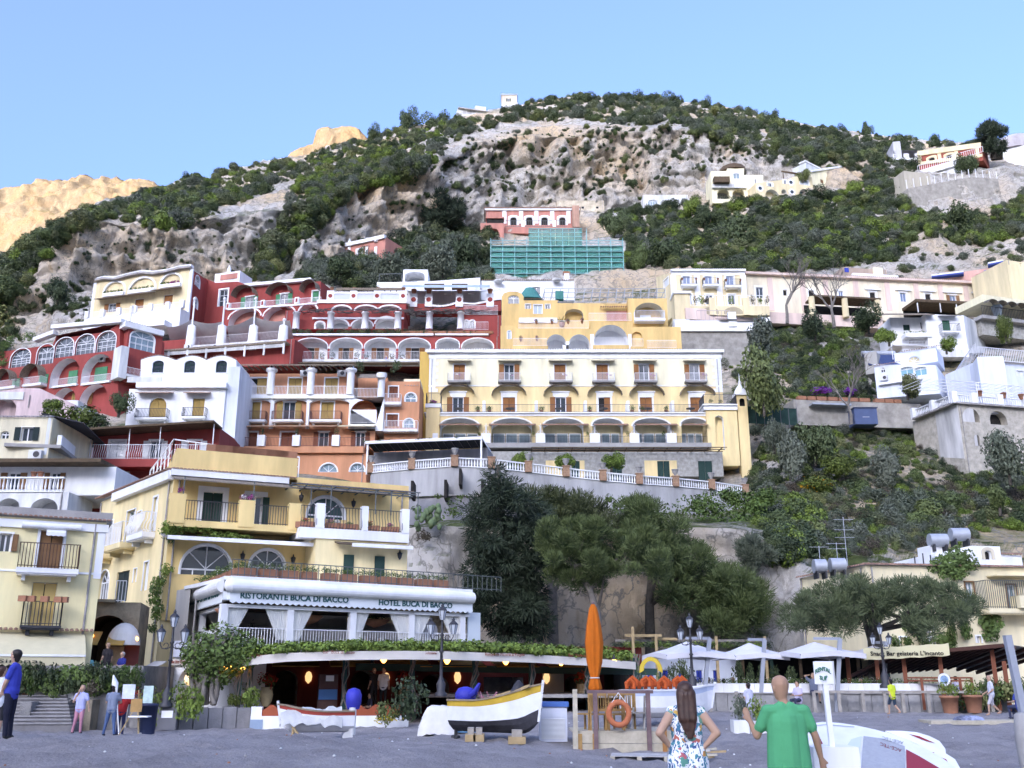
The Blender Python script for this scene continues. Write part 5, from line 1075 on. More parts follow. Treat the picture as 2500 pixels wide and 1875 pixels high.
mb=MB(); c=F.W(F.s_(262,435),F.z(262,442),-3); mb.lathe(c,[(3.6,0),(3.2,1.3),(1.8,2.1),(.2,2.4)],12); mb.build('dark_dome',WOOD,root)
root,F=house('yellow_villa','yellow villa with oval windows and arches right of the cream villa',1845,218,1985,222,460)
F.win(475,545,520,568,'o',WSH,WHITE,.3); F.win(590,525,606,550,'g',None,WHITE,.3)
for x0,x1 in((465,560),(575,610)):a,b,p,q=F.rect(x0,588,x1,640); F.hole(F.loop(a,b,p-.5,q,.5),1.5,0,1)
a,b,p,q=F.rect(695,585,770,640); F.hole(F.loop(a,b,p-.5,q,.5),1.5,2,1); F.win(700,520,760,558,'w',None,WHITE,.2,arch=.5,glass=GLASSB)
F.wall([YV,WHITE,GLASSB],outline=[(0,F.z(600,680)),(F.w,F.z(600,680)),(F.w,F.z(780,505)),(F.s_(665,500),F.z(665,500)),(F.s_(610,520),F.z(610,520)),(0,F.z(400,545))],box=6)
for x,y in((430,580),(638,540),(645,605)):c=F.W(F.s_(x,y),F.z(x,y),.0); n3=Vector((F.n.x,F.n.y,0)); MB().tube([c,c+n3*.08],.9,12).build('oval_trim',WHITE,root); MB().tube([c+n3*.08,c+n3*.1],.5,12).build('oval_window',GLASS,root)
mb=MB()
for x in(600,680,755):mb.beam(F.W(F.s_(x,480),F.z(x,510),-1),F.W(F.s_(x,480),F.z(x,465),-1),.2)
mb.beam(F.W(F.s_(590,465),F.z(680,465),-1),F.W(F.s_(765,470),F.z(680,468),-1),.35); mb.build('roof_pergola',WOOD,root)
root,F=house('white_villa','plain white villa catching light on the right hand slope',1978,222,2114,238,420)
F.win(838,522,858,545,'c',BRSH,None); F.win(965,505,985,530,'c',BRSH,None)
F.wall([YUP],outline=[(0,F.z(900,610)),(F.w,F.z(900,610)),(F.w,F.z(1140,412)),(0,F.z(775,470))],box=7); mb=MB(); mb.beam(F.W(0,F.z(775,470),.1),F.W(F.w,F.z(1140,412),.1),.6,.5); mb.build('cornice',WHITE,root)
F.part('roof_room',stucco('grey_blue_plaster',(.55,.58,.58)),F.s_(765,440),F.s_(870,440),F.z(820,470),F.z(820,425),-5,-1); F.part('roof_bar',WHITE,F.s_(760,410),F.s_(860,410),F.z(820,418),F.z(820,410),-3,-1)
root,F=house('grey_house','pale grey two storey house below the right skyline',2185,246,2246,246,390)
for x,y,h in((1335,355,35),(1405,350,35),(1480,350,35)):F.win(x,y,x+26,y+h,'g',None,WHITE,.2)
F.wall([stucco('grey_plaster',(.52,.52,.54))],z0=F.z(1400,480),z1=F.z(1400,325),box=8); F.part('balcony',WHITE2,F.s_(1310,390),F.s_(1490,390),F.z(1400,402),F.z(1400,388),.0,1.2)
G=Fac(root,2148,262,2185,246,390); G.wall([stucco('grey_plaster',(.52,.52,.54))],outline=[(0,G.z(1260,480)),(G.w-.02,G.z(1300,480)),(G.w-.02,G.z(1300,327)),(0,G.z(1240,430))],box=2,name='side_wall')
root,F=house('red_yellow_house','red house with yellow window frames on the right skyline',2240,240,2398,230,375)
for x,y in((1568,372),(1685,352)):F.win(x,y,x+42,y+30,'d',None,YV,.6,arch=.2)
F.wall([stucco('brick_red_plaster',(.42,.10,.07))],outline=[(0,F.z(1700,460)),(F.w,F.z(1700,460)),(F.w,F.z(1930,272)),(0,F.z(1490,335))],box=7)
for y0,y1,t in((335,272,1.4),(405,345,.8)):mb=MB(); mb.beam(F.W(0,F.z(1490,y0)-.6,.15),F.W(F.w,F.z(1930,y1)-.6,.15),.3,t); mb.build('yellow_band',YV,root)
for x in(1505,1640,1755,1900):a=F.s_(x,350); F.part('pilaster',YV,a-.45,a+.45,F.z(x,430-(x-1490)*.13),F.z(x,345-(x-1490)*.14),.0,.15)
L=F.shift(5); L.part('terrace',WHITE2,L.s_(1480,440),L.s_(1800,440),L.z(1600,470),L.z(1600,432),-4,0); L.rail(L.s_(1490,430),L.s_(1950,430),L.z(1600,432),1.6,-.2,WMET,sp=.5,th=.07); L.part('lower_house',WHITE2,L.s_(1600,480),L.s_(1760,480),L.z(1700,530),L.z(1700,470),-3,1)
root,F=house('domed_house','white house with low dome at the right edge of the skyline',2446,245,2560,240,360)
F.wall([WHITE],z0=F.z(2150,440),z1=F.z(2150,300),box=7); mb=MB(); mb.lathe(F.W(F.s_(2190,300),F.z(2150,300),-5),[(8.5,0),(8,2.2),(6,4.2),(3,5.6),(.2,6.1)],16,sy=.6); mb.build('dome',stucco('grey_dome',(.42,.38,.38)),root)
root,F=house('garden_terrace_wall','tall rubble retaining wall with railing on the right hand slope',2218,208,2442,214,470,cat='wall')
F.wall([mat('rubble_wall',(.38,.34,.29),.95,.3,.8,.5)],outline=[(0,F.z(1700,800)),(F.w,F.z(1700,760)),(F.w,F.z(2040,515)),(F.s_(1850,510),F.z(1850,505)),(0,F.z(1430,580))],box=6)
mb=MB()
for i in range(14):t=i/13; a=F.w*t; z=F.z(1430,580)+(F.z(1900,505)-F.z(1430,580))*min(1,t*1.35); mb.beam(F.W(a,z,-.3),F.W(a,z+2.4,-.3),.12)
mb.build('rail_posts',WMET,root); F.part('cream_block',stucco('tan_plaster',(.48,.42,.33)),F.s_(1425,520),F.s_(1600,520),F.z(1500,590),F.z(1500,458),-5,-1)
# yellow hotel with blue windows, right of centre
root,F=house('yellow_balcony_house','yellow house with white pilasters and three small balconies on the right',1641,151,1818,151,720)
Zm(1500,600); LB=mat('window_glass_blue',(.16,.24,.36),.1,.15,.5,spec=.6)
for x0,x1 in((592,655),(780,845),(965,1030)):F.win(x0,262,x1,348,'g',None,WHITE,.22,glass=LB)
for x0,x1 in((640,670),(788,850),(982,1045)):F.win(x0,422,x1,505,'g',None,WHITE,.2,glass=LB if x0<700 else None)
zt=F.z(800,210); F.wall([YV,WHITE],z0=F.z(800,640),z1=zt-.9,box=8,s0=F.s_(500,400),s1=F.s_(1125,400))
mb=F.box(MB(),F.s_(495,300),F.s_(1130,300),zt-.9,zt-.3,-8,.1); F.box(mb,F.s_(490,300),F.s_(1135,300),zt-.3,zt,-8,.5); mb.build('cornice',WHITE,root); F.tiles(F.s_(495,210),F.s_(1130,210),zt,.5,TILEG,.35,.12,.6)
for x in(512,718,910,1118):a=F.s_(x,400); F.part('pilaster',WHITE,a-.45,a+.45,F.z(800,520),zt-.9,.0,.12)
for x0,x1,y in((568,705,352),(757,892,352),(945,1085,362)):
 F.balc(F.s_(x0,y),F.s_(x1,y),F.z((x0+x1)/2,y),1.2,1.1,.3,WHITE,IRON,sp=.18)
 for q in(x0+8,x1-8):potplant(F.W(F.s_(q,y-30),F.z(q,y-32),1.1),.5,.35,'dry',label='clay pot on a small balcony railing of the yellow house',group='pots on the yellow house balconies',n=40)
G=Fac(root,1603,157,1641,151,700); G.win(425,285,470,355,'c',WSH,WHITE,.15); G.wall([YV],outline=[(0,G.z(440,640)),(G.w-.02,G.z(480,640)),(G.w-.02,G.z(498,225)),(0,G.z(370,262))],box=2,name='side_wall')
L=F.shift(3.5); L.part('low_block',YV,L.s_(520,500),L.s_(655,500),L.z(600,640),L.z(600,405),-3,0); L.part('low_block_cap',WHITE,L.s_(505,410),L.s_(660,410),L.z(600,415),L.z(600,395),-3,.3)
zr=L.z(900,520); L.part('terrace',YV,L.s_(655,560),L.s_(1340,560),L.z(900,600),zr,-3.4,0); L.rail(L.s_(660,500),L.s_(1340,500),zr,1.9,-.2,WMET,sp=.5,th=.05)
for x in(845,1135):a=L.s_(x,500); L.part('post',YV,a-.5,a+.5,L.z(900,600),L.z(x,450),-.4,.2)
for i,x in enumerate((700,740,790,1010,1190,1260,1320)):tuft('climber','lime' if i%2 else 'dry',root,L.W(L.s_(x,480),zr+.4,.0),(1.1,.5,1.6),120,.12,i)
for x0,x1 in((760,900),(945,1110)):a,b,p,q=L.rect(x0,530,x1,590); mb=MB(); mb.poly([[L.W(s,z,.02)for s,z in L.loop(a,b,p,q,.3)]]); mb.build('arch_recess',stucco('tan_recess',(.45,.36,.24)),root)
root,F=house('white_terrace','white terrace wall with black awning and steel railing',1652,137,1850,137,790)
F.wall([WHITE],z0=F.z(900,735),z1=F.z(900,645),box=8,s0=F.s_(525,700)); F.part('footing',mat('rubble_footing',(.36,.33,.29),.95,.3,1,.5),F.s_(530,700),F.w-.3,F.z(900,735)-7,F.z(900,736),-8,-.4); F.rail(F.s_(715,620),F.s_(1000,620),F.z(900,645),1.6,-.1,mat('pink_grey_rail',(.5,.4,.4)),sp=.6,th=.05)
F.awn(F.s_(900,600),F.s_(1285,600),F.z(1000,582),3,1.2,mat('black_awning_stripe',(.035,.03,.03),.9,.4,3),.06,off=-2.5)
for x,y in((1012,575),(1305,620)):a=F.s_(x,y); F.part('post',WHITE,a-.6,a+.6,F.z(x,700),F.z(x,y),-.5,.2)
F.part('side_stair',WHITE2,F.s_(520,620),F.s_(660,620),F.z(600,760),F.z(600,615),-2,-1); mb=MB()
for i in range(9):mb.beam(F.W(F.s_(528+i*6,700),F.z(600,740),-.9),F.W(F.s_(528+i*6,700),F.z(600,650),-.9),.08)
mb.build('bars',IRONG,root)
# long cream building
root,F=house('long_cream_house','long cream house with pink pilasters and ornate white window hoods',1817,152,2430,158,715)
CRL=stucco('cream_pale_plaster',(.82,.70,.52)); PKP=stucco('pink_pilaster',(.74,.54,.46))
F.win(1225,360,1285,450,'g',None,WHITE,.35)
Zm(1875,600); wins=[(878,930,402,452,'d'),(1142,1195,407,482,'g'),(1358,1408,417,477,'d'),(1542,1650,428,490,'o'),(1802,1850,432,472,'d'),(130,165,380,430,'d'),(610,650,390,440,'g'),(350,400,385,440,'d')]
for x0,x1,y0,y1,st in wins:F.win(x0,y0,x1,y1,st,BRSH,WHITE,.3,glass=LB)
for x0,x1,y0,y1,st in wins[:5]:
 a,b,p,q=F.rect(x0,y0,x1,y1); c=(a+b)/2; w=max(1.4,(b-a)*.75); mb=MB(); F.box(mb,c-w,c+w,q+.35,q+.6,.003,.35); F.box(mb,c-w*.7,c+w*.7,q+.6,q+.95,.003,.25); F.box(mb,c-w*.35,c+w*.35,q+.95,q+1.25,.003,.2); mb.build('window_hood',WHITE,root)
zl,zr=F.z(20,262),F.z(1950,340)
F.wall([CRL],outline=[(0,F.z(900,640)),(F.w,F.z(900,640)),(F.w,zr),(0,zl)],box=8)
mb=MB(); mb.beam(F.W(-.2,zl+.15,.2),F.W(F.w+.2,zr+.15,.2),1.0,.4); mb.build('eaves',PKP,root); F.tiles(0,F.w,0,.7,TILE,.36,.13,.9,zz=lambda s:zl+(zr-zl)*s/F.w+.3)
for x in(20,300,500,760,1030,1278,1488,1706,1930):a=F.s_(x,380); F.part('pilaster',PKP,a-.45,a+.45,F.z(x,560),F.z(x,262+x*.04)-.2,.0,.1)
L=F.shift(4); zz=L.z(700,460)
for x in(380,665,945):a=L.s_(x,520); c=L.W(a,L.z(x,620),0); mb=MB(); mb.lathe(c,[(.55,0),(.5,zz-c.z)],10); mb.build('column',YV,root)
L.part('pergola_roof',WOOD,L.s_(390,465),L.s_(965,465),zz,zz+.3,-3,.4); L.part('pink_base',PKP,L.s_(-700,620),L.s_(1000,620),L.z(500,680),L.z(500,585),-3,-.5)
L.part('dark_recess',DARK,L.s_(400,540),L.s_(940,540),L.z(700,600),zz,-3.8,-3.6)
M_=F.shift(5.5); M_.part('shade_roof',WOOD,M_.s_(1265,480),M_.s_(1855,490),M_.z(1550,505),M_.z(1550,482),-4,.5); M_.part('shade_back',DARK,M_.s_(1280,540),M_.s_(1840,540),M_.z(1550,570),M_.z(1550,505),-4,-3.8)
mb=MB()
for x in(1285,1480,1620,1740,1850):mb.beam(M_.W(M_.s_(x,540),M_.z(x,580),.3),M_.W(M_.s_(x,540),M_.z(x,500),.3),.15)
mb.build('shade_posts',WHITE2,root)
root,F=house('coral_back_house','half hidden brick red house with shutters above the long cream house',2015,168,2190,170,660)
F.wall([stucco('tan_brick_plaster',(.46,.33,.26))],z0=F.z(700,300),z1=F.z(700,190),s0=F.s_(640,200),s1=F.s_(1020,200),box=5); F.part('white_roof',WHITE,F.s_(720,260),F.s_(1110,260),F.z(900,275),F.z(900,255),-3,.6); F.part('blue_shutter',BLSH,F.s_(660,200),F.s_(695,200),F.z(680,228),F.z(680,192),.0,.1); F.part('pale_blind',YUP,F.s_(905,220),F.s_(985,220),F.z(940,255),F.z(940,195),.0,.3)
root,F=house('ochre_corner_house','tall ochre house cut by the right edge of the picture',2466,148,2620,152,690)
F.win(2170,215,2230,320,'c',ORSH,None); F.wall([YV],z0=F.z(2100,640),z1=F.z(2100,128),box=8); F.part('eave',WOOD,F.s_(2140,190),F.w,F.z(2160,205),F.z(2160,175),.0,1)
G=Fac(root,2415,160,2466,148,690); G.wall([YV],outline=[(0,G.z(1950,600)),(G.w-.02,G.z(2050,600)),(G.w-.02,G.z(2085,135)),(0,G.z(1915,265))],box=3,name='side_wall')
L=F.shift(4); L.part('terrace',YUP,L.s_(1860,480),F.w,L.z(2000,500),L.z(2000,440),-6,0); L.part('terrace_floor',CONC,L.s_(1855,620),F.w,L.z(2000,640),L.z(2000,612),-6,0); L.part('terrace_footing',STONE,L.s_(1880,620),F.w,L.z(2000,760),L.z(2000,641),-6,-1); L.rail(L.s_(1860,580),F.w,L.z(2000,612),1.6,-.2,IRON,sp=.3,th=.05)
for i in range(5):a,b=L.s_(1860+i*80,500),L.s_(1860+i*80+75,500); L.fan(a,b,L.z(1900,505),L.z(1900,478),1.2,IRONG)
mb=MB(); mb.lathe(L.W(L.s_(2025,560),L.z(2025,612),-1),[(.15,0),(.5,.3),(.9,2.0),(.3,3.4),(.05,3.6)],10); mb.build('folded_parasol',mat('blue_grey_cloth',(.35,.45,.5),.9,.1),root)
root,F=house('pink_row_house','pink house with blue striped awnings near the right edge',2272,168,2420,164,672)
F.win(1785,240,1850,320,'c',TANSH,None); F.wall([stucco('salmon_plaster',(.68,.36,.30))],outline=[(0,F.z(1600,350)),(F.w,F.z(1600,350)),(F.w,F.z(1920,190)),(F.s_(1690,220),F.z(1690,225)),(F.s_(1690,260),F.z(1690,265)),(0,F.z(1410,290))],box=5)
BLA=mat('blue_awning',(.03,.08,.30),.8,.1)
for x0,y0,x1,y1 in((1415,288,1690,255),(1900,185,2030,160)):A,B=F.W(F.s_(x0,y0),F.z(x0,y0),.6),F.W(F.s_(x1,y1),F.z(x1,y1),.6); mb=MB(); mb.beam(A,B,1.4,.3); mb.build('blue_awning',BLA,root); mb=MB(); mb.beam(A+Vector((0,0,.3)),B+Vector((0,0,.3)),1.3,.25); mb.build('white_awning_top',WHITE,root)
F.part('blue_tank',mat('blue_grey_tank',(.22,.27,.38)),F.s_(1870,280),F.s_(1915,280),F.z(1890,335),F.z(1890,225),.2,1)
# white house with the green door
root,F=house('green_door_house','white house with green door and iron balcony on the right slope',2262,138,2356,138,800)
r=F.win(1508,642,1574,755,'c',mat('emerald_shutter',(.01,.13,.08),.5,.1,1.5,wave=9),None); F.wall([WHITE],outline=[(0,F.z(1500,960)),(F.w,F.z(1500,960)),(F.w,F.z(1690,605)),(0,F.z(1375,588))],box=7)
F.balc(F.s_(1480,755),F.s_(1640,755),r[2],1.1,1.2,.2,WHITE,IRON,sp=.2); F.awn(F.s_(1465,610),F.s_(1620,610),F.z(1540,608),1.0,.3,CONC,.1)
K=F.shift(-1.5); K.win(1168,680,1226,732,'c',DGSH,None); K.win(1318,660,1358,720,'c',DGSH,None); K.wall([WHITE],z0=K.z(1200,860),z1=K.z(1200,620),s0=K.s_(1060,700),s1=0,box=5,name='left_wall'); K.awn(K.s_(850,600),K.s_(1375,600),K.z(1100,590),2.5,1.1,CANE,.1,name='reed_roof')
F.part('planter_shelf',WHITE,F.s_(1185,780),F.s_(1410,770),F.z(1300,790),F.z(1300,755),-1.4,.3)
for i in range(6):tuft('foliage','ivy',root,F.W(F.s_(1195+i*38,750),F.z(1300,755),-.3),(.8,.5,.5),90,.14,i)
L=F.shift(2); L.rail(L.s_(1160,860),L.s_(1690,860),L.z(1400,895),1.3,0,WMET,sp=.2); L.part('garden_wall',WHITE2,L.s_(1160,900),L.s_(1690,900),L.z(1400,960),L.z(1400,895),-2,0)
a,b,p,q=K.rect(1205,790,1345,850); mb=MB(); mb.poly([[F.W(s,z,-1.2)for s,z in K.loop(a,b,p,q,.4)]]); mb.build('arch_recess',stucco('grey_recess',(.35,.33,.31)),root)
G=Fac(root,2356,138,2400,146,800); G.wall([WHITE2],outline=[(.02,G.z(1700,900)),(G.w,G.z(1860,900)),(G.w,G.z(1860,690)),(.02,G.z(1700,610))],box=2,name='side_wall')
# blue white house with teal windows
BW=stucco('blue_white_plaster',(.70,.75,.82),.08)
root,F=house('teal_window_house','bluish white house with two shallow teal arched windows and roof terrace',2137,120,2290,116,925)
TEAL=mat('teal_glass',(.16,.42,.48),.1,.1,.5,spec=.6)
F.win(1142,1045,1255,1112,'g',None,WHITE,.1,arch=.2,glass=TEAL); F.win(1266,1045,1372,1118,'g',None,WHITE,.1,arch=.2,glass=TEAL); F.win(972,1050,1012,1092,'g',None,None,arch=.4)
F.wall([BW,WHITE],outline=[(0,F.z(1000,1310)),(F.w,F.z(1100,1330)),(F.w,F.z(1400,1040)),(0,F.z(930,1020))],box=7); F.ac(1005,1145,.9)
F.tiles(0,F.w*.45,F.z(1000,1028),.3,TILE,.3,.1,.5); F.part('ledge',WHITE,F.s_(960,1180),F.s_(1340,1180),F.z(1100,1190),F.z(1100,1175),.0,.5)
K=F.shift(-3); K.win(1202,955,1315,1016,'g',None,None,arch=.45,glass=stucco('cream_arch',(.70,.58,.35))); K.wall([BW],z0=K.z(1200,1040),z1=K.z(1200,912),s0=K.s_(1090,950),s1=K.s_(1460,950),box=5,name='upper_wall'); K.tiles(K.s_(1150,910),K.s_(1520,910),K.z(1200,912),.3,TILE,.3,.1,.6)
mb=MB();
for x,y in((1090,870),(1400,885)):mb.beam(K.W(K.s_(x,900),K.z(x,1010),1.5),K.W(K.s_(x,900),K.z(x,y),1.5),.07)
mb.beam(K.W(K.s_(1090,870),K.z(1090,872),1.5),K.W(K.s_(1400,885),K.z(1400,890),1.5),.07); mb.build('roof_rail',WMET,root)
F.part('blue_grey_side',stucco('grey_block',(.42,.40,.36)),F.s_(815,950),F.s_(925,950),F.z(870,1090),F.z(870,900),-5,-1)
p=F.W(F.s_(960,980),F.z(960,1010),-2.5); t=thing('solar_panel','tilted solar water panel on the roof left of the teal window house','solar panel',p)
mb=MB(); mb.hexa([p+Vector(q)for q in((-2.2,-.6,.1),(2.2,-.6,.1),(2.2,1.4,2.2),(-2.2,1.4,2.2),(-2.2,-.7,.2),(2.2,-.7,.2),(2.2,1.3,2.3),(-2.2,1.3,2.3))]); mb.build('panel',mat('solar_glass',(.03,.06,.14),.1,.1),t); mb=MB(); mb.tube([p+Vector((-2.2,1.4,2.4)),p+Vector((2.2,1.4,2.4))],.35,10); mb.build('tank',STEEL,t)
# stone based villa at the right edge
root,F=house('stone_base_villa','white villa on a rough stone base with balustraded terrace at the right edge',2341,104,2640,108,1010)
RB=mat('rubble_masonry',(.52,.46,.38),.95,.28,1.6,.6)
Zm(1875,600); zt=F.z(1900,1388)
for x0,x1,y0,y1 in((1680,1825,1402,1522),(1915,2062,1428,1545)):a,b,p,q=F.rect(x0,y0,x1,y1); F.hole(F.loop(a,b,p,q,.5),1.0,1,0)
Zm(1875,1000); a,b,p,q=F.rect(1785,218,1830,312); F.hole(F.loop(a,b,p,q,.5),.5,1,0); zb=F.z(1800,620)
F.wall([RB,DARK],z0=zb,z1=zt,box=8,name='stone_wall')
G=Fac(root,2238,111,2341,104,1020); Zm(1875,600); G.wall([stucco('worn_pale_render',(.62,.60,.57),.2)],outline=[(G.s_(1335,1400),G.z(1450,1800)),(G.w-.02,G.z(1500,1900)),(G.w-.02,zt),(0,zt)],box=2,name='left_wall')
mb=MB(); A=G.W(0,zt+.1,.3); B=G.W(G.w,zt+.1,.3); D=F.W(F.w,zt+.1,.3); mb.beam(A,B,.7,.2); mb.beam(B,D,.7,.2); mb.build('tile_ledge',TILEG,root)
mb=MB(); balustrade(mb,[A+Vector((0,.2,.1)),B+Vector((0,.2,.1)),D+Vector((0,.2,.1))],0,1.0,.28,.09); mb.build('balustrade',WHITE,root)
for t in(0,.5,1):q=A.lerp(B,t); MB().box(q.x-.3,q.x+.3,q.y-.3,q.y+.3,q.z,q.z+1.3).build('terrace_post',WHITE,root)
for t in(.15,.35,.55):q=B.lerp(D,t); MB().box(q.x-.3,q.x+.3,q.y-.3,q.y+.3,q.z,q.z+1.3).build('terrace_post',WHITE,root)
mb=MB(); zz=F.z(1900,1150)
for k in range(5):mb.beam(F.W(-2+k*.02,zz-.6,.2-k*1.0),F.W(F.w,zz-.6,.2-k*1.0),.07)
for i in range(24):a=-4+(F.w+4)*i/23; mb.beam(F.W(a,zz-.6,.3),F.W(a,zz-.5,-4.5),.05)
for a in(-1.2,2.6,6.5,10.5):mb.beam(F.W(a,zt,.2),F.W(a,zz-.6,.2),.09); mb.beam(F.W(a+.3,zt,.2),F.W(a+.3,zz-.6,.2),.06)
mb.build('lattice_pergola',WMET,root)
K=F.shift(-6); K.win(1965,1070,2045,1125,'c',WSH,WHITE,.15); K.win(2150,1080,2211,1130,'c',WSH,WHITE,.15); zk=K.z(1900,1000); K.wall([BW],z0=zt-.5,z1=zk,s0=K.s_(1820,1050),s1=F.w+3,box=6,name='villa_wall'); K.tiles(K.s_(1820,1000),F.w+3,zk,.4,TILEG,.3,.1,.6)
K.rail(K.s_(1820,970),F.w+3,zk+.2,1.6,.0,WMET,sp=.25,th=.045)
H2=Fac(root,2310,122,2389,110.5,900); H2.wall([BW],outline=[(0,zt-.5),(H2.w,zt-.5),(H2.w,zk),(0,zk-1.5)],box=3,name='villa_side'); mb=MB(); A=H2.W(0,zk-1.3,0); B=H2.W(H2.w,zk+.2,0)
for i in range(26):q=A.lerp(B,i/25); mb.beam(q,q+Vector((0,0,1.6)),.045)
mb.beam(A+Vector((0,0,1.6)),B+Vector((0,0,1.6)),.08); mb.build('stair_railing',WMET,root)
K.part('pergola_floor',BW,.5,F.w,zt-.6,zt-.05,-1,5.6)
for i,x in enumerate((1825,2030,2180)):potplant(F.W(F.s_(x,1300),zt+1.1,.1),.5,.6,'mix',label='dark clay pot on the balustrade of the stone based villa',group='pots on the stone villa',n=30)
root,F=house('planter_wall','concrete garden wall topped by red planter boxes on the right slope',1938,112,2248,114,995,cat='wall')
F.wall([mat('patchy_concrete',(.40,.36,.31),.95,.35,.7,.4)],z0=F.z(700,1560),z1=F.z(700,1345),box=5)
for i,(x0,x1)in enumerate(((260,330),(345,410),(425,505),(520,600),(615,690),(700,775),(790,880),(925,1000),(1010,1080),(1090,1150))):F.part('planter_box',TERRA,F.s_(x0,1325),F.s_(x1,1330),F.z(700,1343),F.z(700,1312),-.6,.05)
F.part('metal_shelf',STEEL,F.s_(350,1380),F.s_(680,1375),F.z(500,1395),F.z(500,1380),.0,1.2)
root,F=house('blue_shed','dark blue metal shed against the planter wall',2086,109,2142,109,1015,cat='shed'); Zm(1875,600)
F.wall([mat('dark_blue_metal',(.055,.10,.20),.5,.12,1)],z0=F.z(850,1540),z1=F.z(850,1400),box=2); F.part('roof',mat('dark_blue_roof',(.04,.07,.14),.5),-.1,F.w+.1,F.z(850,1400),F.z(850,1396),-2.1,.15); F.part('label_strip',WHITE2,F.w*.35,F.w*.65,F.z(850,1480),F.z(850,1477),.0,.02)
root,F=house('green_shade_fence','dark green netting fence under the bushy tree',1825,110,1945,111,1010,cat='fence'); mb=MB()
for i in range(6):F.part('net_panel',mat('dark_green_net',(.015,.06,.05),.9,.3,1),F.w*i/6+.03,F.w*(i+1)/6-.03,F.z(0,1540),F.z(0,1395),-.02,.02)
for i in range(7):mb.beam(F.W(F.w*i/6,F.z(0,1560),.0),F.W(F.w*i/6,F.z(0,1390),.0),.08)
mb.build('fence_posts',IRONG,root)
# cream building at the lower right
root,F=house('cream_corner_building','cream building with tiled roof edge behind the umbrella pine',2124,58,2620,60,1480)
Zm(1875,1406); CB=stucco('cream_wall_plaster',(.84,.70,.46))
for x0,x1,y0,y1 in((1708,1775,55,180),(2068,2148,78,290)):F.win(x0,y0,x1,y1,'g',None,BRSH,.08,glass=GLASSB)
for x0,x1,y0,y1 in((1378,1420,432,494),(1388,1432,532,600),(1140,1195,530,595),(1800,1840,520,580)):F.win(x0,y0,x1,y1,'g',None,WHITE,.08)
zr=F.z(1500,-80); F.wall([CB],z0=0,z1=zr,box=9); F.tiles(-.1,F.w,zr+.02,.3,TILE,.28,.1,.6); F.part('roof',TILEG,0,F.w,zr+.02,zr+.1,-9,.1)
F.balc(F.s_(1800,290),F.s_(2260,290),F.z(2000,292),1.2,1.6,.25,CB,IRONG,sp=.13,br=False); F.part('balcony_post',CB,F.s_(2040,250),F.s_(2125,250),F.z(2080,290),F.z(2080,185),.6,1.5)
F.part('lean_roof',CB,F.s_(1890,20),F.w,F.z(2000,12),F.z(2000,2),.0,1.0)
G=Fac(root,1958,66,2124,58,1480); G.wall([CB],z0=0,z1=zr,s0=0,s1=G.w-.02,box=3,name='left_wall'); G.tiles(0,G.w,zr+.02,.3,TILE,.28,.1,.6)
Zm(1875,1000); K=F.shift(-3); K.win(1870,1215,1930,1295,'d',None,stucco('arch_stone',(.7,.6,.45)),.2,arch=.5); K.wall([WHITE],outline=[(K.s_(1445,1250),zr),(K.s_(2005,1250),zr),(K.s_(2005,1200),K.z(1900,1180)),(K.s_(1760,1175),K.z(1760,1175)),(K.s_(1445,1250),K.z(1445,1245))],box=5,name='roof_house'); K.part('white_block',WHITE,K.s_(1442,1200),K.s_(1545,1200),K.z(1500,1250),K.z(1500,1165),-2,-.5); K.part('right_room',WHITE,K.s_(2020,1270),F.w,zr,K.z(2100,1240),-4,-1); K.tiles(K.s_(2020,1235),F.w,K.z(2100,1235),-.8,TILE,.28,.1,.6)
for i,(x,y,w)in enumerate(((350,1375,95),(1505,1120,150),(1690,1070,150),(500,1365,120))):
 c=K.W(K.s_(x,y),K.z(x,y),1.5 if i in(0,3)else-.5); L_=w/2/3.5376/38; t=thing('water_tank',('grey steel water tank lying at the left end of the cream roof','steel water tank on the white roof block','blue grey water tank above the white roof house','grey steel water tank beside the leftmost roof tank')[i],'tank',c,'roof water tanks')
 mb=MB(); mb.tube([c+Vector((-L_,0,0)),c+Vector((L_,0,0))],.42,14); mb.build('tank',STEEL,t); mb=MB()
 for q in(-.5,.5):mb.box(c.x+q*L_*1.4-.05,c.x+q*L_*1.4+.05,c.y-.4,c.y+.4,c.z-.75,c.z-.3)
 mb.build('stand',IRON,t)
for i,(x,y,r_)in enumerate(((1195,1282,.38),(1265,1255,.55),(1330,1270,.4),(590,1345,.5))):
 c=K.W(K.s_(x,y),K.z(x,y),1); t=thing('satellite_dish',('small white satellite dish, left of three','largest white satellite dish, middle of three','white satellite dish, right of three','white satellite dish beside the aerial mast')[i],'dish',c,'dishes on the cream roof'); mb=MB()
 mb.lathe((0,0,0),[(.02,0),(r_*.6,.04),(r_,.14),(r_*.97,.16),(r_*.5,.06)],14); d=mb.build('dish',WHITE2,t); d.rotation_euler=(R(75),0,R(25)); mb=MB(); mb.beam(c-Vector((0,-.15,1.0)),c+Vector((0,.1,0)),.06); mb.build('mast',IRON,t)
for i,x in enumerate((375,525,605)):
 c=K.W(K.s_(x,1340),zr,1.2); t=thing('aerial_mast',('thin television aerial above the leftmost roof tank','television aerial between roof tanks','tall television aerial with crossbars')[i],'aerial',c,'roof aerials'); h=(2.2,2.6,5.2)[i]; mb=MB(); h*=.6; mb.beam(c,c+Vector((0,0,h)),.03)
 for q in(.95,.75,.6)[:1+i]:mb.beam(c+Vector((-.6,0,h*q)),c+Vector((.6,0,h*q)),.02)
 mb.build('mast',STEEL,t)
F.holes=[]
for i,(x,y,r_)in enumerate(((1480,1390,1.3),(1600,1360,1.5),(1700,1400,1.2),(1560,1450,1.2),(1640,1480,.9))):tuft('wall_ivy','ivy',root,F.W(F.s_(x,y),F.z(x,y),.3),(r_,.4,r_*.8),340,.12,i)
Zm(1875,1406)
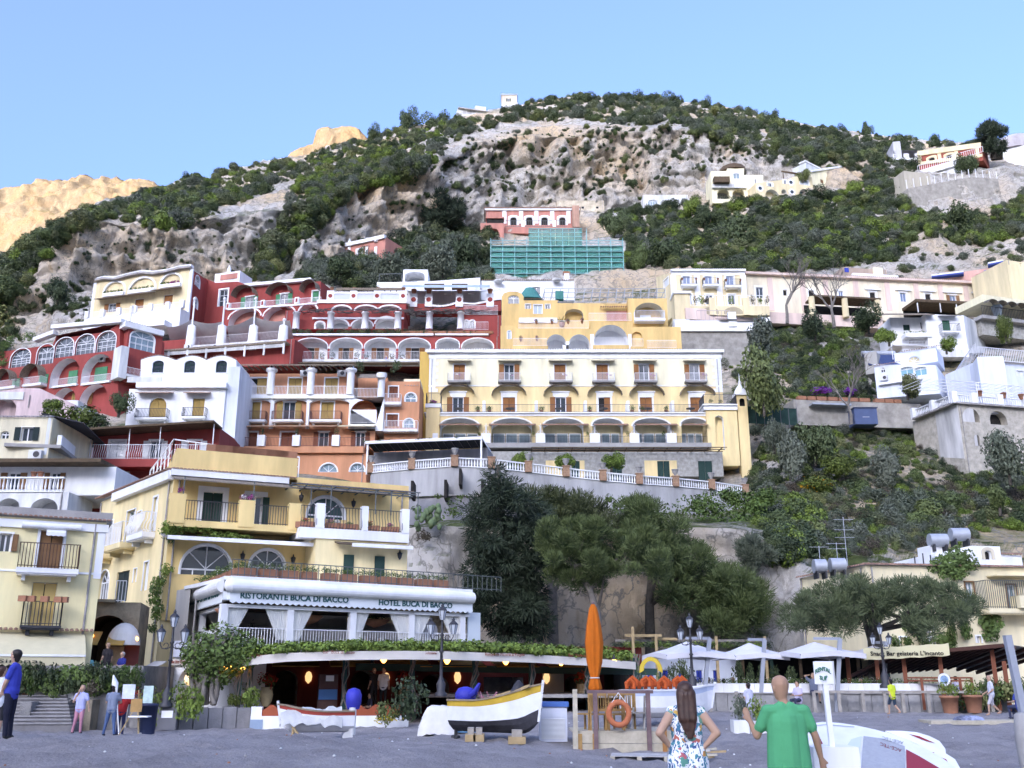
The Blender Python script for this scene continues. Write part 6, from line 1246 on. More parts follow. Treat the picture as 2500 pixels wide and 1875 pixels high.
for i,(x,y,r_)in enumerate(((1220,430,1.0),(1300,520,1.2),(1180,560,.9),(1080,560,.9),(1560,520,1.6),(1680,480,1.5),(1880,420,1.4),(1900,500,1.2),(1500,580,1.3),(1350,580,.8))):tuft('wall_ivy','ivy',root,F.W(F.s_(x,y),F.z(x,y)-.5,.3),(r_,.4,r_*1.1),380,.11,i)
# lettering
def text(s,F,s0,s1,z,off,m,parent,bold=.012,h=None,name='lettering',curve=None,flip=False):
 cu=bpy.data.curves.new('lettering','FONT'); cu.body=s; cu.size=1; cu.offset=bold; cu.extrude=.01; cu.align_x='CENTER'; cu.resolution_u=2
 t=bpy.data.objects.new('tmp',cu); me=bpy.data.meshes.new_from_object(t); bpy.data.objects.remove(t); bpy.data.curves.remove(cu)
 n=len(me.vertices); a=np.empty(n*3); me.vertices.foreach_get('co',a); a=a.reshape(-1,3)
 w=a[:,0].max()-a[:,0].min(); k=(s1-s0)/w; hz=h/.7 if h else k; off3=rootloc(parent)
 if flip:a[:,:2]*=-1
 P=np.array([list(F.W((s0+s1)/2+x*k,z+y*hz+(curve*(1-((x*k)/((s1-s0)/2))**2)if curve else 0),off+zz)-off3)for x,y,zz in a])
 me.vertices.foreach_set('co',P.ravel()); me.materials.clear(); me.materials.append(m); me.update()
 return link(name,me,parent)
LAMP=mat('lit_lamp_glass',(1,.6,.2),.4,0,emit=.7); SCON=mat('lit_wall_sconce',(.9,.75,.52),.6,0,emit=.1)
# cream house with dark shutters, far left
root,F=house('cream_house','cream house with dark green shutters and balustraded balcony at the left edge',-70,68,121,68,1080)
Zm(0,1000); CRH=stucco('cream_house_plaster',(.80,.70,.50),.14)
F.win(132,152,335,270,'o',BKSH,WHITE,.05); F.win(5,185,78,250,'g',None,None,arch=.4)
F.wall([CRH],z0=F.z(200,462),z1=F.z(200,66),box=7); F.ac(322,395,.9); F.tiles(0,F.w,F.z(200,66),.2,TILEG,.26,.09,.5)
G=Fac(root,121,68,215,78,1080); G.part('side_wall',stucco('blue_white_side',(.68,.72,.76)),.02,G.w*.45,G.z(500,455),F.z(200,70),-.3,0); G.awn(.5,G.w,G.z(600,150),3,.6,mat('dark_tarpaulin',(.05,.05,.06),.8,.3),.06,off=-1); G.part('dark_room',DARK,G.w*.2,G.w*.9,G.z(600,440),G.z(600,180),-3,-2.5); G.part('parapet',WHITE,.3,G.w*1.05,G.z(600,440),G.z(600,345),.4,.7); G.part('floor',CONC,0,G.w*1.1,G.z(600,470),G.z(600,440),-3,.8)
F.part('lower_roof',WOOD,-1,F.w+4.5,F.z(200,492),F.z(200,462),-2,1.6)
for x0,x1 in((10,228),(388,560)):F.win(x0,545,x1,690,'o',BRSH,None)
F.wall([WHITE],z0=F.z(200,740),z1=F.z(200,494),s1=F.w+5,box=6,name='lower_wall')
L=F.shift(1.5); zb=L.z(300,712); mb=MB(); balustrade(mb,[L.W(L.s_(-60,700),zb,0),L.W(L.s_(300,700),zb,0),L.W(L.s_(545,700),zb,0)],0,1.05,.26,.08); mb.build('balustrade',WHITE,root)
for x0,x1 in((-20,165),(265,500)):a,b,p,q=L.rect(x0,765,x1,900); L.hole(L.loop(a,b,p,q,.4),1.5,1,0)
L.wall([WHITE2,stucco('grey_arch_back',(.5,.5,.5))],z0=L.z(300,1000)-2,z1=zb,s1=L.s_(600,700),box=4,name='base_wall')
for x in(270,330):potplant(L.W(L.s_(x,630),zb+1.05,-.2),.4,.4,'dry',label='round clay pot on the cream house balustrade',group='pots on the cream house',n=30)
# small red house with white shutters
root,F=house('red_shutter_house','small dark red house with white shutters behind a white railing',228,76,532,76,1100)
for x0,x1,st in((940,1072,'c'),(1238,1440,'o'),(1565,1780,'o')):F.win(x0,270,x1,460,st,WSH,WHITE,.14)
z0=F.z(1300,462); F.wall([RED,WHITE],outline=[(0,z0-4),(F.w,z0-4),(F.w,F.z(1880,160)),(0,F.z(800,235))],box=6)
mb=MB(); A,B=F.W(-.6,F.z(790,225),.9),F.W(F.w+.1,F.z(1880,155),.9); mb.beam(A,B,2.4,.16); mb.build('roof_slab',WOOD,root)
L=F.shift(1.5); L.part('balcony_floor',RED,L.s_(750,480),L.s_(1840,480),L.z(1300,495),z0,-1.5,.1); L.rail(L.s_(760,420),L.s_(1830,420),z0,1.15,.0,WMET,bulge=.22,sp=.17)
for i,x in enumerate((780,1110,1375,1835)):MB().beam(L.W(L.s_(x,350),z0,.02),L.W(L.s_(x,300),F.z(x,215-(x-790)*.06),.02),.06).build('post',WMET,root)
mb=MB(); a,b,p,q=F.rect(880,160,1180,215); mb.poly([[F.W(s,z,-1.5)for s,z in F.loop(a,b,p,q,.2)]]); mb.build('barrel_roof',REDL,root)
G=Fac(root,532,76,592,82,1100); G.wall([RED],outline=[(.02,G.z(1950,500)-3),(G.w,G.z(2080,500)-3),(G.w,G.z(2075,330)),(G.w*.6,G.z(2010,240)),(.02,G.z(1885,150))],box=5,name='side_wall')
K=F.shift(2.4); K.win(845,600,1012,720,'o',WSH,WHITE,.1); K.wall([RED,WHITE],z0=K.z(900,850)-3,z1=K.z(900,560),s0=K.s_(690,650),s1=K.s_(1130,650),box=3,name='lower_wall'); zl=K.z(850,785); K.rail(K.s_(685,740),K.s_(1005,740),zl,1.25,1.3,WMET,bulge=.15,sp=.17); K.part('lower_floor',WHITE,K.s_(680,790),K.s_(1010,790),zl-.4,zl,-.5,1.5); K.awn(K.s_(560,550),K.s_(1120,550),K.z(850,545),2.0,.5,CANE,.08,name='reed_roof'); K.part('red_pier',RED,K.s_(520,720),K.s_(672,720),K.z(600,800)-2,K.z(600,690),-1,1.0); K.part('pier_cap',WHITE,K.s_(515,680),K.s_(678,680),K.z(600,692),K.z(600,665),-1,1.1)
for u,v,r_ in((125,1010,1.2),(165,1000,1.0),(205,1015,1.3),(245,1020,1.0),(185,1035,1.2),(225,1045,1.2),(262,1040,.8)):
 p=at(u,v,84); t=thing('garden_shrub','bushy shrub between the cream house and the white house, %s'%{125:'leftmost',165:'second from left',205:'tallest',245:'second from right',185:'low left',225:'low middle',262:'rightmost'}[u],'shrub',p-Vector((0,0,1)),'shrubs behind the red house'); tuft('foliage','lemon' if u<220 else 'oak',t,p-Vector((0,0,1)),(r_*1.7,r_*1.4,r_*1.5),420,.1,u)
# yellow house at the left front
root,F=house('yellow_front_house','pale yellow house with brown shuttered balcony door above a cream awning',-260,41,240,44.5,1450)
Zm(0,1000); YF=stucco('lemon_cream_plaster',(.90,.75,.43),.08)
zt=F.z(400,945); r1=F.win(332,1045,534,1385,'c',BRSH,WHITE,.12); F.win(-60,1070,150,1225,'o',BRSH,WHITE,.08); Zm(0,1406); r2=F.win(258,55,474,435,'c',mat('ochre_flush_door',(.58,.38,.14),.6,.08),None)
F.wall([YF],z0=F.z(400,800),z1=zt,box=5); Zm(0,1000)
F.part('cornice',WHITE,-.1,F.w+.1,zt-.45,zt-.1,.0,.1); mb=F.box(MB(),-.2,F.w+.25,zt,zt+.5,-5,-.3); mb.build('grey_parapet',CONC,root); F.tiles(-.1,F.w+.2,zt+.05,.3,TILE,.2,.075,.6)
F.part('band',WHITE,0,F.w,F.z(400,1410),F.z(400,1392),.0,.05); F.part('edge_band',WHITE,F.w-.3,F.w+.01,F.z(800,1460),zt-.45,.0,.04)
F.balc(F.s_(135,1400),F.s_(668,1400),r1[2],.9,1.05,.22,WHITE,mat('brown_iron',(.10,.045,.03),.6,0),bulge=.24,sp=.13)
a,b,p,q=F.rect(190,985,700,1040); mb=MB(); mb.tube([F.W(a,q-.15,.25),F.W(b,q-.15,.25)],.13,10); mb.build('rolled_awning',WHITE,root); F.awn(a+1,b-.6,q-.25,.35,.2,WHITE,.03,off=.1,val=.15)
Zm(0,1406); F.balc(F.s_(168,440),F.s_(520,440),r2[2],.8,1.0,.1,IRON,IRON,sp=.14)
for i,x in enumerate((180,255,370,485,535)):p=F.W(F.s_(x,300),r2[2]+1.0,.78); t=thing('flower_box','small terracotta box %s on the lower balcony of the yellow house'%('at the left end','second from left','in the middle','second from right','at the right end')[i],'flower box',p,'boxes on the lower balcony'); MB().box(p.x-.16,p.x+.16,p.y-.1,p.y+.1,p.z-.02,p.z+.22).build('box',TERRA,t)
a0,a1=-.5,F.s_(735,500); za=F.z(400,500); F.tiles(0,F.w,za+.12,.35,TILE,.2,.075,.5); F.awn(0,a1,za,2.0,.95,CREAMAW,.04,val=.42); F.part('awning_bar',WHITE,0,a1,za-.98,za-.9,1.98,2.05)
text('La Sirena',F,F.s_(-20,610)*.5+1.4,F.s_(470,610)*.9,za-1.24,2.06,mat('black_script',(.03,.03,.03)),root,0,.16)
F.part('shop_glow',mat('shop_interior',(.35,.20,.09),.8,.3,2),F.s_(410,700),F.s_(690,700),F.z(500,790),F.z(500,640),.02,.1); F.part('shop_frame',WHITE,F.s_(405,710),F.s_(690,710),F.z(500,712),F.z(500,700),.1,.14); F.part('shop_dark',DARK,0,F.s_(380,700),F.z(200,790),F.z(200,610),.02,.06)
# yellow seafront hotel
root,F=house('seafront_hotel','yellow seafront hotel with dark green shutters and flower terraces',412,52.5,996,58,1300)
YB=stucco('honey_yellow_plaster',(.88,.60,.27),.10); YB2=stucco('pale_honey_plaster',(.88,.68,.38),.10)
Zm(500,1000); zf2=F.z(600,1040); zf1=F.z(600,1440); ztop=F.z(600,640)
Zm(0,1000); F.win(1748,712,1918,985,'c',DGSH,WHITE,.3); Zm(500,1000); F.win(318,750,545,1022,'o',DGSH,WHITE,.28); F.win(890,755,1205,945,'g',None,WHITE,.12,arch=.5,glass=mat('green_dim_glass',(.02,.07,.065),.1,.2))
F.wall([YB,WHITE],z0=zf2-.3,z1=ztop,box=8,name='upper_wall')
F.win(-205,1168,232,1430,'g',None,WHITE,.1,arch=.5); F.win(388,1208,690,1440,'g',None,WHITE,.1,arch=.5); F.win(1198,1258,1542,1455,'o',DGSH,None)
F.wall([YB,WHITE],z0=zf1-2.5,z1=zf2-.32,box=8,name='lower_wall')
zc=F.z(100,545); mb=F.box(MB(),-.2,F.s_(720,600),ztop,ztop+.35,-.5,.35); mb.build('cornice',WHITE,root); F.tiles(-.2,F.s_(790,600),ztop+.36,.4,TILE,.2,.075,.6); mb=F.box(MB(),0,F.s_(800,560),ztop+.35,ztop+1.6,-8,-.15); mb.build('roof_parapet',YB,root); F.part('right_parapet',YB,F.s_(800,600),F.w,ztop+.0,ztop+.5,-8,-.1); F.tiles(F.s_(800,620),F.w+.2,ztop+.05,.4,TILE,.2,.075,.6)
for i in range(9):x0=10+i*75; a=F.s_(x0,480); F.part('planter',TERRA,a,a+1.25,ztop+1.6,ztop+2.0,-.6,-.2)
F.awn(-.1,F.s_(720,650),ztop-.05,1.7,.45,CANE,.06,name='reed_awning',off=.05); F.awn(F.s_(800,650),F.s_(1560,700),ztop-.1,1.3,.3,CANE,.06,name='reed_awning',off=.05)
mb=MB()
for x in(375,860,1010,1385,1515,1740):
 a=F.s_(x,800); o=2.2 if x>900 else 1.7; mb.beam(F.W(a,zf2+.9,o),F.W(a,ztop-.3,o),.06)
for o in(.8,1.5,2.2):mb.beam(F.W(F.s_(680,650),ztop-.3,o),F.W(F.s_(1760,700),ztop-.3,o),.06)
for x in range(700,1760,120):mb.beam(F.W(F.s_(x,650),ztop-.3,.0),F.W(F.s_(x,650),ztop-.3,2.3),.05)
mb.build('iron_pergola',IRONG,root); Zm(0,1000); a=F.s_(1560,700); MB().beam(F.W(a,zf2+.9,1.7),F.W(a,ztop-.3,1.7),.06).build('awning_post',IRONG,root); Zm(500,1000)
T=F.shift(1.9); T.part('terrace_floor',YB,-.3,F.s_(830,1040),zf2-.35,zf2,-1.9,.0); T.rail(-.3,T.s_(290,950),zf2,1.05,-.08,IRON,sp=.14); T.rail(T.s_(425,950),T.s_(725,950),zf2,1.05,-.08,IRON,sp=.14)
for x0,x1 in((288,425),(722,835)):T.part('parapet_pillar',YB,T.s_(x0,950),T.s_(x1,950),zf2-.2,zf2+1.25,-.5,.06)
Zm(0,1000); T.part('parapet_pillar',YB,-.3,T.s_(1595,900),zf2-.2,zf2+1.35,-.5,.06); Zm(500,1000)
W_=F.shift(2.6); zw=W_.z(1300,1040); a0,a1=W_.s_(820,1000),W_.s_(1765,1000); W_.part('white_terrace_band',WHITE,a0,a1,zw-.55,zw,-2.6,.02); W_.part('terrace_base',YB2,W_.s_(965,1100),W_.s_(1755,1100),zf1-2.5,zw-.55,-2.6,-.1)
for x0,x1,b in((830,965,.2),(1035,1355,.22),(1410,1705,.22)):W_.rail(W_.s_(x0,950),W_.s_(x1,950),zw,1.2,-.1,IRON,bulge=b,sp=.16)
for x0,x1 in((960,1035),(1355,1410),(1702,1765)):W_.part('white_post',WHITE,W_.s_(x0,950),W_.s_(x1,950),zw,zw+1.35,-.4,.06)
for i,(x,fl)in enumerate(((880,REDF),(1100,MAG),(1160,WHF),(1265,None),(1450,REDF),(1620,MAG))):p=W_.W(W_.s_(x,980),zw+.02,-.4); t=thing('flower_box','terracotta flower box %s on the white terrace of the seafront hotel'%('left end','with magenta flowers','with white flowers','without flowers','with red flowers','right end')[i],'flower box',p,'boxes on the white hotel terrace'); MB().box(p.x-.5,p.x+.5,p.y-.16,p.y+.16,p.z,p.z+.32).build('box',TERRA,t); tuft('foliage','ivy',t,p+Vector((0,0,.25)),(.5,.2,.3),100,.12,i); fl and tuft('flowers',fl,t,p+Vector((0,0,.32)),(.5,.2,.3),80,.14,i)
for i,(x,y,fl)in enumerate(((330,850,MAG),(405,850,MAG),(340,840,WHF))):tuft('flowers',fl,root,T.W(T.s_(x,y),zf2+1.3,-.2),(.4,.3,.35),120,.12,i)
Zm(0,1000); tuft('flowers',MAG,root,T.W(T.s_(1555,770),zf2+1.45,-.2),(.45,.3,.35),130,.12,5); Zm(500,1000)
F.awn(-.4,F.s_(820,1120),zf2-.6,1.9,.35,TILEG,.08,name='tile_canopy'); F.part('white_awning_edge',WHITE,-.2,F.s_(960,1150),zf2-1.05,zf2-.85,1.85,2.0); Q=W_.shift(-.1); Q.awn(Q.s_(1120,1150),Q.s_(1750,1170),Q.z(1450,1165),.9,.2,WOOD,.06); Q.part('white_awning_edge',WHITE,Q.s_(1235,1190),Q.s_(1750,1190),Q.z(1450,1210),Q.z(1450,1180),.85,1.0)
Q.win(1198,1258,1542,1500,'o',DGSH,None); Q.holes=[]
for i,(x,y)in enumerate(((825,770),(1275,820),(320,1275),(755,1305),(1560,1305))):c=F.W(F.s_(x,y),F.z(x,y),.25 if i<4 else 2.7); mb=MB(); mb.lathe(c-Vector((0,0,.22)),[(.03,0),(.1,.12),(.15,.36),(.05,.42),(.02,.55)],6); mb.beam(c+Vector((0,.2,.1)),c,.03); mb.build('wall_lantern',IRON,root)
Zm(0,1000)
for i in range(16):x=1420+i*42; tuft('vine','lime',root,F.W(F.s_(x,1040),zf2-.75+(.2 if 2<i<9 else-.1),1.5),(.75,.8,.4 if i>2 else .9),150,.13,i)
for i,(x,y,r_)in enumerate(((1450,1150,.6),(1430,1450,.6),(1390,1520,.55),(1350,1560,.7),(1320,1620,.7),(1330,1700,.7),(1350,1780,.6),(1330,1830,.5),(1310,1930,.5))):tuft('vine','lime' if i%2 else 'ivy',root,F.W(F.s_(x,y),F.z(x,y),.3),(r_,.4,r_*1.2),200,.13,i)
S_=Fac(root,238,62,412,52.5,1300)
for x0,x1,y0,y1 in((905,965,970,1255),(1088,1158,875,1170)):S_.win(x0,y0,x1,y1,'g',None,WHITE,.06,glass=mat('green_dim_glass',(.02,.07,.065))); a,b,p,q=S_.rect(x0-20,y0,x1+10,y1); S_.balc(a-.5,b+.4,p,.9,1.2,.3,YB2,WMET,sp=.16)
S_.win(1318,760,1352,1050,'c',WSH,WHITE,.1); S_.balc(S_.s_(1200,1080),S_.s_(1340,1080),S_.z(1270,1080),.7,1.1,.3,WHITE,WMET,bulge=.2,sp=.14)
S_.win(855,1390,940,1640,'g',None,WHITE,.06,arch=.4); S_.win(1000,1400,1105,1659,'c',BKSH,None); S_.win(1240,1320,1275,1560,'c',WSH,WHITE,.08); S_.win(1155,1375,1180,1490,'c',WSH,WHITE,.05); S_.win(1190,880,1222,990,'c',WSH,WHITE,.05)
zs=ztop+.2; S_.wall([YB2],z0=.5,z1=zs,s1=S_.w-.02,box=4,name='side_wall'); mb=S_.box(MB(),S_.w*.25,S_.w,zs-.4,zs+.1,.0,.35); mb.build('side_cornice',WHITE,root); S_.tiles(0,S_.w,zs+.15,.45,TILE,.2,.075,.6)
Zm(0,1000); R_=F.shift(-2.5); A,B,D=S_.W(S_.w*.45,zs+1.3,-1),R_.W(0,ztop+2.6,0),R_.W(R_.s_(2580,500),ztop+2.2,0); mb=MB()
for p,q in((A,B),(B,D)):
 mb.beam(p,q,.07); mb.beam(p-Vector((0,0,.6)),q-Vector((0,0,.6)),.04)
 for i in range(7):c=p.lerp(q,i/6); mb.beam(c-Vector((0,0,1.3)),c+Vector((0,0,.0)),.06)
mb.build('roof_railing',WMET,root)
# passage arch and street terrace on the left
root,F=house('passage_bridge','arched stone bridge over the dim alley between the yellow houses',205,47,325,47.5,1530,cat='bridge')
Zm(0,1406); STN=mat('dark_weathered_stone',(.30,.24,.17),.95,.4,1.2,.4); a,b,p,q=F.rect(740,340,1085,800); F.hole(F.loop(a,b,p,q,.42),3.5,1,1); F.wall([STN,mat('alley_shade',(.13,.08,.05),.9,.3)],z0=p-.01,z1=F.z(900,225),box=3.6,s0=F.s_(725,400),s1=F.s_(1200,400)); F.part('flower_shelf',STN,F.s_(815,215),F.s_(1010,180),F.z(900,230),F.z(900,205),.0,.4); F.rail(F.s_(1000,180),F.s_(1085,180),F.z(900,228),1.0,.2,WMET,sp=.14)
for x,y in((735,542),(812,522),(1195,548)):c=F.W(F.s_(x,y),F.z(x,y),.6); mb=MB(); mb.ball(c,.1,8); mb.build('lit_bulb',LAMP,root)
for x in(740,960):F.awn(F.s_(x,500),F.s_(x+150,500),F.z(800,490),1.2,.6,mat('lamp_lit_straw',(.50,.27,.08),.9,.2),.05,off=.1)
mb=MB(); c=F.W(F.s_(1090,600),F.z(1090,600),.5); rr=(F.s_(1220,600)-F.s_(925,600))/2; n=10
for i in range(n):
 for k in range(6):
  P=[]
  for ii,kk in((i,k),(i+1,k),(i+1,k+1),(i,k+1)):
   th=math.pi*ii/n; ph=math.pi/2*kk/6; P.append(F.W(F.s_(1070,600)-rr*math.cos(th)*math.sin(ph),c.z+rr*1.35*math.cos(ph),.3+rr*.9*math.sin(th)*math.sin(ph)))
  mb.add(P,[(0,1,2,3)],0,False)
o=mb.build('shell_awning',CANVAS,root)
F.part('shop_back',mat('shop_red_dark',(.16,.035,.03),.8,.2),F.s_(1070,700),F.s_(1200,700),F.z(1100,790),F.z(1100,600),.05,.1); F.part('shop_window',mat('shop_window_glow',(.45,.32,.2),.6,.4,2),F.s_(930,700),F.s_(1065,700),F.z(1000,780),F.z(1000,610),.05,.1)
OLDW=mat('old_grey_plaster',(.27,.255,.24),.95,.35,.9,.5)
t=thing('street_wall','old grey stone wall with fountain niche below the ivy','wall',at(130,1700,41.5)); W0=Fac(t,-260,41.3,345,42.3,1680); zt=W0.z(500,775)
W0.wall([OLDW],z0=-1,z1=zt,box=8); Zm(0,1550,5.267)
for i in range(46):
 x=-380+i*48; tuft('ivy','oak' if i%3 else 'ivy',t,W0.W(W0.s_(x,480),zt-.95+.2*math.sin(i*1.7),.2),(.85,.35,.95),260,.12,i)
a,b,p,q=W0.rect(800,560,960,840); mb=MB(); mb.poly([[W0.W(s,z,.05)for s,z in W0.loop(a,b,p,q,.5)]]); mb.build('fountain_niche',WHITE2,t); mb=MB(); W0.ring(mb,W0.loop(a,b,p,q,.5),.15,0,.1); mb.build('niche_trim',OLDW,t); W0.part('niche_sign',mat('red_white_sign',(.55,.25,.25),.5,.5,9),a+.25,b-.25,p+.35,p+1.05,.06,.1); W0.part('blue_notice',mat('pale_blue_notice',(.55,.68,.72),.5,.2,6),W0.s_(660,620),W0.s_(745,620),W0.z(700,680),W0.z(700,590),.0,.06); W0.part('niche_shelf',OLDW,W0.s_(760,840),W0.s_(940,840),W0.z(850,850),W0.z(850,830),.0,.35); W0.part('stone_block',STN,W0.s_(1080,980),W0.s_(1270,980),-.6,W0.z(1150,830),.0,1.0); MB().poly([[W0.W(s,z,.06)for s,z in W0.loop(W0.s_(300,700),W0.s_(400,700),W0.z(350,790),W0.z(350,625),.4)]]).build('brick_patch',TERRA,t)
tuft('purple_shrub','dry',t,W0.W(W0.s_(1240,720),W0.z(1240,770),.5),(.6,.4,.7),260,.1,3); tuft('shrub','ivy',t,W0.W(W0.s_(740,780),W0.z(740,830),.4),(.4,.3,.5),160,.1,4)
t=thing('stone_staircase','grey stone steps rising from the sand at the left','staircase',at(110,1770,40)); S0=Fac(t,-160,39.6,185,40.0,1740); STEP=mat('grey_step_stone',(.20,.19,.19),.95,.2,2,.3)
for i in range(9):z=S0.z(600,1160)+i*.125-.05; S0.part('step',STEP,0,S0.s_(940-i*42,1000),z-.6,z+.08,-3,-.24*i-.05); S0.part('tread',mat('lit_tread_stone',(.30,.285,.28),.9,.2,2,.2),0,S0.s_(940-i*42,1000),z+.08,z+.125,-3,-.24*i)  # treads tinted lighter than the risers, light from above put into the colour
W0.part('stair_parapet',OLDW,W0.s_(420,900),W0.s_(560,900),-.5,W0.z(500,850),.0,1.4)
o=thing('low_sea_wall','low grey stone wall along the promenade edge','wall',at(490,1750,42.5)); Zm(0,1406); Q=Fac(o,365,41.6,612,43,1750)
n=7
for i in range(n):Q.part('stone_slab',mat('grey_wall_stone',(.25,.24,.24),.95,.2,1.5,.4),Q.w*i/n+.015,Q.w*(i+1)/n-.015,-.7,Q.z(1700,1140)+.03*math.sin(i*3),-.6,.05*math.sin(i*5))
# white restaurant terrace
root,F=house('restaurant_terrace','white upper restaurant terrace with curtains and lettered fascia',555,44.6,1143,52,1500)
CURT=mat('curtain_cloth',(.78,.77,.72),.95,.06,1); TEALT=mat('teal_letter_paint',(.005,.10,.10),.6,0); SIGNW=mat('fascia_white',(.74,.79,.80),.7,.05,.6)
Zm(500,1406); zf=F.z(1200,595)-.15; zt=F.z(1200,80); zb=F.z(1200,265); zs=F.z(1200,165)
S_=Fac(root,447,54.5,555,44.6,1500)
for f,w0,w1,nm in((F,-.05,F.w+.1,'front'),(S_,0,S_.w-.02,'side')):
 f.part('roof_slab',WHITE,w0,w1,zt-.05,zt+.12,-6.4 if f is F else-2,.25); mb=MB()
 m2=MB(); n=8
 for k in range(n):
  A=[(.25+.32*math.sin(math.pi*j/n),zt-.02-.30*(1-math.cos(math.pi*j/n)))for j in(k,k+1)]
  m2.add([f.W(w0,A[0][1],A[0][0]),f.W(w1,A[0][1],A[0][0]),f.W(w1,A[1][1],A[1][0]),f.W(w0,A[1][1],A[1][0])],[(0,1,2,3)],0,True)
 for w_ in(w0,w1):m2.add([f.W(w_,zt-.02-.30*(1-math.cos(math.pi*j/n)),.25+.32*math.sin(math.pi*j/n))for j in range(n+1)],[tuple(range(n+1))])
 m2.build('awning_box',WHITE,root); f.part('sign_band',SIGNW,w0,w1,zb+.08,zt-.55,-.1,.26)
 m3=MB(); q=int((w1-w0)/.3)
 for i in range(q):
  a=w0+(w1-w0)*i/q; b=w0+(w1-w0)*(i+1)/q; m3.add([f.W(a,zb+.1,.28),f.W(b,zb+.1,.28),f.W(b,zb-.0,.28),f.W((a+b)/2,zb-.09,.28),f.W(a,zb-.0,.28)],[(0,1,2,3,4)])
 m3.build('scalloped_valance',SIGNW,root)
 f.part('lower_beam',WHITE,w0,w1,zb-.25,zb-.1,-.2,.05); f.part('floor',WHITE,w0,w1,zf-.3,zf,-6,.15)
MB().ball(F.W(0,zt-.3,.22),.33,14).build('awning_corner',WHITE,root); text('RISTORANTE BUCA DI BACCO',F,F.s_(285,200),F.s_(1218,200),F.z(750,215),.29,TEALT,root,.025); text('HOTEL BUCA DI BACCO',F,F.s_(1478,240),F.s_(2112,240),F.z(1800,268),.29,TEALT,root,.025)
Zm(0,1406); text('RISTORANTE BUCA DI BACCO',S_,S_.w*.06,S_.w*.93,S_.z(1740,240),.29,TEALT,root,.02); Zm(500,1406)
posts=[160,735,1278,1785,2225]
for x in posts:a=F.s_(x,400); F.part('post',WHITE,a-.16,a+.16,zf,zb-.1,-.25,.05)
a=S_.w*.45; S_.part('post',WHITE,a-.15,a+.15,zf,zb-.1,-.25,.05); S_.part('post',WHITE,.0,.3,zf,zb-.1,-.25,.05)
def curtain(f,a,dirn,w,name='curtain'):
 mb=MB(); n=22; rows=7
 V=[]
 for k in range(rows):
  t=k/(rows-1); ww=w*(1-t*.72)if t<.75 else w*(.46-.3*(t-.75)*2+.05); z=zb-.12-(zb-.12-zf-.3)*t
  for i in range(n+1):V.append(f.W(a+dirn*ww*i/n,z,-.12+.05*math.sin(i*2.3)*(1-.3*t)))
 mb.add(V,[(k*(n+1)+i,k*(n+1)+i+1,(k+1)*(n+1)+i+1,(k+1)*(n+1)+i)for k in range(rows-1)for i in range(n)],0,True); return mb.build(name,CURT,root)
for x,l,r_ in((160,0,1),(735,1,1),(1278,0,1),(1785,1,1),(2225,1,0)):
 a=F.s_(x,400)
 if r_:curtain(F,a+.17,1,1.05 if x!=1278 else .8)
 if l:curtain(F,a-.17,-1,1.1)
curtain(S_,S_.w*.45-.2,-1,1.2); curtain(S_,S_.w*.95,-1,1.2); curtain(S_,.4,1,1)
F.rail(.1,F.w,zf,.8,.0,WMET,sp=.14); S_.rail(0,S_.w,zf,.8,.0,WMET,sp=.14)
K=F.shift(-5.5)
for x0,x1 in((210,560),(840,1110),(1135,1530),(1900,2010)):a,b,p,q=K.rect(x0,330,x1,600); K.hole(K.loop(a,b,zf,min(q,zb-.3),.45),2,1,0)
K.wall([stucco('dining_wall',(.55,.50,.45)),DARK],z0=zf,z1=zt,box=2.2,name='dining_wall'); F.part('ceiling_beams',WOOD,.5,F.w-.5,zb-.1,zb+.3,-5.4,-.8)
for x,y,s in((980,370,.95),(1620,395,.7),(340,300,.7),(880,300,.4)):
 c=F.W(F.s_(x,y),F.z(x,y),-1.8); mb=MB(); mb.lathe(c-Vector((0,0,.3*s)),[(.12*s,0),(s*.8,.25*s),(s*1.05,.5*s),(s*.95,.55*s)],12); mb.build('hanging_basket',TERRA,root); tuft('hanging_foliage','oak',root,c+Vector((0,0,.15)),(s*1.1,s,s*.5),200,.12,x); mb=MB(); mb.beam(c,F.W(F.s_(x,y),zb,-1.8),.03); mb.build('chain',IRON,root)
for x in(970,560,1440):c=F.W(F.s_(x,490),zf+.75,-2.2); tuft('table_flowers','dry',root,c,(.35,.3,.6),120,.1,x)
R_=F.shift(.1); bx=[(305,465),(490,655),(680,835),(860,1000),(1045,1185),(1212,1345),(1375,1515),(1545,1680),(1700,1835),(1865,1995),(2015,2140)]
for i,(x0,x1)in enumerate(bx):
 a,b=R_.s_(x0,-5),R_.s_(x1,10); p=R_.W((a+b)/2,zt+.12,-.5); t=thing('terracotta_planter','long terracotta planter, %s from the left on the restaurant roof edge'%('first','second','third','fourth','fifth','sixth','seventh','eighth','ninth','tenth','eleventh')[i],'planter',p,'planters on the restaurant roof'); R_.part('trough',TERRA,a+.05,b-.05,zt+.13,zt+.55,-.75,-.25,t)
 for k in range(4):tuft('foliage','ivy',t,R_.W(a+(b-a)*(k+.5)/4,zt+.5,-.5),(.42,.35,.42),90,.1,i*4+k)
for i in range(7):a=S_.w*(i+.5)/7; p=S_.W(a,zt+.12,-.4); t=thing('terracotta_planter','short terracotta planter, %s from the back on the slanting side edge of the restaurant roof'%('first','second','third','fourth','fifth','sixth','seventh')[i],'planter',p,'planters on the side roof edge'); S_.part('trough',TERRA,a-.55,a+.55,zt+.13,zt+.5,-.65,-.2,t); tuft('foliage','ivy',t,p+Vector((0,0,.35)),(.7,.6,.5),200,.09,i)
F.rail(0,F.w+2,zt+.12,.75,.1,IRONG,sp=.3,th=.03); F.part('glass_end_screen',mat('end_screen',(.62,.70,.72),.3,.05),F.w+.12,F.w+.9,zf,zb,-.3,-.2)
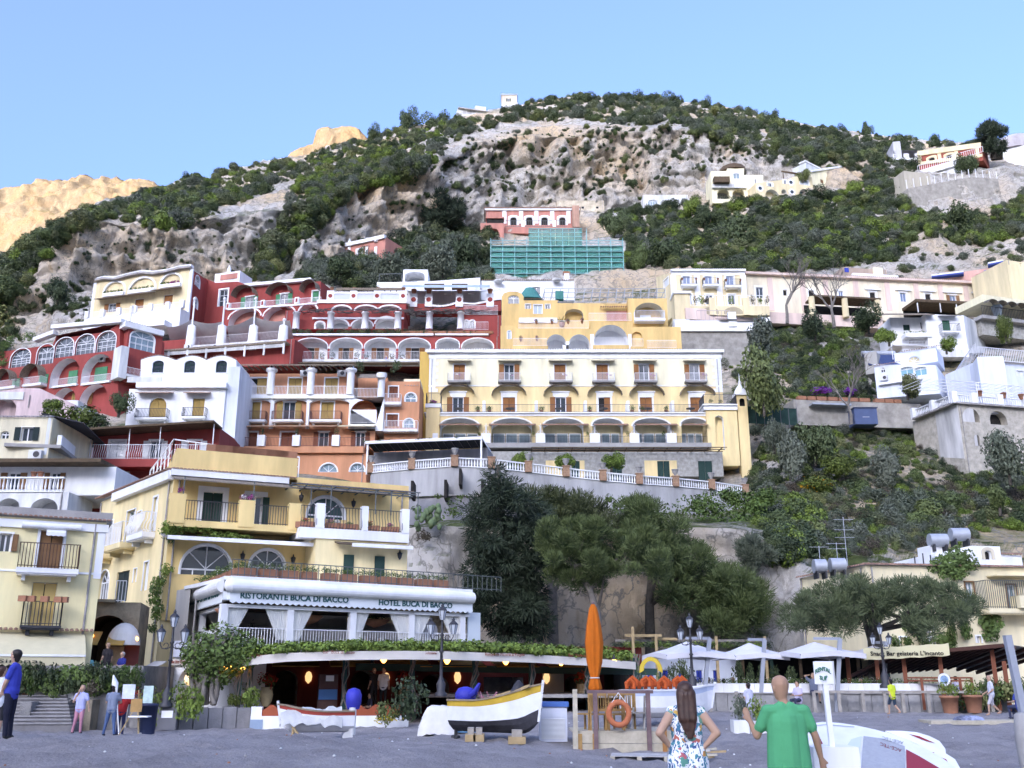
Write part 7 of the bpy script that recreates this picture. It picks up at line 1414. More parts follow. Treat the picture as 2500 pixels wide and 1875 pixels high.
# pergola bar below
root=thing('bar_pavilion','ground floor bar under a vine covered pergola with lettered valance','restaurant',at(1000,1700,48))
edge=[(552,1624,45),(572,1614,44.2),(615,1602,43.4),(700,1594,43),(840,1590,43.2),(990,1589,44),(1120,1591,45),(1300,1598,47),(1430,1606,48.5),(1552,1616,50)]
E=[at(*p)for p in edge]; VAL=mat('cream_valance',(.68,.62,.55),.9,.08,1); RUST=mat('rust_letter_paint',(.35,.08,.05),.7,0); GRN=mat('dark_green_timber',(.015,.06,.05),.6,.15,2)
mb=MB()
for A,B in zip(E[:-1],E[1:]):
 h=Vector((0,0,.36)); mb.add([A-h,B-h,B,A],[(0,1,2,3)],0); mb.add([A,B,B+Vector((0,.02,0)),A+Vector((0,.02,0))],[(0,1,2,3)])
mb.build('valance',VAL,root)
mb=MB()
for A,B in zip(E[:-1],E[1:]):mb.add([A+Vector((0,.05,-.04)),B+Vector((0,.05,-.04)),B+Vector((.3,6.5,.35)),A+Vector((.3,6.5,.35))],[(0,1,2,3)])
mb.build('pergola_roof',WOOD,root)
rs=random.Random(3); V,F4=[],[]
segs=list(zip(E[:-1],E[1:])); Ls=[(b-a).length for a,b in segs]; tot=sum(Ls); lumps=[]
for i in range(190):
 d=rs.uniform(0,tot)
 for(a,b),l in zip(segs,Ls):
  if d<=l:break
  d-=l
 p=a.lerp(b,d/l); q=rs.random()**1.5*4.5; lumps.append(((p.x,p.y+q,p.z+.12+q*.05+rs.uniform(0,.16)),(rs.uniform(.35,.6),rs.uniform(.3,.5),rs.uniform(.16,.30))))
Vv,Ff=leaves(lumps,15000,.105,up=.8,shell=.2,seed=5); o=link('vine_foliage',npmesh('vine_foliage',Vv-np.array(root.location),Ff,LM['lime']),root); o['kind']='stuff'
Fp={}
def bar(u0,Y0,u1,Y1,v=1690):return Fac(root,u0,Y0,u1,Y1,v)
V1=Fac(root,615,43.35,840,43.15,1600); V2=Fac(root,840,43.15,1120,44.95,1600); V3=Fac(root,1120,44.95,1552,49.95,1610)
Zm(500,1406); text('la Pergola',V1,V1.s_(405,690),V1.s_(545,690),V1.z(470,697),.03,RUST,root,0); text('Bar  Buca di Bacco',V2,V2.s_(1022,665)*.0-.9,V2.s_(1292,665),V2.z(1210,672),.03,RUST,root,0); text('Pasticceria  Gelateria',V2,V2.s_(1748,668),V2.s_(2000,668),V2.z(1870,676),.03,RUST,root,0)
Zm(1000,1406); text('Ristorante Pizzeria la Pergola',V3,V3.s_(650,680),V3.s_(990,680),V3.z(820,690),.03,RUST,root,0); text('Bar  Buca di Bacco',V3,V3.s_(1370,690),V3.s_(1600,692),V3.z(1480,699),.03,RUST,root,0)
zf0=.35; B_=Fac(root,545,50,1570,55.5,1690); Zm(500,1406); zc=B_.z(1000,700)+.6
DRED=stucco('dark_red_bar_wall',(.17,.028,.022),.15)
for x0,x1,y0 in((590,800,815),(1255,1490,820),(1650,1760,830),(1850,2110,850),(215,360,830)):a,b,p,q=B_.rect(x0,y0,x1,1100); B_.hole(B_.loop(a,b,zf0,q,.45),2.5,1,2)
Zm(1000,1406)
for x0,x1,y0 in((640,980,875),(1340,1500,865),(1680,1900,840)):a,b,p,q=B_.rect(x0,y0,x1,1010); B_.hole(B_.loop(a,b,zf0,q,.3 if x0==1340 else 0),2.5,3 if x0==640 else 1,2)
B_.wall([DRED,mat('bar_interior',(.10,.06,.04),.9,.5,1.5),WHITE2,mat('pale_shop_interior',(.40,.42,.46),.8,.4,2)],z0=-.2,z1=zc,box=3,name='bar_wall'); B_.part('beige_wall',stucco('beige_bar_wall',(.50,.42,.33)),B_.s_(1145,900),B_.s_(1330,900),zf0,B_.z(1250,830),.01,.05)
Zm(500,1406)
mb=MB(); A,Bq=B_.W(B_.s_(1260,785),B_.z(1700,790),2.5),B_.W(B_.w,B_.z(2800,830),2.0); mb.beam(A,Bq,.2,.34); mb.build('green_beam',GRN,root)
for i in range(7):B_.awn(B_.w*(.1+i*.125),B_.w*(.1+i*.125)+2.2,B_.z(1000,735),1.5,.3,mat('ochre_ceiling_panel',(.50,.27,.08),.9,.15),.04,off=1.0,name='ceiling_panel')
PF=Fac(root,600,44.6,1570,50.3,1680)
ps=[(390,745,500),(300,790,500),(1205,700,500),(1790,710,500),(560,740,1000),(1050,730,1000),(1535,740,1000),(1955,725,1000)]
for x,y,ox in ps:Zm(ox,1406); a=PF.s_(x,900); PF.part('pergola_post',GRN,a-.1,a+.1,-.1,PF.z(x,y-20),-.1,.1); mb=MB(); r=random.Random(x); [mb.tube([PF.W(a+r.uniform(-.15,.15)+.12*math.sin(k*1.3+j),-.1+k*.48,.12+.06*math.cos(k*2+j))for k in range(7)],.035,5)for j in range(3)]; mb.build('vine_stem',BARKG,root)
for i,(x,y,ox)in enumerate(((195,800,500),(325,782,500),(1535,720,500),(2080,728,500),(310,730,1000),(815,737,1000),(1290,745,1000),(1745,750,1000))):
 Zm(ox,1406); c=PF.W(PF.s_(x,y),PF.z(x,y),.3); t=thing('pergola_lantern','lit amber lantern, %s from the left under the pergola edge'%('first','second','third','fourth','fifth','sixth','seventh','eighth')[i],'lantern',c,'lit lanterns of the bar'); mb=MB(); mb.lathe(c-Vector((0,0,.17)),[(.05,0),(.14,.12),(.16,.26),(.06,.32)],8); mb.build('glass',LAMP,t); mb=MB(); mb.lathe(c+Vector((0,0,.14)),[(.19,0),(.05,.1),(.02,.25)],8); mb.build('cap',IRON,t)
for i,(x,y,ox)in enumerate(((195,855,500),(895,875,500),(1565,885,500),(2180,880,500),(410,872,1000),(1178,882,1000))):Zm(ox,1406); c=B_.W(B_.s_(x,y),B_.z(x,y),.1); mb=MB(); mb.lathe(c,[(.02,-.3),(.15,-.16),(.18,.04),(.12,.22),(.03,.28)],10,sy=.5); mb.build('wall_sconce',SCON,root)
JARM=mat('pale_clay_jar',(.52,.38,.22),.9,.2,2)
for i,(x,y0,y1,ox,o)in enumerate(((525,960,1128,500,1.2),(1718,955,1100,500,2.2),(1480,930,1060,1000,1.5),(335,1020,1110,500,1.6))):
 Zm(ox,1406); f=PF.shift(-o); a=f.s_(x,y1); z0=max(f.z(x,y1),.0); h=f.z(x,y0)-z0; c=f.W(a,z0,0); t=thing('clay_jar',('tall pale clay jar with red flowers at the left of the bar','clay jar with red flowers near the bar counter','clay jar by the beige wall','small clay jar beside the left bar post')[i],'jar',c,'clay jars of the bar'); mb=MB(); mb.lathe(c,[(h*.18,0),(h*.32,h*.3),(h*.37,h*.6),(h*.28,h*.9),(h*.33,h),(h*.25,h)],14); mb.build('jar',JARM,t)
 tuft('foliage','ivy',t,c+Vector((0,0,h)),(.55,.5,.6),130,.12,i); i<3 and tuft('flowers',REDF,t,c+Vector((0,0,h+.05)),(.6,.55,.7),130,.13,i)
Zm(500,1406); f=PF.shift(-.8); a,b,p,q=f.rect(985,850,1150,1040); t=thing('menu_cabinet','brown wooden cabinet with blue notice in front of the bar','cabinet',f.W((a+b)/2,.2,0)); f.part('body',mat('plum_wood',(.12,.055,.05),.7,.2,2),a,b,.0,q,-.4,0,t); f.part('blue_notice',mat('blue_poster',(.02,.20,.45),.5,.1),a+.85,b-.85,p+.3,q-1.1,.0,.02,t); f.part('light_strip',WHITE,a+.3,b-.2,q-.3,q-.05,.0,.03,t)
t=thing('bar_garden_wall','low white wall with wavy red panels in front of the bar','wall',at(900,1760,42.5)); Q=Fac(t,612,42.6,1010,43.2,1750); Zm(500,1406)
zt=Q.z(700,1130); zb=Q.z(700,1300)-.3; Q.part('base',WHITE,0,Q.s_(1760,1200),zb,Q.z(700,1210),-.4,.02); Q.part('end_pier',WHITE,0,Q.s_(490,1200),Q.z(700,1210),zt,-.42,.0); Q.part('blue_block',mat('blue_grey_block',(.25,.36,.46),.9,.1),0,Q.s_(500,1250),zb,Q.z(700,1240),.03,.1)
for x0,x1 in((490,740),(1240,1500),(1505,1700)):
 a,b=Q.s_(x0,1170),Q.s_(x1,1170); z1=Q.z(700,1212); mb=MB(); ol=[(a,z1),(b,z1)]+[(b-(b-a)*k/10,zt+.1*math.sin(k*1.1+.5)-.02)for k in range(11)]; mb.poly([[Q.W(s,z,-.05)for s,z in ol]])
 for k in range(len(ol)):s,e=ol[k],ol[(k+1)%len(ol)]; mb.add([Q.W(*s,-.05),Q.W(*e,-.05),Q.W(*e,-.35),Q.W(*s,-.35)],[(0,1,2,3)])
 mb.build('red_panel',stucco('brick_red_panel',(.42,.09,.045)),t)
for i,(u,v,hh,kind,fl)in enumerate(((945,1758,1.0,'mix',YELF),(1000,1752,1.7,'oak',None),(610,1722,1.0,'lime',None),(570,1722,.7,'lemon',None))):p=at(u,v,41.8 if i<2 else 44); t=thing('garden_shrub',('shrub with yellow flowers below the bar wall','tall dark leafy shrub beside the covered dinghy','low green shrub on the promenade wall','yellow green shrub at the foot of the vine trunk')[i],'shrub',p); tuft('foliage',kind,t,p-Vector((0,0,.1)),(hh*.75,hh*.6,hh),420,.1,i); fl and tuft('flowers',fl,t,p-Vector((0,0,.1)),(hh*.9,hh*.7,hh*.35),160,.11,i)
p=at(505,1720,44); t=thing('ivy_tree','dense green climber on gnarled trunks at the left end of the pergola','climber',p); mb=MB(); r=random.Random(9)
for j in range(9):x0,y0=r.uniform(-.5,.5),r.uniform(-.3,.3); mb.tube([p+Vector((x0+.15*math.sin(k+j)+(j-4)*.03*k,y0+.1*math.cos(k*1.3+j),k*.42))for k in range(8)],[.12-.008*k for k in range(8)],6)
mb.build('trunk',BARKG,t); L_=[((c.x,c.y,c.z),rr)for c,rr in((at(500,1600,44.3),1.0),(at(535,1585,44),1.1),(at(560,1600,44),.9),(at(590,1590,43.8),.8),(at(510,1635,44.2),.8),(at(480,1580,44.5),.7),(at(620,1590,43.8),.6),(at(535,1640,44),.7))]
Vv,Ff=leaves(L_,4200,.11,seed=3); o=link('foliage',npmesh('foliage',Vv-np.array(p),Ff,LM['ivy']),t)
root,F=house('corner_cafe','white cafe front with round arch and small cream awning left of the bar',420,48,560,45.5,1680); Zm(0,1406)
a,b,p,q=F.rect(1525,790,1740,1150); F.hole(F.loop(a,b,.2,q,.5),1.2,1,0); F.wall([WHITE,mat('bar_interior',(.10,.06,.04))],z0=-.2,z1=F.z(1600,700),box=2); F.part('pale_balcony',mat('lilac_panel',(.55,.58,.66),.8,.1),F.s_(1530,630),F.s_(1700,630),F.z(1600,700),F.z(1600,560),.05,.2); F.part('fascia',VAL,F.s_(1480,750),F.s_(1720,720),F.z(1600,770),F.z(1600,715),.1,.16); F.part('notice',mat('green_white_notice',(.5,.58,.5),.5,.3,8),F.s_(1540,930),F.s_(1615,930),F.z(1580,955),F.z(1580,905),.0,.05); F.awn(-1.6,F.s_(1440,750),F.z(1400,745),1.6,.8,CANVAS,.05,val=.25)
text('The Ice Cream Bar',F,F.s_(1495,740),F.s_(1700,740),F.z(1600,755),.18,RUST,root,0)
c=F.W(F.s_(1678,890),F.z(1678,890),.2); mb=MB(); mb.ball(c,.3,12); mb.build('globe_lamp',SCON,root); c=F.W(F.s_(1482,845),F.z(1482,845),.3); mb=MB(); mb.ball(c,.12,10); mb.build('lit_bulb',LAMP,root)
# single trees
def needletree(name,label,base,trunk,env,m,n,Y,ln=.32,wd=.035,rpx=16,nc=60,seed=1,dy=2.5,bark=None,tr=.3,limbs=0,up=.5):
 rs=random.Random(seed); p=Vector(base); t=thing(name,label,'tree',p); lumps=[]; k=FPX/(Y*1.02)
 x0=min(q[0]for q in env); x1=max(q[0]for q in env); y0=min(q[1]for q in env); y1=max(q[1]for q in env)
 while len(lumps)<nc:
  u,v=rs.uniform(x0,x1),rs.uniform(y0,y1)
  if inpoly((u,v),env):c=at(u,v,Y+rs.uniform(-dy,dy)); r=rpx/k*rs.uniform(.7,1.3); lumps.append(((c.x,c.y,c.z),(r*1.15,r*1.15,r*.85)))
 V,F=needles(lumps,n,ln,wd,seed,up); link('crown',npmesh('crown',V-np.array(p),F,m),t)
 mb=MB(); pts=[at(u,v,Y)for u,v in trunk]; mb.tube(pts,[tr*(1-.6*i/(len(pts)-1))for i in range(len(pts))],9)
 for i in range(limbs):c=Vector(lumps[rs.randrange(nc)][0]); a=pts[min(len(pts)-1,1+i%(len(pts)-1))]; mb.tube([a,a.lerp(c,.5)+Vector((0,0,-.15)),c],[tr*.4,tr*.28,.05],6)
 mb.build('trunk',bark or BARK,t); return t
E=[(1215,1122),(1232,1150),(1255,1180),(1285,1215),(1330,1260),(1345,1330),(1330,1430),(1325,1545),(1150,1550),(1148,1440),(1160,1330),(1140,1235),(1175,1200),(1190,1160)]
needletree('cypress_tree','tall dark conifer with drooping boughs beside the restaurant',at(1239,1575,66),[(1239,1600),(1238,1450),(1228,1300),(1216,1135)],E,LM['cyp'],34000,66,.36,.06,25,150,1,2.8,tr=.35,up=-.25)
needletree('pine_tree','thin brownish pine behind the clumped pine',at(1352,1560,72),[(1352,1580),(1350,1450),(1330,1380),(1310,1300)],[(1290,1210),(1370,1195),(1440,1225),(1495,1270),(1470,1300),(1330,1320),(1270,1290)],leafmat('needle_brownish',[(.06,.075,.03),(.05,.065,.03)],.8),16000,72,.35,.055,22,90,2,2.5,BARKG,.38,6)
needletree('pine_tree','bright green pine with rounded clumps in the centre',at(1455,1600,62),[(1455,1640),(1458,1500),(1440,1440),(1400,1380)],[(1322,1290),(1360,1265),(1400,1280),(1440,1262),(1490,1268),(1510,1300),(1580,1300),(1600,1340),(1640,1370),(1625,1410),(1540,1400),(1480,1430),(1420,1440),(1360,1425),(1318,1360)],LM['pine'],34000,62,.26,.042,24,62,3,2.4,BARKG,.34,9,.7)
needletree('pine_tree','broad dark pine on the right of the clumped pine',at(1589,1600,70),[(1589,1620),(1586,1480),(1590,1400),(1600,1300)],[(1515,1290),(1540,1225),(1575,1222),(1600,1260),(1680,1270),(1690,1320),(1720,1350),(1800,1390),(1865,1460),(1850,1520),(1780,1548),(1700,1500),(1620,1460),(1640,1400),(1560,1340)],LM['pine'],44000,70,.32,.055,28,150,4,3,tr=.4,limbs=8)
needletree('umbrella_pine','flat topped umbrella pine in front of the cream building',at(2138,1640,50),[(2140,1700),(2136,1600),(2132,1540),(2150,1490),(2190,1470)],[(1912,1500),(1990,1440),(2060,1420),(2150,1412),(2250,1425),(2330,1445),(2390,1475),(2370,1510),(2280,1535),(2250,1560),(2200,1500),(2120,1510),(2060,1545),(1990,1535),(1930,1545)],leafmat('needle_umbrella',[(.085,.115,.055),(.105,.135,.065)],.9),38000,50,.22,.034,20,140,5,2.5,BARK,.38,12)
needletree('pine_tree','dark pine standing against the orange cliff face',at(1078,570,216),[(1078,580),(1080,540),(1082,500)],[(1078,468),(1110,490),(1132,520),(1128,545),(1080,560),(1035,550),(1030,525),(1045,490)],LM['cyp'],7000,216,.9,.16,12,40,6,3,tr=.5)
needletree('skyline_tree','large dark tree alone on the right skyline',at(2425,385,232),[(2425,390),(2424,350),(2422,330)],[(2400,310),(2425,297),(2448,312),(2455,345),(2440,375),(2405,378),(2393,345)],LM['cyp'],7000,232,.9,.16,11,40,7,3,tr=.6)
needletree('slim_conifer','grey green conifer on the rock left of the cream building',at(1845,1500,74),[(1850,1560),(1842,1450),(1840,1350)],[(1800,1330),(1850,1310),(1880,1350),(1870,1400),(1830,1410)],LM['olive'],5000,74,.4,.05,14,30,8,2,tr=.2,limbs=4)
def baretree(base,h,label,seed,spread=.55,Y=0):
 rs=random.Random(seed); t=thing('bare_tree',label,'tree',base,'leafless trees'); mb=MB()
 def grow(p,d,l,r,k):
  q=p+d*l; mid=p.lerp(q,.5)+Vector((rs.uniform(-1,1),rs.uniform(-1,1),0))*l*.06; mb.tube([p,mid,q],[r,r*.85,r*.68],5 if k>1 else 7,cap=False)
  if k<6 and r>.012:
   for _ in range(rs.choice((2,3))if k else 3):
    nd=(d+Vector((rs.uniform(-1,1),rs.uniform(-.8,.8),rs.uniform(-.25,.55)))*spread*1.25).normalized(); grow(q,nd,l*rs.uniform(.62,.86),r*.62,k+1)
 grow(Vector(base),Vector((rs.uniform(-.1,.1),0,1)),h*.3,h*.028,0); mb.build('branches',BARKG,t)
baretree(at(2037,800,132),9.5,'large leafless tree in front of the long cream house, right one',3); baretree(at(1922,790,133),9.5,'large leafless tree in front of the long cream house, left one',5); baretree(at(2078,1036,108),7.5,'pale leafless tree beside the blue shed',8,.5)
def leafytree(u,v,wpx,hpx,kind,Y,words,name='broadleaf_tree',fruit=None):
 p=at(u,v,Y); k=ppm(p)
 if name=='skyline_tree':g=ground(p.x,p.y+12); p=Vector((p.x,p.y+12,g-.8)); hpx+=12
 w,h=wpx/k/1.9,hpx/k/1.25; t=thing(name,words,'tree' if name.endswith('tree')else 'shrub',p,'trees on the slopes')
 o=link('crown',random.choice(PROTO[kind]),t); o.location=(0,0,h*.08); o.scale=(w,w*.85,h); o.rotation_euler=(0,0,random.uniform(0,6))
 mb=MB(); mb.tube([p-Vector((0,0,.6)),p+Vector((.1,0,h*.4)),p+Vector((0,.1,h*.8))],[.16,.13,.06],6); mb.build('trunk',BARK,t)
 if fruit:tuft('fruit',fruit,t,p+Vector((0,0,h*.08)),(w*1.05,w*.9,h),120,.08,1)
ORF=leafmat('orange_fruit',[(.5,.2,.01),(.55,.26,.02)])
for a in((1865,1005,170,190,'mix',107,'large bushy green tree right of the hotel turret'),(1860,870,140,115,'olive',115,'grey green olive tree above the bushy tree'),(1990,822,90,75,'oak',126,'dense dark shrub between the leafless trees'),(1890,1095,80,85,'olive',102,'pale olive tree below the green netting'),(1930,1160,110,120,'olive',99,'broad grey olive tree left of the lemon trees'),(1990,1125,120,120,'oak',101,'dark leafy tree right of the pale olive'),(2050,1160,115,65,'lemon',98,'yellow green lemon tree, upper one'),(2160,1180,110,100,'olive',98,'silvery olive tree in the middle of the slope'),(2265,1290,95,110,'olive',94,'round blue green olive tree low on the slope'),(2035,1340,110,115,'olive',90,'blue green tree beside the roof tanks'),(2100,1300,75,80,'oak',92,'dark bush right of the blue green tree'),(2465,1170,130,150,'olive',96,'large grey tree at the right edge beside the stone base'),(2440,1245,90,70,'mix',93,'low bush under the right edge tree'),(2395,1290,50,60,'oak',92,'small dark shrub on the pale rock'),(2120,805,110,70,'oak',130,'dark evergreen tree below the cream columns'),(2170,835,80,50,'lime',126,'light green hedge left of the green door house'),(2310,855,60,45,'lime',132,'small round tree under the green door'),(2455,830,60,80,'lemon',124,'yellow green tree right of the green door house'),(2215,965,90,75,'mix',113,'rounded bush left of the teal windows'),(1800,610,110,110,'oak',196,'very dark round tree in the hillside garden'),(1620,645,100,85,'oak',186,'dark tree right of the scaffold'),(1565,660,80,80,'mix',184,'green tree touching the scaffold'),(1500,575,80,80,'oak',205,'dark tree below the coral villa'),(2330,570,130,90,'oak',196,'dark shrub mass below the rubble wall'),(2050,560,100,60,'mix',205,'green garden tree below the white villa'),(1690,520,70,60,'lime',214,'bright green tree beside the arched window house'),(1720,545,60,60,'oak',212,'dark tree left of the cream villa'),(830,680,110,70,'oak',172,'dark tree below the red villa'),(960,690,120,90,'olive',170,'large olive tree left of the scaffold'),(1080,680,130,100,'olive',172,'wide olive tree close to the scaffold'),(1130,640,90,80,'oak',190,'dark tree below the coral villa terrace'),(140,735,70,75,'oak',150,'dark pointed tree on the left cliff ledge'),(2160,480,90,70,'mix',222,'green tree below the white villa'),(2090,470,60,50,'lime',216,'light tree in front of the white villa'),(2360,420,70,60,'oak',226,'dark tree beside the red and yellow house'),(1960,440,50,40,'mix',221,'small tree in front of the yellow villa'),(290,1005,60,60,'oak',96,'dark shrub left of the white barrel roof house'),(130,1000,80,40,'lime',88,'bright shrub left of the white barrel roof house')):leafytree(*a)
leafytree(2000,1215,130,65,'lemon',97,'citrus tree full of orange fruit','citrus_tree',ORF)
for i,(u,v,w_,h_)in enumerate(((1500,218,50,34),(1740,246,36,30),(1905,285,50,34),(1845,280,40,26),(2148,328,44,40),(2085,308,36,24),(1420,236,52,30),(985,310,60,60),(1060,290,90,60),(900,338,50,40),(670,395,40,30),(1660,240,60,30),(2320,345,40,20),(1560,232,60,28))):leafytree(u,v,w_,h_,'oak',345 if 1100<u<2250 else 330,'dark tree crown above the ridge line, %s'%('on the summit','right of the summit gap','lone tuft on the right descent','left of the lone tuft','tall tuft on the far right descent','just left of the tall tuft','left of the summit','big one left of the ridge house','biggest, beside the ridge house','above the sunlit peak','farthest left on the ridge','wide one right of the summit','farthest right','low one beside the summit')[i],'skyline_tree')
for i,(u,v)in enumerate(((1266,1140),(1376,1143),(1492,1143))):leafytree(u,v,84,52,'lime',100,'bright green standard vine on the terrace, %s of three'%('left','middle','right')[i],'vine_shrub')
t=thing('wall_creeper','green creeper hanging over the right half of the retaining wall','creeper',at(1780,1240,90)); rs=random.Random(4); L_=[]
for i in range(150):
 u=rs.uniform(1690,1880); v=1205+rs.random()**1.2*130+max(0,1760-u)*.25
 if u<1740 and rs.random()<.5:continue
 c=at(u,v,90.5-(v-1200)*.035+rs.uniform(-.3,.3)); r=rs.uniform(.4,.8); L_.append(((c.x,c.y,c.z),(r,.35,r)))
for i in range(70):u=rs.uniform(1480,1700); v=1215+rs.random()*(u-1440)*.35; c=at(u,v,88.2); r=rs.uniform(.2,.4); L_.append(((c.x,c.y,c.z),(r,.2,r)))
for i in range(36):u=930+rs.random()*220; v=1210+(u-930)*-.1+rs.random()*70; c=at(u,v,86.4); r=rs.uniform(.12,.3); L_.append(((c.x,c.y,c.z),(r*1.6,.15,r)))
V,F=leaves(L_,9000,.17,seed=8); o=link('foliage',npmesh('foliage',V-np.array(t.location),F,LM['ivy']),t)
for i,(u,v,w_)in enumerate(((2005,960,40),(2078,965,24))):p=at(u,v,113); t=thing('bougainvillea','violet flowering bougainvillea %s the pale leafless tree'%('left of','right beside')[i],'shrub',p); tuft('flowers',PURP,t,p,(w_/20,.8,.9),260,.2,i); tuft('foliage','ivy',t,p,(w_/21,.7,.8),120,.2,i)
p=at(1045,1290,74); t=thing('prickly_pear','pale green prickly pear on the cliff above the terrace','cactus',p); mb=MB(); rs=random.Random(2)
for i in range(34):c=p+Vector((rs.uniform(-.9,.9),rs.uniform(-.4,.2),rs.uniform(0,1.7))); mb.ball(c,rs.uniform(.16,.26),8,0,1.3)
mb.build('pads',mat('cactus_green',(.13,.20,.10),.8,.2),t); tuft('brush','dry',t,p-Vector((.3,0,1.0)),(1.2,.8,1),260,.1,2)
# promenade on the right
def sp(u,v,Y):p=at(u,v,Y); return Vector((p.x,p.y,sand(p.x,p.y)))
t=thing('promenade_wall','low grey stone wall along the right promenade','wall',at(2080,1730,46)); Q=Fac(t,1690,47,2460,45.5,1710); Zm(1875,1406); PW1=mat('promenade_stone',(.34,.33,.32),.95,.25,1.2,.5); n=26
for i in range(n):Q.part('stone_block',PW1,Q.w*i/n+.01,Q.w*(i+1)/n-.01,-.3,Q.z(900,1018),-.5,.03*math.sin(i*7))
Q.part('coping',CONC,-.05,Q.w,Q.z(900,1018),Q.z(900,1010),-.6,.08); Q.part('terrace_floor',CONC,-14,Q.w+4,Q.z(900,1060),Q.z(900,1030),-9,-.5)
t=thing('wooden_rail_fence','grey timber rail fence in front of the promenade wall','fence',at(2080,1735,44.5)); Q2=Q.shift(1.0); Q2.root=t; DW=mat('grey_driftwood',(.36,.32,.28),.9,.2,4)
for x in(-500,-270,400,615,820,1010,1165,1385,1580,1740,1930):a=Q2.s_(x,1080); Q2.part('post',DW,a-.07,a+.07,-.3,Q2.z(900,998),-.07,.07)
mb=MB(); mb.beam(Q2.W(Q2.s_(400,1000),Q2.z(900,1000),.0),Q2.W(Q2.s_(1930,1000),Q2.z(900,1002),0),.16,.1); mb.build('rail',DW,t)
for i in range(17):
 x0=-800+i*135; a=Q.s_(x0,980); p=Q.W(a+.75,Q.z(900,1010)+.002,-.35); tt=thing('white_planter','white planter box with flowering hedge, number %s from the left along the promenade wall'%('one two three four five six seven eight nine ten eleven twelve thirteen fourteen fifteen sixteen seventeen'.split()[i]),'planter',p,'white promenade planters'); MB().box(p.x-.7,p.x+.7,p.y-.2,p.y+.2,p.z,p.z+.4).build('box',WHITE,tt)
 for k in range(3):tuft('hedge','ivy',tt,p+Vector((-.45+.45*k,0,.3)),(.34,.3,.42),110,.09,i+k); tuft('flowers',WHF,tt,p+Vector((-.45+.45*k,-.05,.34)),(.34,.3,.4),14,.07,i+k)
UMB=mat('parasol_canvas',(.66,.64,.66),.95,.06,1); POLE=mat('grey_parasol_pole',(.30,.33,.37),.5,.05)
def parasol(u0,u1,vt,vb,Y,up,label):
 c=at((u0+u1)/2,vb,Y); z1=at((u0+u1)/2,vt,Y).z; w_=(at(u1,vb,Y).x-at(u0,vb,Y).x)/2*.82; p=Vector((c.x,c.y,.6)); tt=thing('cantilever_parasol',label,'parasol',p,'pale square parasols'); mb=MB(); n=4; V=[Vector((c.x,c.y,z1))]
 ring=[]
 for i in range(4):
  a0,a1=R(45+90*i+12),R(135+90*i+12); A=Vector((math.cos(a0),math.sin(a0),0))*w_*1.35; B=Vector((math.cos(a1),math.sin(a1),0))*w_*1.35
  for k in range(6):t=k/6; ring.append(Vector((c.x,c.y,c.z+.05-.12*(1-abs(2*t-1))*-1))+A.lerp(B,t))
 m=len(ring); V+=[V[0].lerp(r,.5)-Vector((0,0,.06))for r in ring]+ring+[r-Vector((0,0,.22))for r in ring]; F=[]
 for i in range(m):j=(i+1)%m; F+=[(0,1+i,1+j),(1+i,1+m+i,1+m+j,1+j),(1+m+i,1+2*m+i,1+2*m+j,1+m+j)]
 mb.add(V,F); mb.build('canopy',UMB,tt); mb=MB()
 for i in range(4):mb.beam(V[0]-Vector((0,0,.12)),ring[i*6]-Vector((0,0,.06)),.05)
 mb.build('ribs',POLE,tt); q=at(up,vb-20,Y-1.2); mb=MB(); mb.beam((q.x-.35,q.y,.2),(q.x+.12,q.y,z1+.1),.17,.17); mb.beam((q.x+.12,q.y,z1+.1),V[0]+Vector((0,0,.15)),.12); mb.build('mast',POLE,tt)
parasol(1568,1788,1566,1602,47,1727,'pale square parasol nearest the yellow arch, first of four'); parasol(1742,1920,1569,1604,48,1862,'pale square parasol, second of four along the promenade'); parasol(1882,2100,1567,1600,47,2046,'pale square parasol behind the rental sign, third of four'); parasol(2055,2212,1576,1600,49,2158,'pale square parasol beside the umbrella pine trunk, fourth of four')
root,F=house('blue_door_house','low white building with four blue doors behind the parasols',1555,57,1800,57,1660); Zm(1500,1406)
for x in(415,555,708,855,285):F.win(x,812,x+52,920,'c',BLSH,None)
F.wall([BW],z0=.2,z1=F.z(600,715),box=5); root,F=house('dark_bar','dim open bar behind the parasols',1790,56,2215,56,1650); F.part('back_wall',DARK,0,F.w,.2,F.z(1200,690),-4,-3.5); F.part('bar_roof',WOOD,0,F.w,F.z(1200,690),F.z(1200,675),-4,.6); F.part('counter',mat('warm_counter',(.22,.15,.10),.7,.3),F.w*.3,F.w*.8,.2,1.3,-2.5,-1.8)
for i in range(6):a=F.w*(i+.3)/6; F.part('bar_post',GRN if i%2 else WOOD,a,a+.16,.2,F.z(1200,690),-.1,.06)
for i,(x,y)in enumerate(((480,800),(560,780),(640,850),(1050,780),(1150,830),(1250,800),(1500,830),(1350,850))):tuft('climber','oak',root,F.W(F.s_(x,y),F.z(x,y)-.8,.5),(.6,.4,1.3),260,.11,i)
t=thing('pole_pergola','rough pole pergola with vines above the parasols','pergola',at(1700,1600,54)); Q=Fac(t,1520,55,1905,55,1560); mb=MB(); PLK=mat('raw_pine',(.45,.30,.16),.9,.2,3)
for y,a,b in((512,100,420),(540,340,560),(555,20,1300),(575,150,1350),(595,30,900)):Q.part('rail_pole',PLK if y<550 else BARKG,Q.s_(a,y),Q.s_(b,y),Q.z(600,y)-.07,Q.z(600,y)+.07,-.5-.01*y+5,-.36-.01*y+5)
for x in(160,360,880,1300):a=Q.s_(x,560); Q.part('upright',PLK,a-.07,a+.07,.2,Q.z(x,440 if x==160 else 520),-.1,.04)
for i in range(16):tuft('vine','lime' if i%3 else 'oak',t,Q.W(Q.s_(40+i*85,560),Q.z(600,575)-.3,-.3),(.9,.6,.45),170,.1,i)
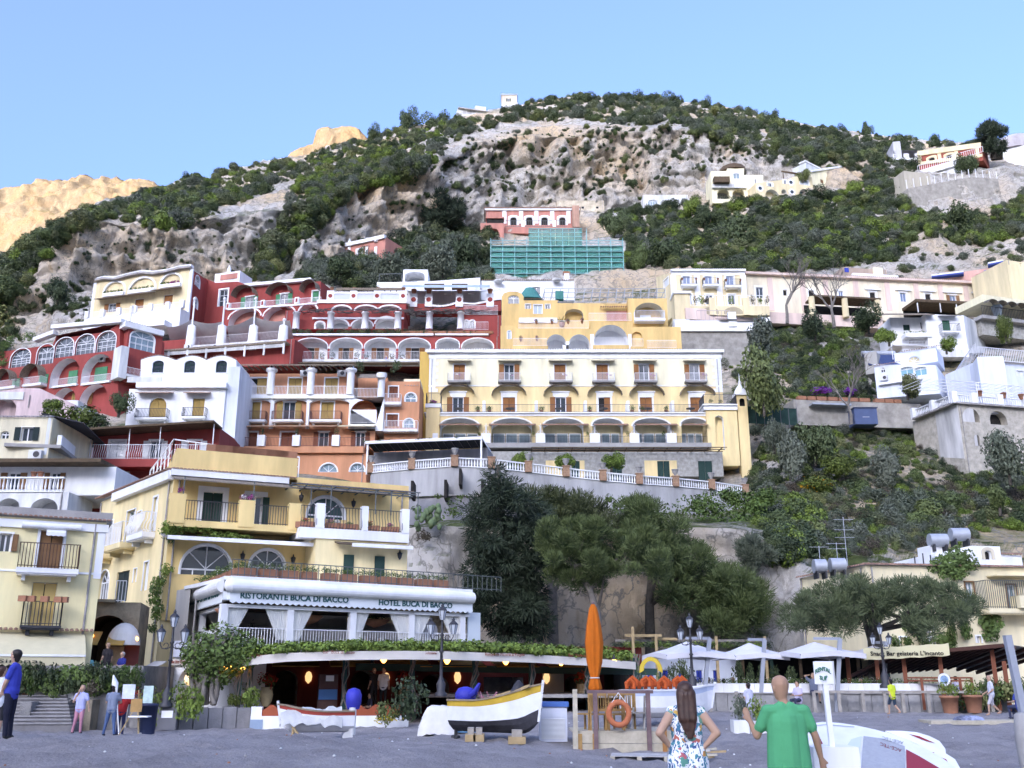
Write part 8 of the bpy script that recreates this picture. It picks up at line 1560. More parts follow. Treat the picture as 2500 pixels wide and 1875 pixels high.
t=thing('yellow_arch_sign','yellow crescent shaped sign above the blue doors','sign',at(1588,1640,46)); Q=Fac(t,1560,46,1617,46,1620); mb=MB(); c=Q.w/2; z=Q.z(315,840); n=12; R1,R2=Q.w*.5,Q.w*.31
lp=[(c+R1*math.cos(math.pi*(-.02+1.04*i/n)),z+R1*1.35*math.sin(math.pi*i/n))for i in range(n+1)]; l2=[(c+R2*math.cos(math.pi*i/n),z+.12+R2*1.25*math.sin(math.pi*i/n))for i in range(n,-1,-1)]; ol=lp+l2
for o in(0,.05):mb.poly([[Q.W(s,y,o)for s,y in ol]])
for i in range(len(ol)):a,b=ol[i],ol[(i+1)%len(ol)]; mb.add([Q.W(*a,0),Q.W(*b,0),Q.W(*b,.05),Q.W(*a,.05)],[(0,1,2,3)])
mb.build('board',mat('yellow_sign_paint',(.72,.47,.06),.6,.08),t); mb=MB(); mb.beam(Q.W(.1,0,-.05),Q.W(.1,z+.3,-.05),.08); mb.beam(Q.W(Q.w-.1,0,-.05),Q.W(Q.w-.1,z+.3,-.05),.08); mb.build('uprights',GRN,t)
for i in range(7):tuft('climber','ivy',t,Q.W(Q.w*.1+Q.w*.8*(i%2),.3+i*.25,-.2),(.4,.3,.5),120,.1,i)
root,F=house('cafe_shade_roof','cafe with sloping shade roof and lettered cream banner at the right',2180,46.5,2560,44,1600,cat='cafe'); Zm(1875,1406); RB_=mat('red_brown_timber',(.26,.07,.035),.6,.15,2)
A,B,Cc=F.W(F.s_(1090,668),F.z(1100,668),.6),F.W(F.s_(2025,590),F.z(2025,588),.8),F.W(F.w,F.z(2400,640),-.5); mb=MB(); b_=Vector((0,6,-.9)); mb.add([A,B,Cc,Cc+b_,B+b_,A+b_],[(0,1,4,5),(1,2,3,4)]); mb.build('roof_sheet',mat('pale_roof_sheet',(.55,.55,.56),.8,.1),root)
mb=MB()
for i in range(15):q=A.lerp(B,i/14); mb.beam(q-Vector((0,0,.1)),q+b_-Vector((0,0,.1)),.1,.14)
for i in range(5):q=B.lerp(Cc,i/4); mb.beam(q-Vector((0,0,.1)),q+b_-Vector((0,0,.1)),.1,.14)
mb.beam(A-Vector((0,0,.08)),B-Vector((0,0,.08)),.12,.16); mb.build('rafters',mat('dark_red_timber',(.09,.03,.02),.7,.2),root)
for x,y in((1185,700),(1500,700),(1960,620),(2050,735),(700,700),(950,700)):a=F.s_(x,850); F.part('post',RB_,a-.09,a+.09,.3,F.z(x,y),.0,.18)
for y in(880,905):mb=MB(); mb.beam(F.W(F.s_(1210,y),F.z(1400,y),.3),F.W(F.s_(1750,y),F.z(1400,y),.3),.07); mb.build('deck_rail',RB_,root)
for x in(1330,1660,1760):a=F.s_(x,930); F.part('rail_post',RB_,a-.06,a+.06,.3,F.z(x,875),.25,.36)
s0,s1=F.s_(840,700),F.s_(1572,690); zb=F.z(1400,728); mb=MB(); n=20
mb.add([F.W(s0+(s1-s0)*i/n,zb+.02*math.sin(i*1.3)+(.0 if k else .52)+.18*i/n,.85)for k in(0,1)for i in range(n+1)],[(i,i+1,n+2+i,n+1+i)for i in range(n)]); mb.build('banner',mat('cream_banner',(.66,.58,.36),.9,.05),root); text("Snack Bar gelateria L'Incanto",F,s0+.3,s1-.25,zb+.2,.87,mat('black_letter',(.02,.02,.02)),root,.02)
c=F.W(F.s_(1520,895),F.z(1520,895),.5); mb=MB(); mb.tube([c,c+Vector((0,-.04,0))],.27,16); mb.build('round_sign',WHITE,root); mb=MB(); mb.tube([c+Vector((0,-.04,0)),c+Vector((0,-.05,0))],.18,14); mb.build('sign_emblem',mat('pale_blue_emblem',(.2,.38,.55),.6,.5,6),root)
for i in range(16):tuft('hedge',('ivy','oak','mix')[i%3],root,F.W(F.s_(1600+i*42,950),.3+(.4 if i>5 else 0),-.5+(i%2)),(.8,.6,1.0),300,.1,i)
for i,x in enumerate((1100,1160,1350)):p=F.W(F.s_(x,930),.35,-1.2); tt=thing('cafe_table','white topped cafe table, %s under the shade roof'%('left','middle','right')[i],'table',p,'cafe tables'); MB().box(p.x-.6,p.x+.6,p.y-.4,p.y+.4,p.z+.72,p.z+.77).build('top',WHITE,tt); mb=MB(); [mb.beam(p+Vector((a,b,0)),p+Vector((a,b,.72)),.05)for a in(-.5,.5)for b in(-.3,.3)]; mb.build('legs',RB_,tt)
for i,x in enumerate((1575,1780)):p=sp(1875+x/3.5376,1728,43.5); tt=thing('terracotta_pot','large terracotta pot with green shrub, %s of two'%('left','right')[i],'pot',p,'large pots at the fence'); mb=MB(); mb.lathe(p,[(.28,0),(.36,.62),(.4,.62),(.4,.72),(.33,.72)],12); mb.build('pot',TERRA,tt); tuft('shrub','lime',tt,p+Vector((0,0,.65)),(.6,.5,.75),300,.1,i)
LG=mat('lantern_glass',(.50,.55,.58),.2,.1,2)
def lamp(u,vb,vt,Y,label,lean=0):
 p=at(u,vb,Y); h=at(u,vt,Y).z-p.z; tt=thing('street_lamp',label,'street lamp',p,'three armed street lamps'); mb=MB(); mb.lathe(p,[(.26,0),(.26,.12),(.16,.2),(.2,.5),(.13,.62),(.1,.7),(.07,.8),(.06,h*.45),(.1,h*.46),(.06,h*.48),(.05,h*.62),(.09,h*.64),(.05,h*.66),(.04,h*.8)],10); mb.build('pole',IRON,tt); mb=MB(); s=h/5
 for sg in(-1,1):
  mb.tube([p+Vector((sg*x*s,0,h*.6+z*s))for x,z in((.03,.0),(.25,-.12),(.5,-.08),(.62,.1),(.62,.22))],.03*s,6); mb.tube([p+Vector((sg*(.3+.14*math.cos(a))*s,0,h*.6+(.05+.14*math.sin(a))*s))for a in(0,1,2,3,4,5)],.022*s,5)
 mb.build('arms',IRON,tt)
 for x,z in((-.62,h*.6+.24*s),(.62,h*.6+.24*s),(0,h*.8)):
  c=p+Vector((x*s,0,z))if x else p+Vector((0,0,z)); mb=MB(); mb.lathe(c,[(.12*s,0),(.23*s,.5*s)],6,sm=False); o=mb.build('lantern',LG,tt); mb=MB(); mb.lathe(c+Vector((0,0,.5*s)),[(.27*s,0),(.2*s,.1*s),(.07*s,.22*s),(.09*s,.26*s),(.02*s,.4*s)],6,sm=False)
  for k in range(6):a=math.pi*k/3; d=Vector((math.cos(a),math.sin(a),0)); mb.beam(c+d*.12*s,c+d*.235*s+Vector((0,0,.5*s)),.025*s)
  mb.build('lantern_frame',IRON,o)
lamp(405,1726,1483,41,'street lamp in front of the cafe on the left'); lamp(1076,1700,1468,42.5,'street lamp in front of the white restaurant'); lamp(1692,1690,1493,45,'street lamp between the pale parasols'); lamp(2163,1680,1516,45,'street lamp beside the umbrella pine')
# boats
BWH=mat('boat_white_paint',(.72,.73,.74),.45,.1,2); BDK=mat('dark_antifouling',(.045,.045,.055),.7,.4,2)
def hull(p,ax,L,W,H,name,label,mats,keel=.12,wl=.42,sheer=.22,band=0):
 tt=thing(name,label,'boat',p); ax=Vector(ax).normalized(); sd=Vector((ax.y,-ax.x,0)); n=18; sec=[]
 for i in range(n+1):
  t=i/n; b=W/2*(1-max(0,(t-.45)/.55)**2.2)*(.82+.18*min(1,t/.4)); sh=H*(1+sheer*max(0,t-.3)**2*2); kz=keel+H*.35*max(0,(t-.8)/.2)**2
  sec.append([(b*f,kz+(sh-kz)*g)for f,g in((0,0),(.45,.06),(.8,.22),(.95,wl),(1,.8),(1.03,1))])
 P=lambda i,k,sg:p+ax*(L*(i/n)-L/2+(.12*L*.5 if i==n else 0)*(k/5))+sd*sg*max(sec[i][k][0],.012)+Vector((0,0,sec[i][k][1])); K=6
 for nm,k0,k1,m in(('lower_hull',0,3,mats[0]),('upper_hull',3,4,mats[1]),('gunwale_band',4,5,mats[2])):
  mb=MB()
  for sg in(-1,1):
   for i in range(n):
    for k in range(k0,k1):mb.add([P(i,k,sg),P(i+1,k,sg),P(i+1,k+1,sg),P(i,k+1,sg)],[(0,1,2,3)],0,True)
  for k in range(k0,k1):mb.add([P(0,k,-1),P(0,k,1),P(0,k+1,1),P(0,k+1,-1)],[(0,1,2,3)])
  mb.build(nm,m,tt)
 mb=MB()
 for i in range(n):mb.add([P(i,4,-1),P(i,4,1),P(i+1,4,1),P(i+1,4,-1)],[(0,1,2,3)]); [mb.beam(P(i,5,s),P(i+1,5,s),.06,.05)for s in(-1,1)]
 mb.build('deck',mats[3],tt); MB().beam(P(n,0,1),P(n,5,1)+Vector((0,0,.1)),.07).build('stem_post',mats[1],tt); return tt,P,ax,sd
YSTR=mat('yellow_boat_band',(.62,.36,.05),.5,.12,3); DKW=mat('boat_deck_wood',(.30,.22,.15),.7,.2,3); BLC=mat('blue_outboard_cover',(.012,.035,.36),.55,.2,2)
p=sp(1214,1780,31); tt,P,ax,sd=hull(p+Vector((0,0,.14)),(.80,-.60,.0),3.05,1.3,.98,'wooden_boat','white wooden boat with yellow gunwale and black bottom',(BDK,BWH,YSTR,DKW),.05,.36,.5)
mb=MB(); [mb.beam(p+ax*(-.6+.3*k)+sd*.1*k+Vector((0,0,1.1)),p+ax*(1.1+.1*k)+sd*.15*(k-1)+Vector((0,0,1.55)),.06)for k in range(4)]; mb.build('oars',PLK,tt)
mb=MB(); mb.box(p.x-.9,p.x-.5,p.y+.2,p.y+.7,p.z+.8,p.z+.95); mb.build('seat',DKW,tt); mb=MB(); mb.lathe(p-ax*1.25+Vector((0,0,1.0)),[(.16,0),(.28,.12),(.28,.3),(.2,.45),(.06,.5)],10,sx=1.15); o=mb.build('outboard_cover',BLC,tt); mb=MB(); mb.tube([p-ax*1.15+Vector((0,0,1.2)),p-ax*.85+Vector((0,-.1,1.35)),p-ax*.7+Vector((0,-.1,1.6))],[.13,.1,.04],8); mb.build('cover_tail',BLC,o); mb=MB(); mb.beam(p-ax*1.62+Vector((0,0,-.1)),p-ax*1.58+Vector((0,0,1.0)),.1,.14); mb.tube([p-ax*1.75,p-ax*1.5],.08,6); mb.build('outboard_leg',IRON,tt)
mb=MB(); r=random.Random(6)
for i in range(16):a=p-ax*r.uniform(.1,.5)+sd*r.uniform(-.35,.35)+Vector((0,0,1.02)); d=Vector((r.uniform(-.4,.6),r.uniform(-.2,.2),r.uniform(.25,.5)))*.75; s_=Vector((.03,0,-.02)); mb.add([a-s_,a+s_,a+d+s_*.6,a+d-s_*.6],[(0,1,2,3)])
mb.build('coloured_paddles',mat('faded_pink_paddle',(.40,.16,.20),.7,.4,4),tt); mb=MB(); mb.lathe(p+ax*.8+Vector((0,0,1.15)),[(.26,0),(.22,.2),(.12,.42),(.03,.55)],8,sx=1.2); mb.build('dark_bow_cover',BDK,tt)
for i,(u,v,w_)in enumerate(((1150,1778,.3),(1170,1778,.3),(1262,1790,.5))):q=sp(u,v,30); c=thing('boat_chock','timber chock %s the yellow banded boat'%('leftmost under','second under','front under')[i],'timber chock',q,'boat chocks'); MB().box(q.x-w_/2,q.x+w_/2,q.y-.5,q.y+.3,q.z-.03,q.z+.16).build('block',PLK,c); MB().box(q.x-w_*.3,q.x+w_*.3,q.y-.3,q.y+.2,q.z+.16,q.z+.34).build('upper_block',mat('grey_timber',(.35,.31,.27),.9,.2,3),c)
p=sp(775,1765,34); tt,P,ax,sd=hull(p+Vector((0,0,.12)),(-.95,-.25,.0),2.35,1.0,.78,'covered_boat','small white boat with crumpled cover and blue motor cover',(BWH,BWH,mat('red_boat_band',(.45,.06,.04),.5,.1),DKW),.12,.3,.3)
mb=MB(); n=14; r=random.Random(2); V=[]
for i in range(n+1):
 for k in range(9):t,s=i/n,k/8*2-1; q=p-ax*.75+ax*1.95*t+sd*s*(.62-.2*max(0,t-.6))+Vector((0,0,1.08-.5*abs(s)**3-(.2*r.random()+.2*max(0,t-.75)))); V.append(q)
mb.add(V,[(i*9+k,i*9+k+1,(i+1)*9+k+1,(i+1)*9+k)for i in range(n)for k in range(8)],0,True); mb.build('crumpled_cover',mat('dirty_tarpaulin',(.50,.50,.48),.9,.15,3),tt); mb=MB(); mb.lathe(p-ax*1.15+Vector((0,0,.95)),[(.2,0),(.26,.2),(.27,.45),(.2,.62),(.05,.68)],10); mb.build('outboard_cover',BLC,tt); mb=MB(); mb.tube([p-ax*1.05+Vector((0,-.3,.1)),p-ax*1.05+Vector((0,-.2,.1))],.17,12); mb.tube([p-ax*1.15+Vector((0,-.2,.15)),p-ax*1.15+Vector((0,-.1,1.0))],.13,8); mb.build('trolley_wheel',WHITE2,tt); mb=MB(); mb.beam(p+ax*.7+Vector((0,-.5,0)),p+ax*.65+Vector((0,-.4,.5)),.07); mb.beam(p+ax*.3+Vector((0,-.6,0)),p+ax*.7+Vector((0,-.5,.45)),.07); mb.build('prop',PLK,tt)
p=sp(1068,1757,35); tt=thing('covered_dinghy','dinghy under a white sheet behind the yellow banded boat','boat',p); mb=MB(); V=[]; r=random.Random(3)
for i in range(11):
 for k in range(7):t,s=i/10,k/6*2-1; V.append(p+Vector((-.65+1.3*t+.1*r.random(),s*.55,.95*(1-abs(s)**4*.85)*(1-.75*abs(2*t-1)**4)+.05*r.random()-(.1 if abs(s)==1 else 0))))
mb.add(V,[(i*7+k,i*7+k+1,(i+1)*7+k+1,(i+1)*7+k)for i in range(10)for k in range(6)],0,True); mb.build('sheet',mat('white_sheet',(.66,.63,.58),.95,.1,2),tt); MB().box(p.x+.6,p.x+1.3,p.y-.2,p.y+.4,p.z+.1,p.z+.5).build('blue_bow',mat('blue_boat_paint',(.05,.25,.40),.5,.1),tt)
p=sp(1632,1742,37); tt,P,ax,sd=hull(p+Vector((0,0,.2)),(.97,.2,.0),3.3,1.4,.95,'motor_boat','white motor boat loaded with orange life jackets',(BWH,BWH,mat('pale_blue_band',(.45,.55,.68),.5,.1),BWH),.0,.4,.2)
for i in range(12):q=p+ax*(-1.5+i*.2)+sd*(.3-.3*(i%3))+Vector((0,0,1.2+.08*(i%2))); c=thing('life_jacket','orange life jacket, %s from the left on the white motor boat'%ORD[i],'life jacket',q,'orange life jackets'); mb=MB(); mb.tube([q+Vector((-.12,0,0)),q+Vector((-.14,.05,.2)),q+Vector((0,.05,.32)),q+Vector((.14,.05,.2)),q+Vector((.12,0,0))],.075,7); mb.build('jacket',mat('orange_jacket',(.62,.09,.02),.8,.2),c)
p=sp(1350,1780,31.5); tt=thing('white_cupboard','white cupboard with blue top beside the boat bow','cupboard',p); z0=p.z; MB().box(p.x-.42,p.x+.42,p.y-.3,p.y+.35,z0,z0+1.0).build('body',BW,tt); MB().box(p.x-.47,p.x+.47,p.y-.36,p.y+.4,z0+1.0,z0+1.14).build('blue_top',mat('blue_top_paint',(.02,.16,.45),.5,.1),tt); MB().box(p.x-.36,p.x+.36,p.y-.32,p.y-.3,z0+.08,z0+.66).build('door',WSH,tt); MB().box(p.x-.36,p.x+.36,p.y-.32,p.y-.3,z0+.7,z0+.94).build('drawer',BW,tt)
TK=mat('teak',(.46,.24,.09),.6,.2,4); OLDP=mat('old_purple_timber',(.20,.12,.12),.8,.25,4); PALE=mat('pale_plank',(.50,.43,.33),.9,.2,3)
p=at(1502,1800,29.5); tt=thing('beach_deck','raised wooden deck with rail and posts on the sand','deck',p); Q=Fac(tt,1398,29.5,1640,29.5,1780); Zm(1370,1640,4.704); zd=Q.z(500,690); zs=-.55
for i in range(2):Q.part('fascia_plank',PALE,0,Q.w,zd-.02-.3*(i+1)+.012,zd-.02-.3*i,-.04,.0)
for i in range(14):Q.part('deck_plank',PALE,0,Q.w,zd-.02,zd+.02,-.06-.15*i-.14,-.06-.15*i)
for x,y0,m,w_ in((160,200,PALE,.13),(392,215,OLDP,.12),(1000,215,OLDP,.12)):a=Q.s_(x,500); Q.part('post',m,a-w_/2,a+w_/2,zs,Q.z(x,y0),.005,.12)
mb=MB(); mb.beam(Q.W(Q.s_(290,225),Q.z(290,228),.06),Q.W(Q.s_(1050,228),Q.z(1050,230),.06),.12,.09); mb.build('top_rail',OLDP,tt); a=Q.s_(1183,700); Q.part('short_post',mat('orange_timber',(.42,.17,.06),.8,.2),a-.06,a+.06,zs,Q.z(1183,540),.005,.12)
for x in(215,385):a=Q.s_(x,760); Q.part('brace',TK,a-.06,a+.06,zs,zd-.05,.005,.06)
def chair(x,o,label,m=TK,rz=0):
 a=Q.s_(x,600); c=Q.W(a,zd+.02,-o); t2=thing('wooden_chair',label,'chair',c,'chairs on the beach deck',rz); B=lambda nm,*b:MB().box(*b).build(nm,m,t2,False)
 B('seat',-.24,.24,-.24,.24,.42,.46); [B('leg',sx*.22-.025,sx*.22+.025,sy*.22-.025,sy*.22+.025,0,.42)for sx in(-1,1)for sy in(-1,1)]; [B('back_post',sx*.22-.03,sx*.22+.03,-.26,-.21,.46,1.05)for sx in(-1,1)]; B('top_rail',-.19,.19,-.255,-.215,.95,1.05); B('lower_rail',-.19,.19,-.255,-.215,.52,.6); [B('slat',-.15+.075*i-.015,-.15+.075*i+.015,-.245,-.225,.6,.95)for i in range(5)]
chair(440,.55,'teak chair left of the lifebuoy'); chair(320,.75,'teak chair behind the left deck post',rz=.9); chair(650,.5,'teak chair directly behind the lifebuoy'); chair(780,1.2,'teak chair partly hidden right of the lifebuoy',rz=.5)
c=Q.W(Q.s_(900,600),zd+.02,-.8); t2=thing('folding_chair','grey folding chair on the right of the deck','chair',c); mb=MB(); [mb.beam(c+Vector((x,.2,0)),c+Vector((x,-.2,.95)),.05)for x in(-.2,.25)]; [mb.beam(c+Vector((x,-.25,0)),c+Vector((x+.12,.25,.6)),.05)for x in(-.15,.2)]; mb.build('frame',DW,t2); MB().box(c.x-.2,c.x+.25,c.y-.2,c.y+.2,c.z+.45,c.z+.49).build('seat',DW,t2)
a=Q.s_(655,480); c=Q.W(a,Q.z(655,478),.2); t2=thing('lifebuoy','faded orange lifebuoy hanging on the deck rail','lifebuoy',c); mb=MB(); mb.tube([c+Vector((.285*math.cos(q),0,.31*math.sin(q)))for q in[2*math.pi*i/24 for i in range(25)]],.085,10,cap=False); mb.build('ring',mat('faded_orange_foam',(.56,.15,.07),.8,.12,4),t2); mb=MB(); [mb.tube([c+Vector((s*.2,-.05,.3)),Q.W(a,Q.z(655,240),.15)],.012,5)for s in(-1,1)]; mb.build('rope',WHITE2,t2)
u0=at(1455,1800,30.2); t2=thing('closed_parasol','tall closed orange parasol standing on the beach deck','parasol',(u0.x,u0.y,zd)); zt=at(1457,1475,30.2).z; zk=at(1455,1655,30.2).z; zb2=at(1455,1683,30.2).z; mb=MB(); pr=[(.16,zb2-.02),(.19,zb2+.03),(.13,zk-.03),(.12,zk+.03),(.21,zk+.45),(.25,zk+1.0),(.2,zk+1.5),(.11,zt-.12),(.05,zt)]; n=28; V=[]
for rr,z in pr:
 for j in range(n):q=2*math.pi*j/n; f=1+.16*math.cos(q*7)*(1 if rr>.07 else .2); V.append((u0.x+rr*f*math.cos(q),u0.y+rr*f*math.sin(q),z))
mb.add(V,[(i*n+j,i*n+(j+1)%n,(i+1)*n+(j+1)%n,(i+1)*n+j)for i in range(len(pr)-1)for j in range(n)],0,True); mb.build('folded_canopy',mat('orange_parasol_cloth',(.66,.13,.012),.85,.1,3),t2); mb=MB(); mb.beam((u0.x,u0.y,zd-.4),(u0.x,u0.y,zb2+.1),.06); mb.ball((u0.x,u0.y,zt+.03),.05,8); mb.build('pole',OLDP,t2); mb=MB(); mb.tube([(u0.x+.135*math.cos(q),u0.y+.135*math.sin(q),zk)for q in[i*.5236 for i in range(13)]],.02,5); mb.build('tie',WHITE2,t2)
p=sp(1560,1825,27); t2=thing('pallet','weathered timber pallet lying on the sand before the deck','pallet',p,rz=-.12); GW=mat('bleached_timber',(.44,.42,.40),.9,.25,5)
for i in range(9):MB().box(-.72,.72,-.5+.112*i,-.5+.112*i+.095,.13,.15).build('slat',GW,t2,False)
for x in(-.68,0,.68):
 for y in(-.46,0,.4):MB().box(x-.06,x+.06,y-.04,y+.08,.0,.13).build('block',PALE,t2,False)
p=sp(1775,1745,36);
for i,(u,w_)in enumerate(((1806,.28),(1848,.3))):q=sp(u,1748,35); t2=thing('planter_trough','white concrete trough with leafy shrub, %s of two on the sand'%('left','right')[i],'planter',q,'troughs on the sand'); MB().box(q.x-w_,q.x+w_-.04,q.y-.3,q.y+.3,q.z-.05,q.z+.38).build('trough',WHITE2,t2); tuft('shrub','lime' if i else 'olive',t2,q+Vector((0,0,.3)),(.5,.45,1.1 if i==0 else .9),330,.09,i)
r=random.Random(8)
for i in range(8):q=sp(1715+r.uniform(-30,45),1800+r.uniform(-12,14),27.5+r.uniform(-.8,.8)); a=r.uniform(-.8,.8); d=Vector((math.cos(a),math.sin(a),0))*r.uniform(.25,.5); t2=thing('loose_plank','loose timber in the heap beside the woman, %s from the bottom'%ORD[i],'plank',q,'loose timbers'); MB().beam(q-d+Vector((0,0,.05+.06*i*.4)),q+d+Vector((0,0,.07+.06*i*.5)),.12,.05).build('board',(PALE,GW,PLK)[i%3],t2)
p=sp(2385,1756,38); t2=thing('wooden_platform','low pale timber platform on the sand at the right','platform',p); [MB().box(p.x-1.9,p.x+2.2,p.y-.5+.2*i,p.y-.5+.2*i+.18,p.z+.02,p.z+.16).build('plank',PALE,t2)for i in range(6)]
q=p+Vector((-.3,0,.16)); t2=thing('towel_heap','blue and white towels dropped on the timber platform','towel',q); mb=MB(); mb.lathe(q,[(.6,0),(.5,.1),(.25,.16),(.02,.14)],9,sy=.5); mb.build('cloth',mat('blue_white_towel',(.25,.3,.42),.95,.8,3),t2)
p=atz(2492,1800,-.35); p=Vector((at(2493,1700,22).x,22,-.4)); t2=thing('parasol_base','concrete pillar base with blue grey pole at the right edge','pole base',p); mb=MB(); mb.lathe(p,[(.2,0),(.24,.8),(.2,1.35),(.12,1.4)],12); mb.build('concrete_base',CONC,t2); MB().beam(p+Vector((0,0,1.3)),p+Vector((-.12,0,3.0)),.14).build('pole',POLE,t2)
p=Vector((at(2022,1700,11.9).x,11.9,-.1)); t2=thing('rental_sign','white post sign with arched green lettering for board rental','sign',p); zb3=at(2010,1670,11.9).z; zt3=at(2010,1615,11.9).z; xc=at(2009,1640,11.9).x; w_=.11; MB().beam((p.x+.02,11.9,-.1),(xc+.01,11.9,zb3+.01),.055).build('post',WHITE,t2); o=MB().box(xc-w_,xc+w_,11.87,11.89,zb3,zt3).build('board',WHITE,t2); MB().box(xc-w_+.03,xc+w_+.03,11.91,11.925,zb3-.005,zt3+.005).build('second_board',WHITE2,t2)
Q=Fac(t2,2000,11.865,2020,11.865,1640); GT=mat('green_letter_paint',(.01,.20,.14),.6,0); a=Q.st(2009,1640)[0]; text('RENTAL',Q,a-.09,a+.09,zt3-.14,.0,GT,t2,.02,.045,curve=.035); text('SUP',Q,a-.045,a+.045,zb3+.055,.0,GT,t2,.02,.045,curve=-.015)
MB().box(p.x-.27,p.x+.25,11.75,12.15,-.1,at(2020,1822,11.9).z).build('white_base_box',WHITE,t2)
def board(pts,Y0,Y1,name,label,dz=.12,paint=()):
 c=at(*pts[0],Y0); t3=thing('paddle_board',label,'paddle board',Vector((c.x,c.y,-.1)),'paddle boards'); P3=[at(u,v,Y0+(Y1-Y0)*(v-1700)/200)for u,v in pts]; mb=MB(); lo=[q+Vector((0,.02,-dz))for q in P3]; mb.poly([P3]); n=len(P3)
 for i in range(n):mb.add([P3[i],P3[(i+1)%n],lo[(i+1)%n],lo[i]],[(0,1,2,3)],0,True)
 mb.poly([lo]); mb.build('board',BWH,t3)
 for nm,pp,m in paint:MB().poly([[at(u,v,Y0+(Y1-Y0)*(v-1700)/200)+Vector((0,-.006,.008))for u,v in pp]]).build(nm,m,t3)
 return t3
RDP=mat('dark_red_board_pad',(.36,.03,.045),.6,.05); GRP=mat('grey_board_pad',(.34,.36,.38),.8,.08,20,.2); PBL=mat('pale_blue_board_paint',(.52,.60,.68),.4,.05); BLK=mat('black_board_print',(.05,.05,.06),.6,0)
sB=lambda l:[(1960+x/3.175,1740+y/3.175)for x,y in l]
t3=board(sB([(60,85),(150,70),(280,78),(420,100),(560,130),(700,170),(820,215),(950,275),(1080,350),(1190,429),(1280,520),(900,640),(200,640),(40,560),(10,300),(20,150)]),14.2,12.2,'a','large white paddle board with grey deck pad and red tail, nearest',.1,(('grey_pad',sB([(470,185),(620,205),(790,265),(795,560),(440,560)]),GRP),('red_tail',sB([(800,288),(900,340),(1050,429),(1150,520),(805,520)]),RDP),('blue_field',sB([(335,270),(375,210),(455,185),(430,400),(390,400),(380,280)]),PBL),('grey_line',sB([(70,103),(180,94),(400,112),(398,117),(180,99),(72,108)]),GRP),('handle',sB([(542,362),(578,370),(576,382),(540,374)]),BLK),('red_emblem',sB([(105,190),(130,195),(155,245),(140,248),(122,215)]),RDP)))
board(sB([(640,140),(760,140),(880,150),(980,180),(1060,220),(1105,280),(1108,310),(1000,290),(860,230)]),15.4,14,'b','white paddle board with red stripe lying behind, rearmost',.1,(('red_stripe',sB([(820,170),(900,185),(1025,240),(960,225),(880,195)]),RDP),)); board(sB([(800,225),(960,260),(1100,310),(1180,360),(1225,440),(1280,560),(1150,560),(1060,400)]),14.6,13,'c','white paddle board with red swirl between the other two',.1,(('red_swirl',sB([(1070,350),(1110,365),(1150,429),(1165,480),(1140,470),(1110,395)]),RDP),('red_band',sB([(920,300),(1020,312),(1000,340),(940,315)]),RDP)))
class Bf:
 def W(s,a,z,o):q=(s.u+a*s.dx,s.v+a*s.dy-z*s.up); return at(q[0],q[1],14.2-2.0*(q[1]-1700)/200)+Vector((0,-.012,.012))
for u,v,dx,dy,w_,m in((2179,1803,52,13,1,GRP),(2174,1820,52,17,1,RDP)):f=Bf(); f.u,f.v,f.dx,f.dy,f.up=u,v,dx,dy,50; text('ACE-TEC',f,-.5,.5,-.06,0,m,t3,.01,.16,flip=True)
p=sp(325,1775,37); t2=thing('painters_easel','painter easel with folding box and paper sheets','easel',p); mb=MB(); [mb.beam(p+Vector(a),p+Vector(b),.04)for a,b in(((-.45,-.2,0),(.0,0,1.0)),((.3,-.2,0),(.1,0,1.0)),((.05,.5,0),(.05,.05,1.6)))]; mb.build('legs',PLK,t2); MB().box(p.x-.15,p.x+.25,p.y-.05,p.y,p.z+.85,p.z+1.3).build('wooden_panel',TK,t2); MB().box(p.x-.5,p.x-.05,p.y-.06,p.y-.03,p.z+1.3,p.z+1.8).build('paper_sheet',mat('sketch_paper',(.62,.68,.76),.9,.2,4),t2); MB().box(p.x+.25,p.x+.6,p.y-.02,p.y+.01,p.z+1.15,p.z+1.75).build('green_painting',mat('green_wash_paper',(.45,.62,.58),.9,.3,4),t2); MB().box(p.x-.1,p.x+.6,p.y-.35,p.y+.05,p.z+.68,p.z+.72).build('table_cloth',WHITE,t2)
mb=MB(); a=at(285,1690,37.5); b=at(277,1648,37.5); mb.tube([a,a.lerp(b,.5),b],[.03,.13,.02],8); t2=thing('folded_sunshade','white folded sunshade above the painter','sunshade',(p.x-.6,p.y+.6,p.z)); mb.build('canopy',WHITE,t2); MB().beam((a.x+.25,a.y,p.z),a,.03).build('pole',WHITE,t2)
p=sp(360,1775,39); t2=thing('litter_bin','dark blue litter bin beside the low sea wall','bin',p); mb=MB(); mb.lathe(p,[(.28,0),(.32,1.0),(.34,1.0),(.34,1.08),(.1,1.12)],12); mb.build('body',mat('navy_plastic',(.02,.035,.08),.5,.1),t2); p=at(402,1770,41.2); t2=thing('notice_box','grey metal notice box with white sheet below the street lamp','notice box',Vector((p.x,p.y,-.3))); MB().box(p.x-.5,p.x+.5,p.y-.2,p.y+.05,-.3,.55).build('box',mat('grey_metal_box',(.16,.16,.17),.5,.15),t2); MB().box(p.x-.1,p.x+.35,p.y-.22,p.y-.205,.15,.42).build('sheet',WHITE,t2)
p=sp(180,1786,33); t2=thing('orange_float','long orange float lying on the sand','float',p); mb=MB(); mb.tube([p+Vector((-.85,0,.08)),p+Vector((.85,0,.1))],.09,10); mb.build('tube',mat('salmon_foam',(.55,.20,.12),.8,.15),t2); p=sp(420,1722,40.8); t2=thing('oleander_bush','leafy bush at the foot of the left street lamp','shrub',p+Vector((0,0,.6))); [tuft('foliage','lime',t2,p+Vector((dx,.4,.4)),(.9,.6,1.5),420,.08,i)for i,dx in enumerate((-.9,.1,.7))]; tuft('flowers',REDF,t2,p+Vector((-1.6,.4,1.2)),(.8,.4,.5),120,.1,2)
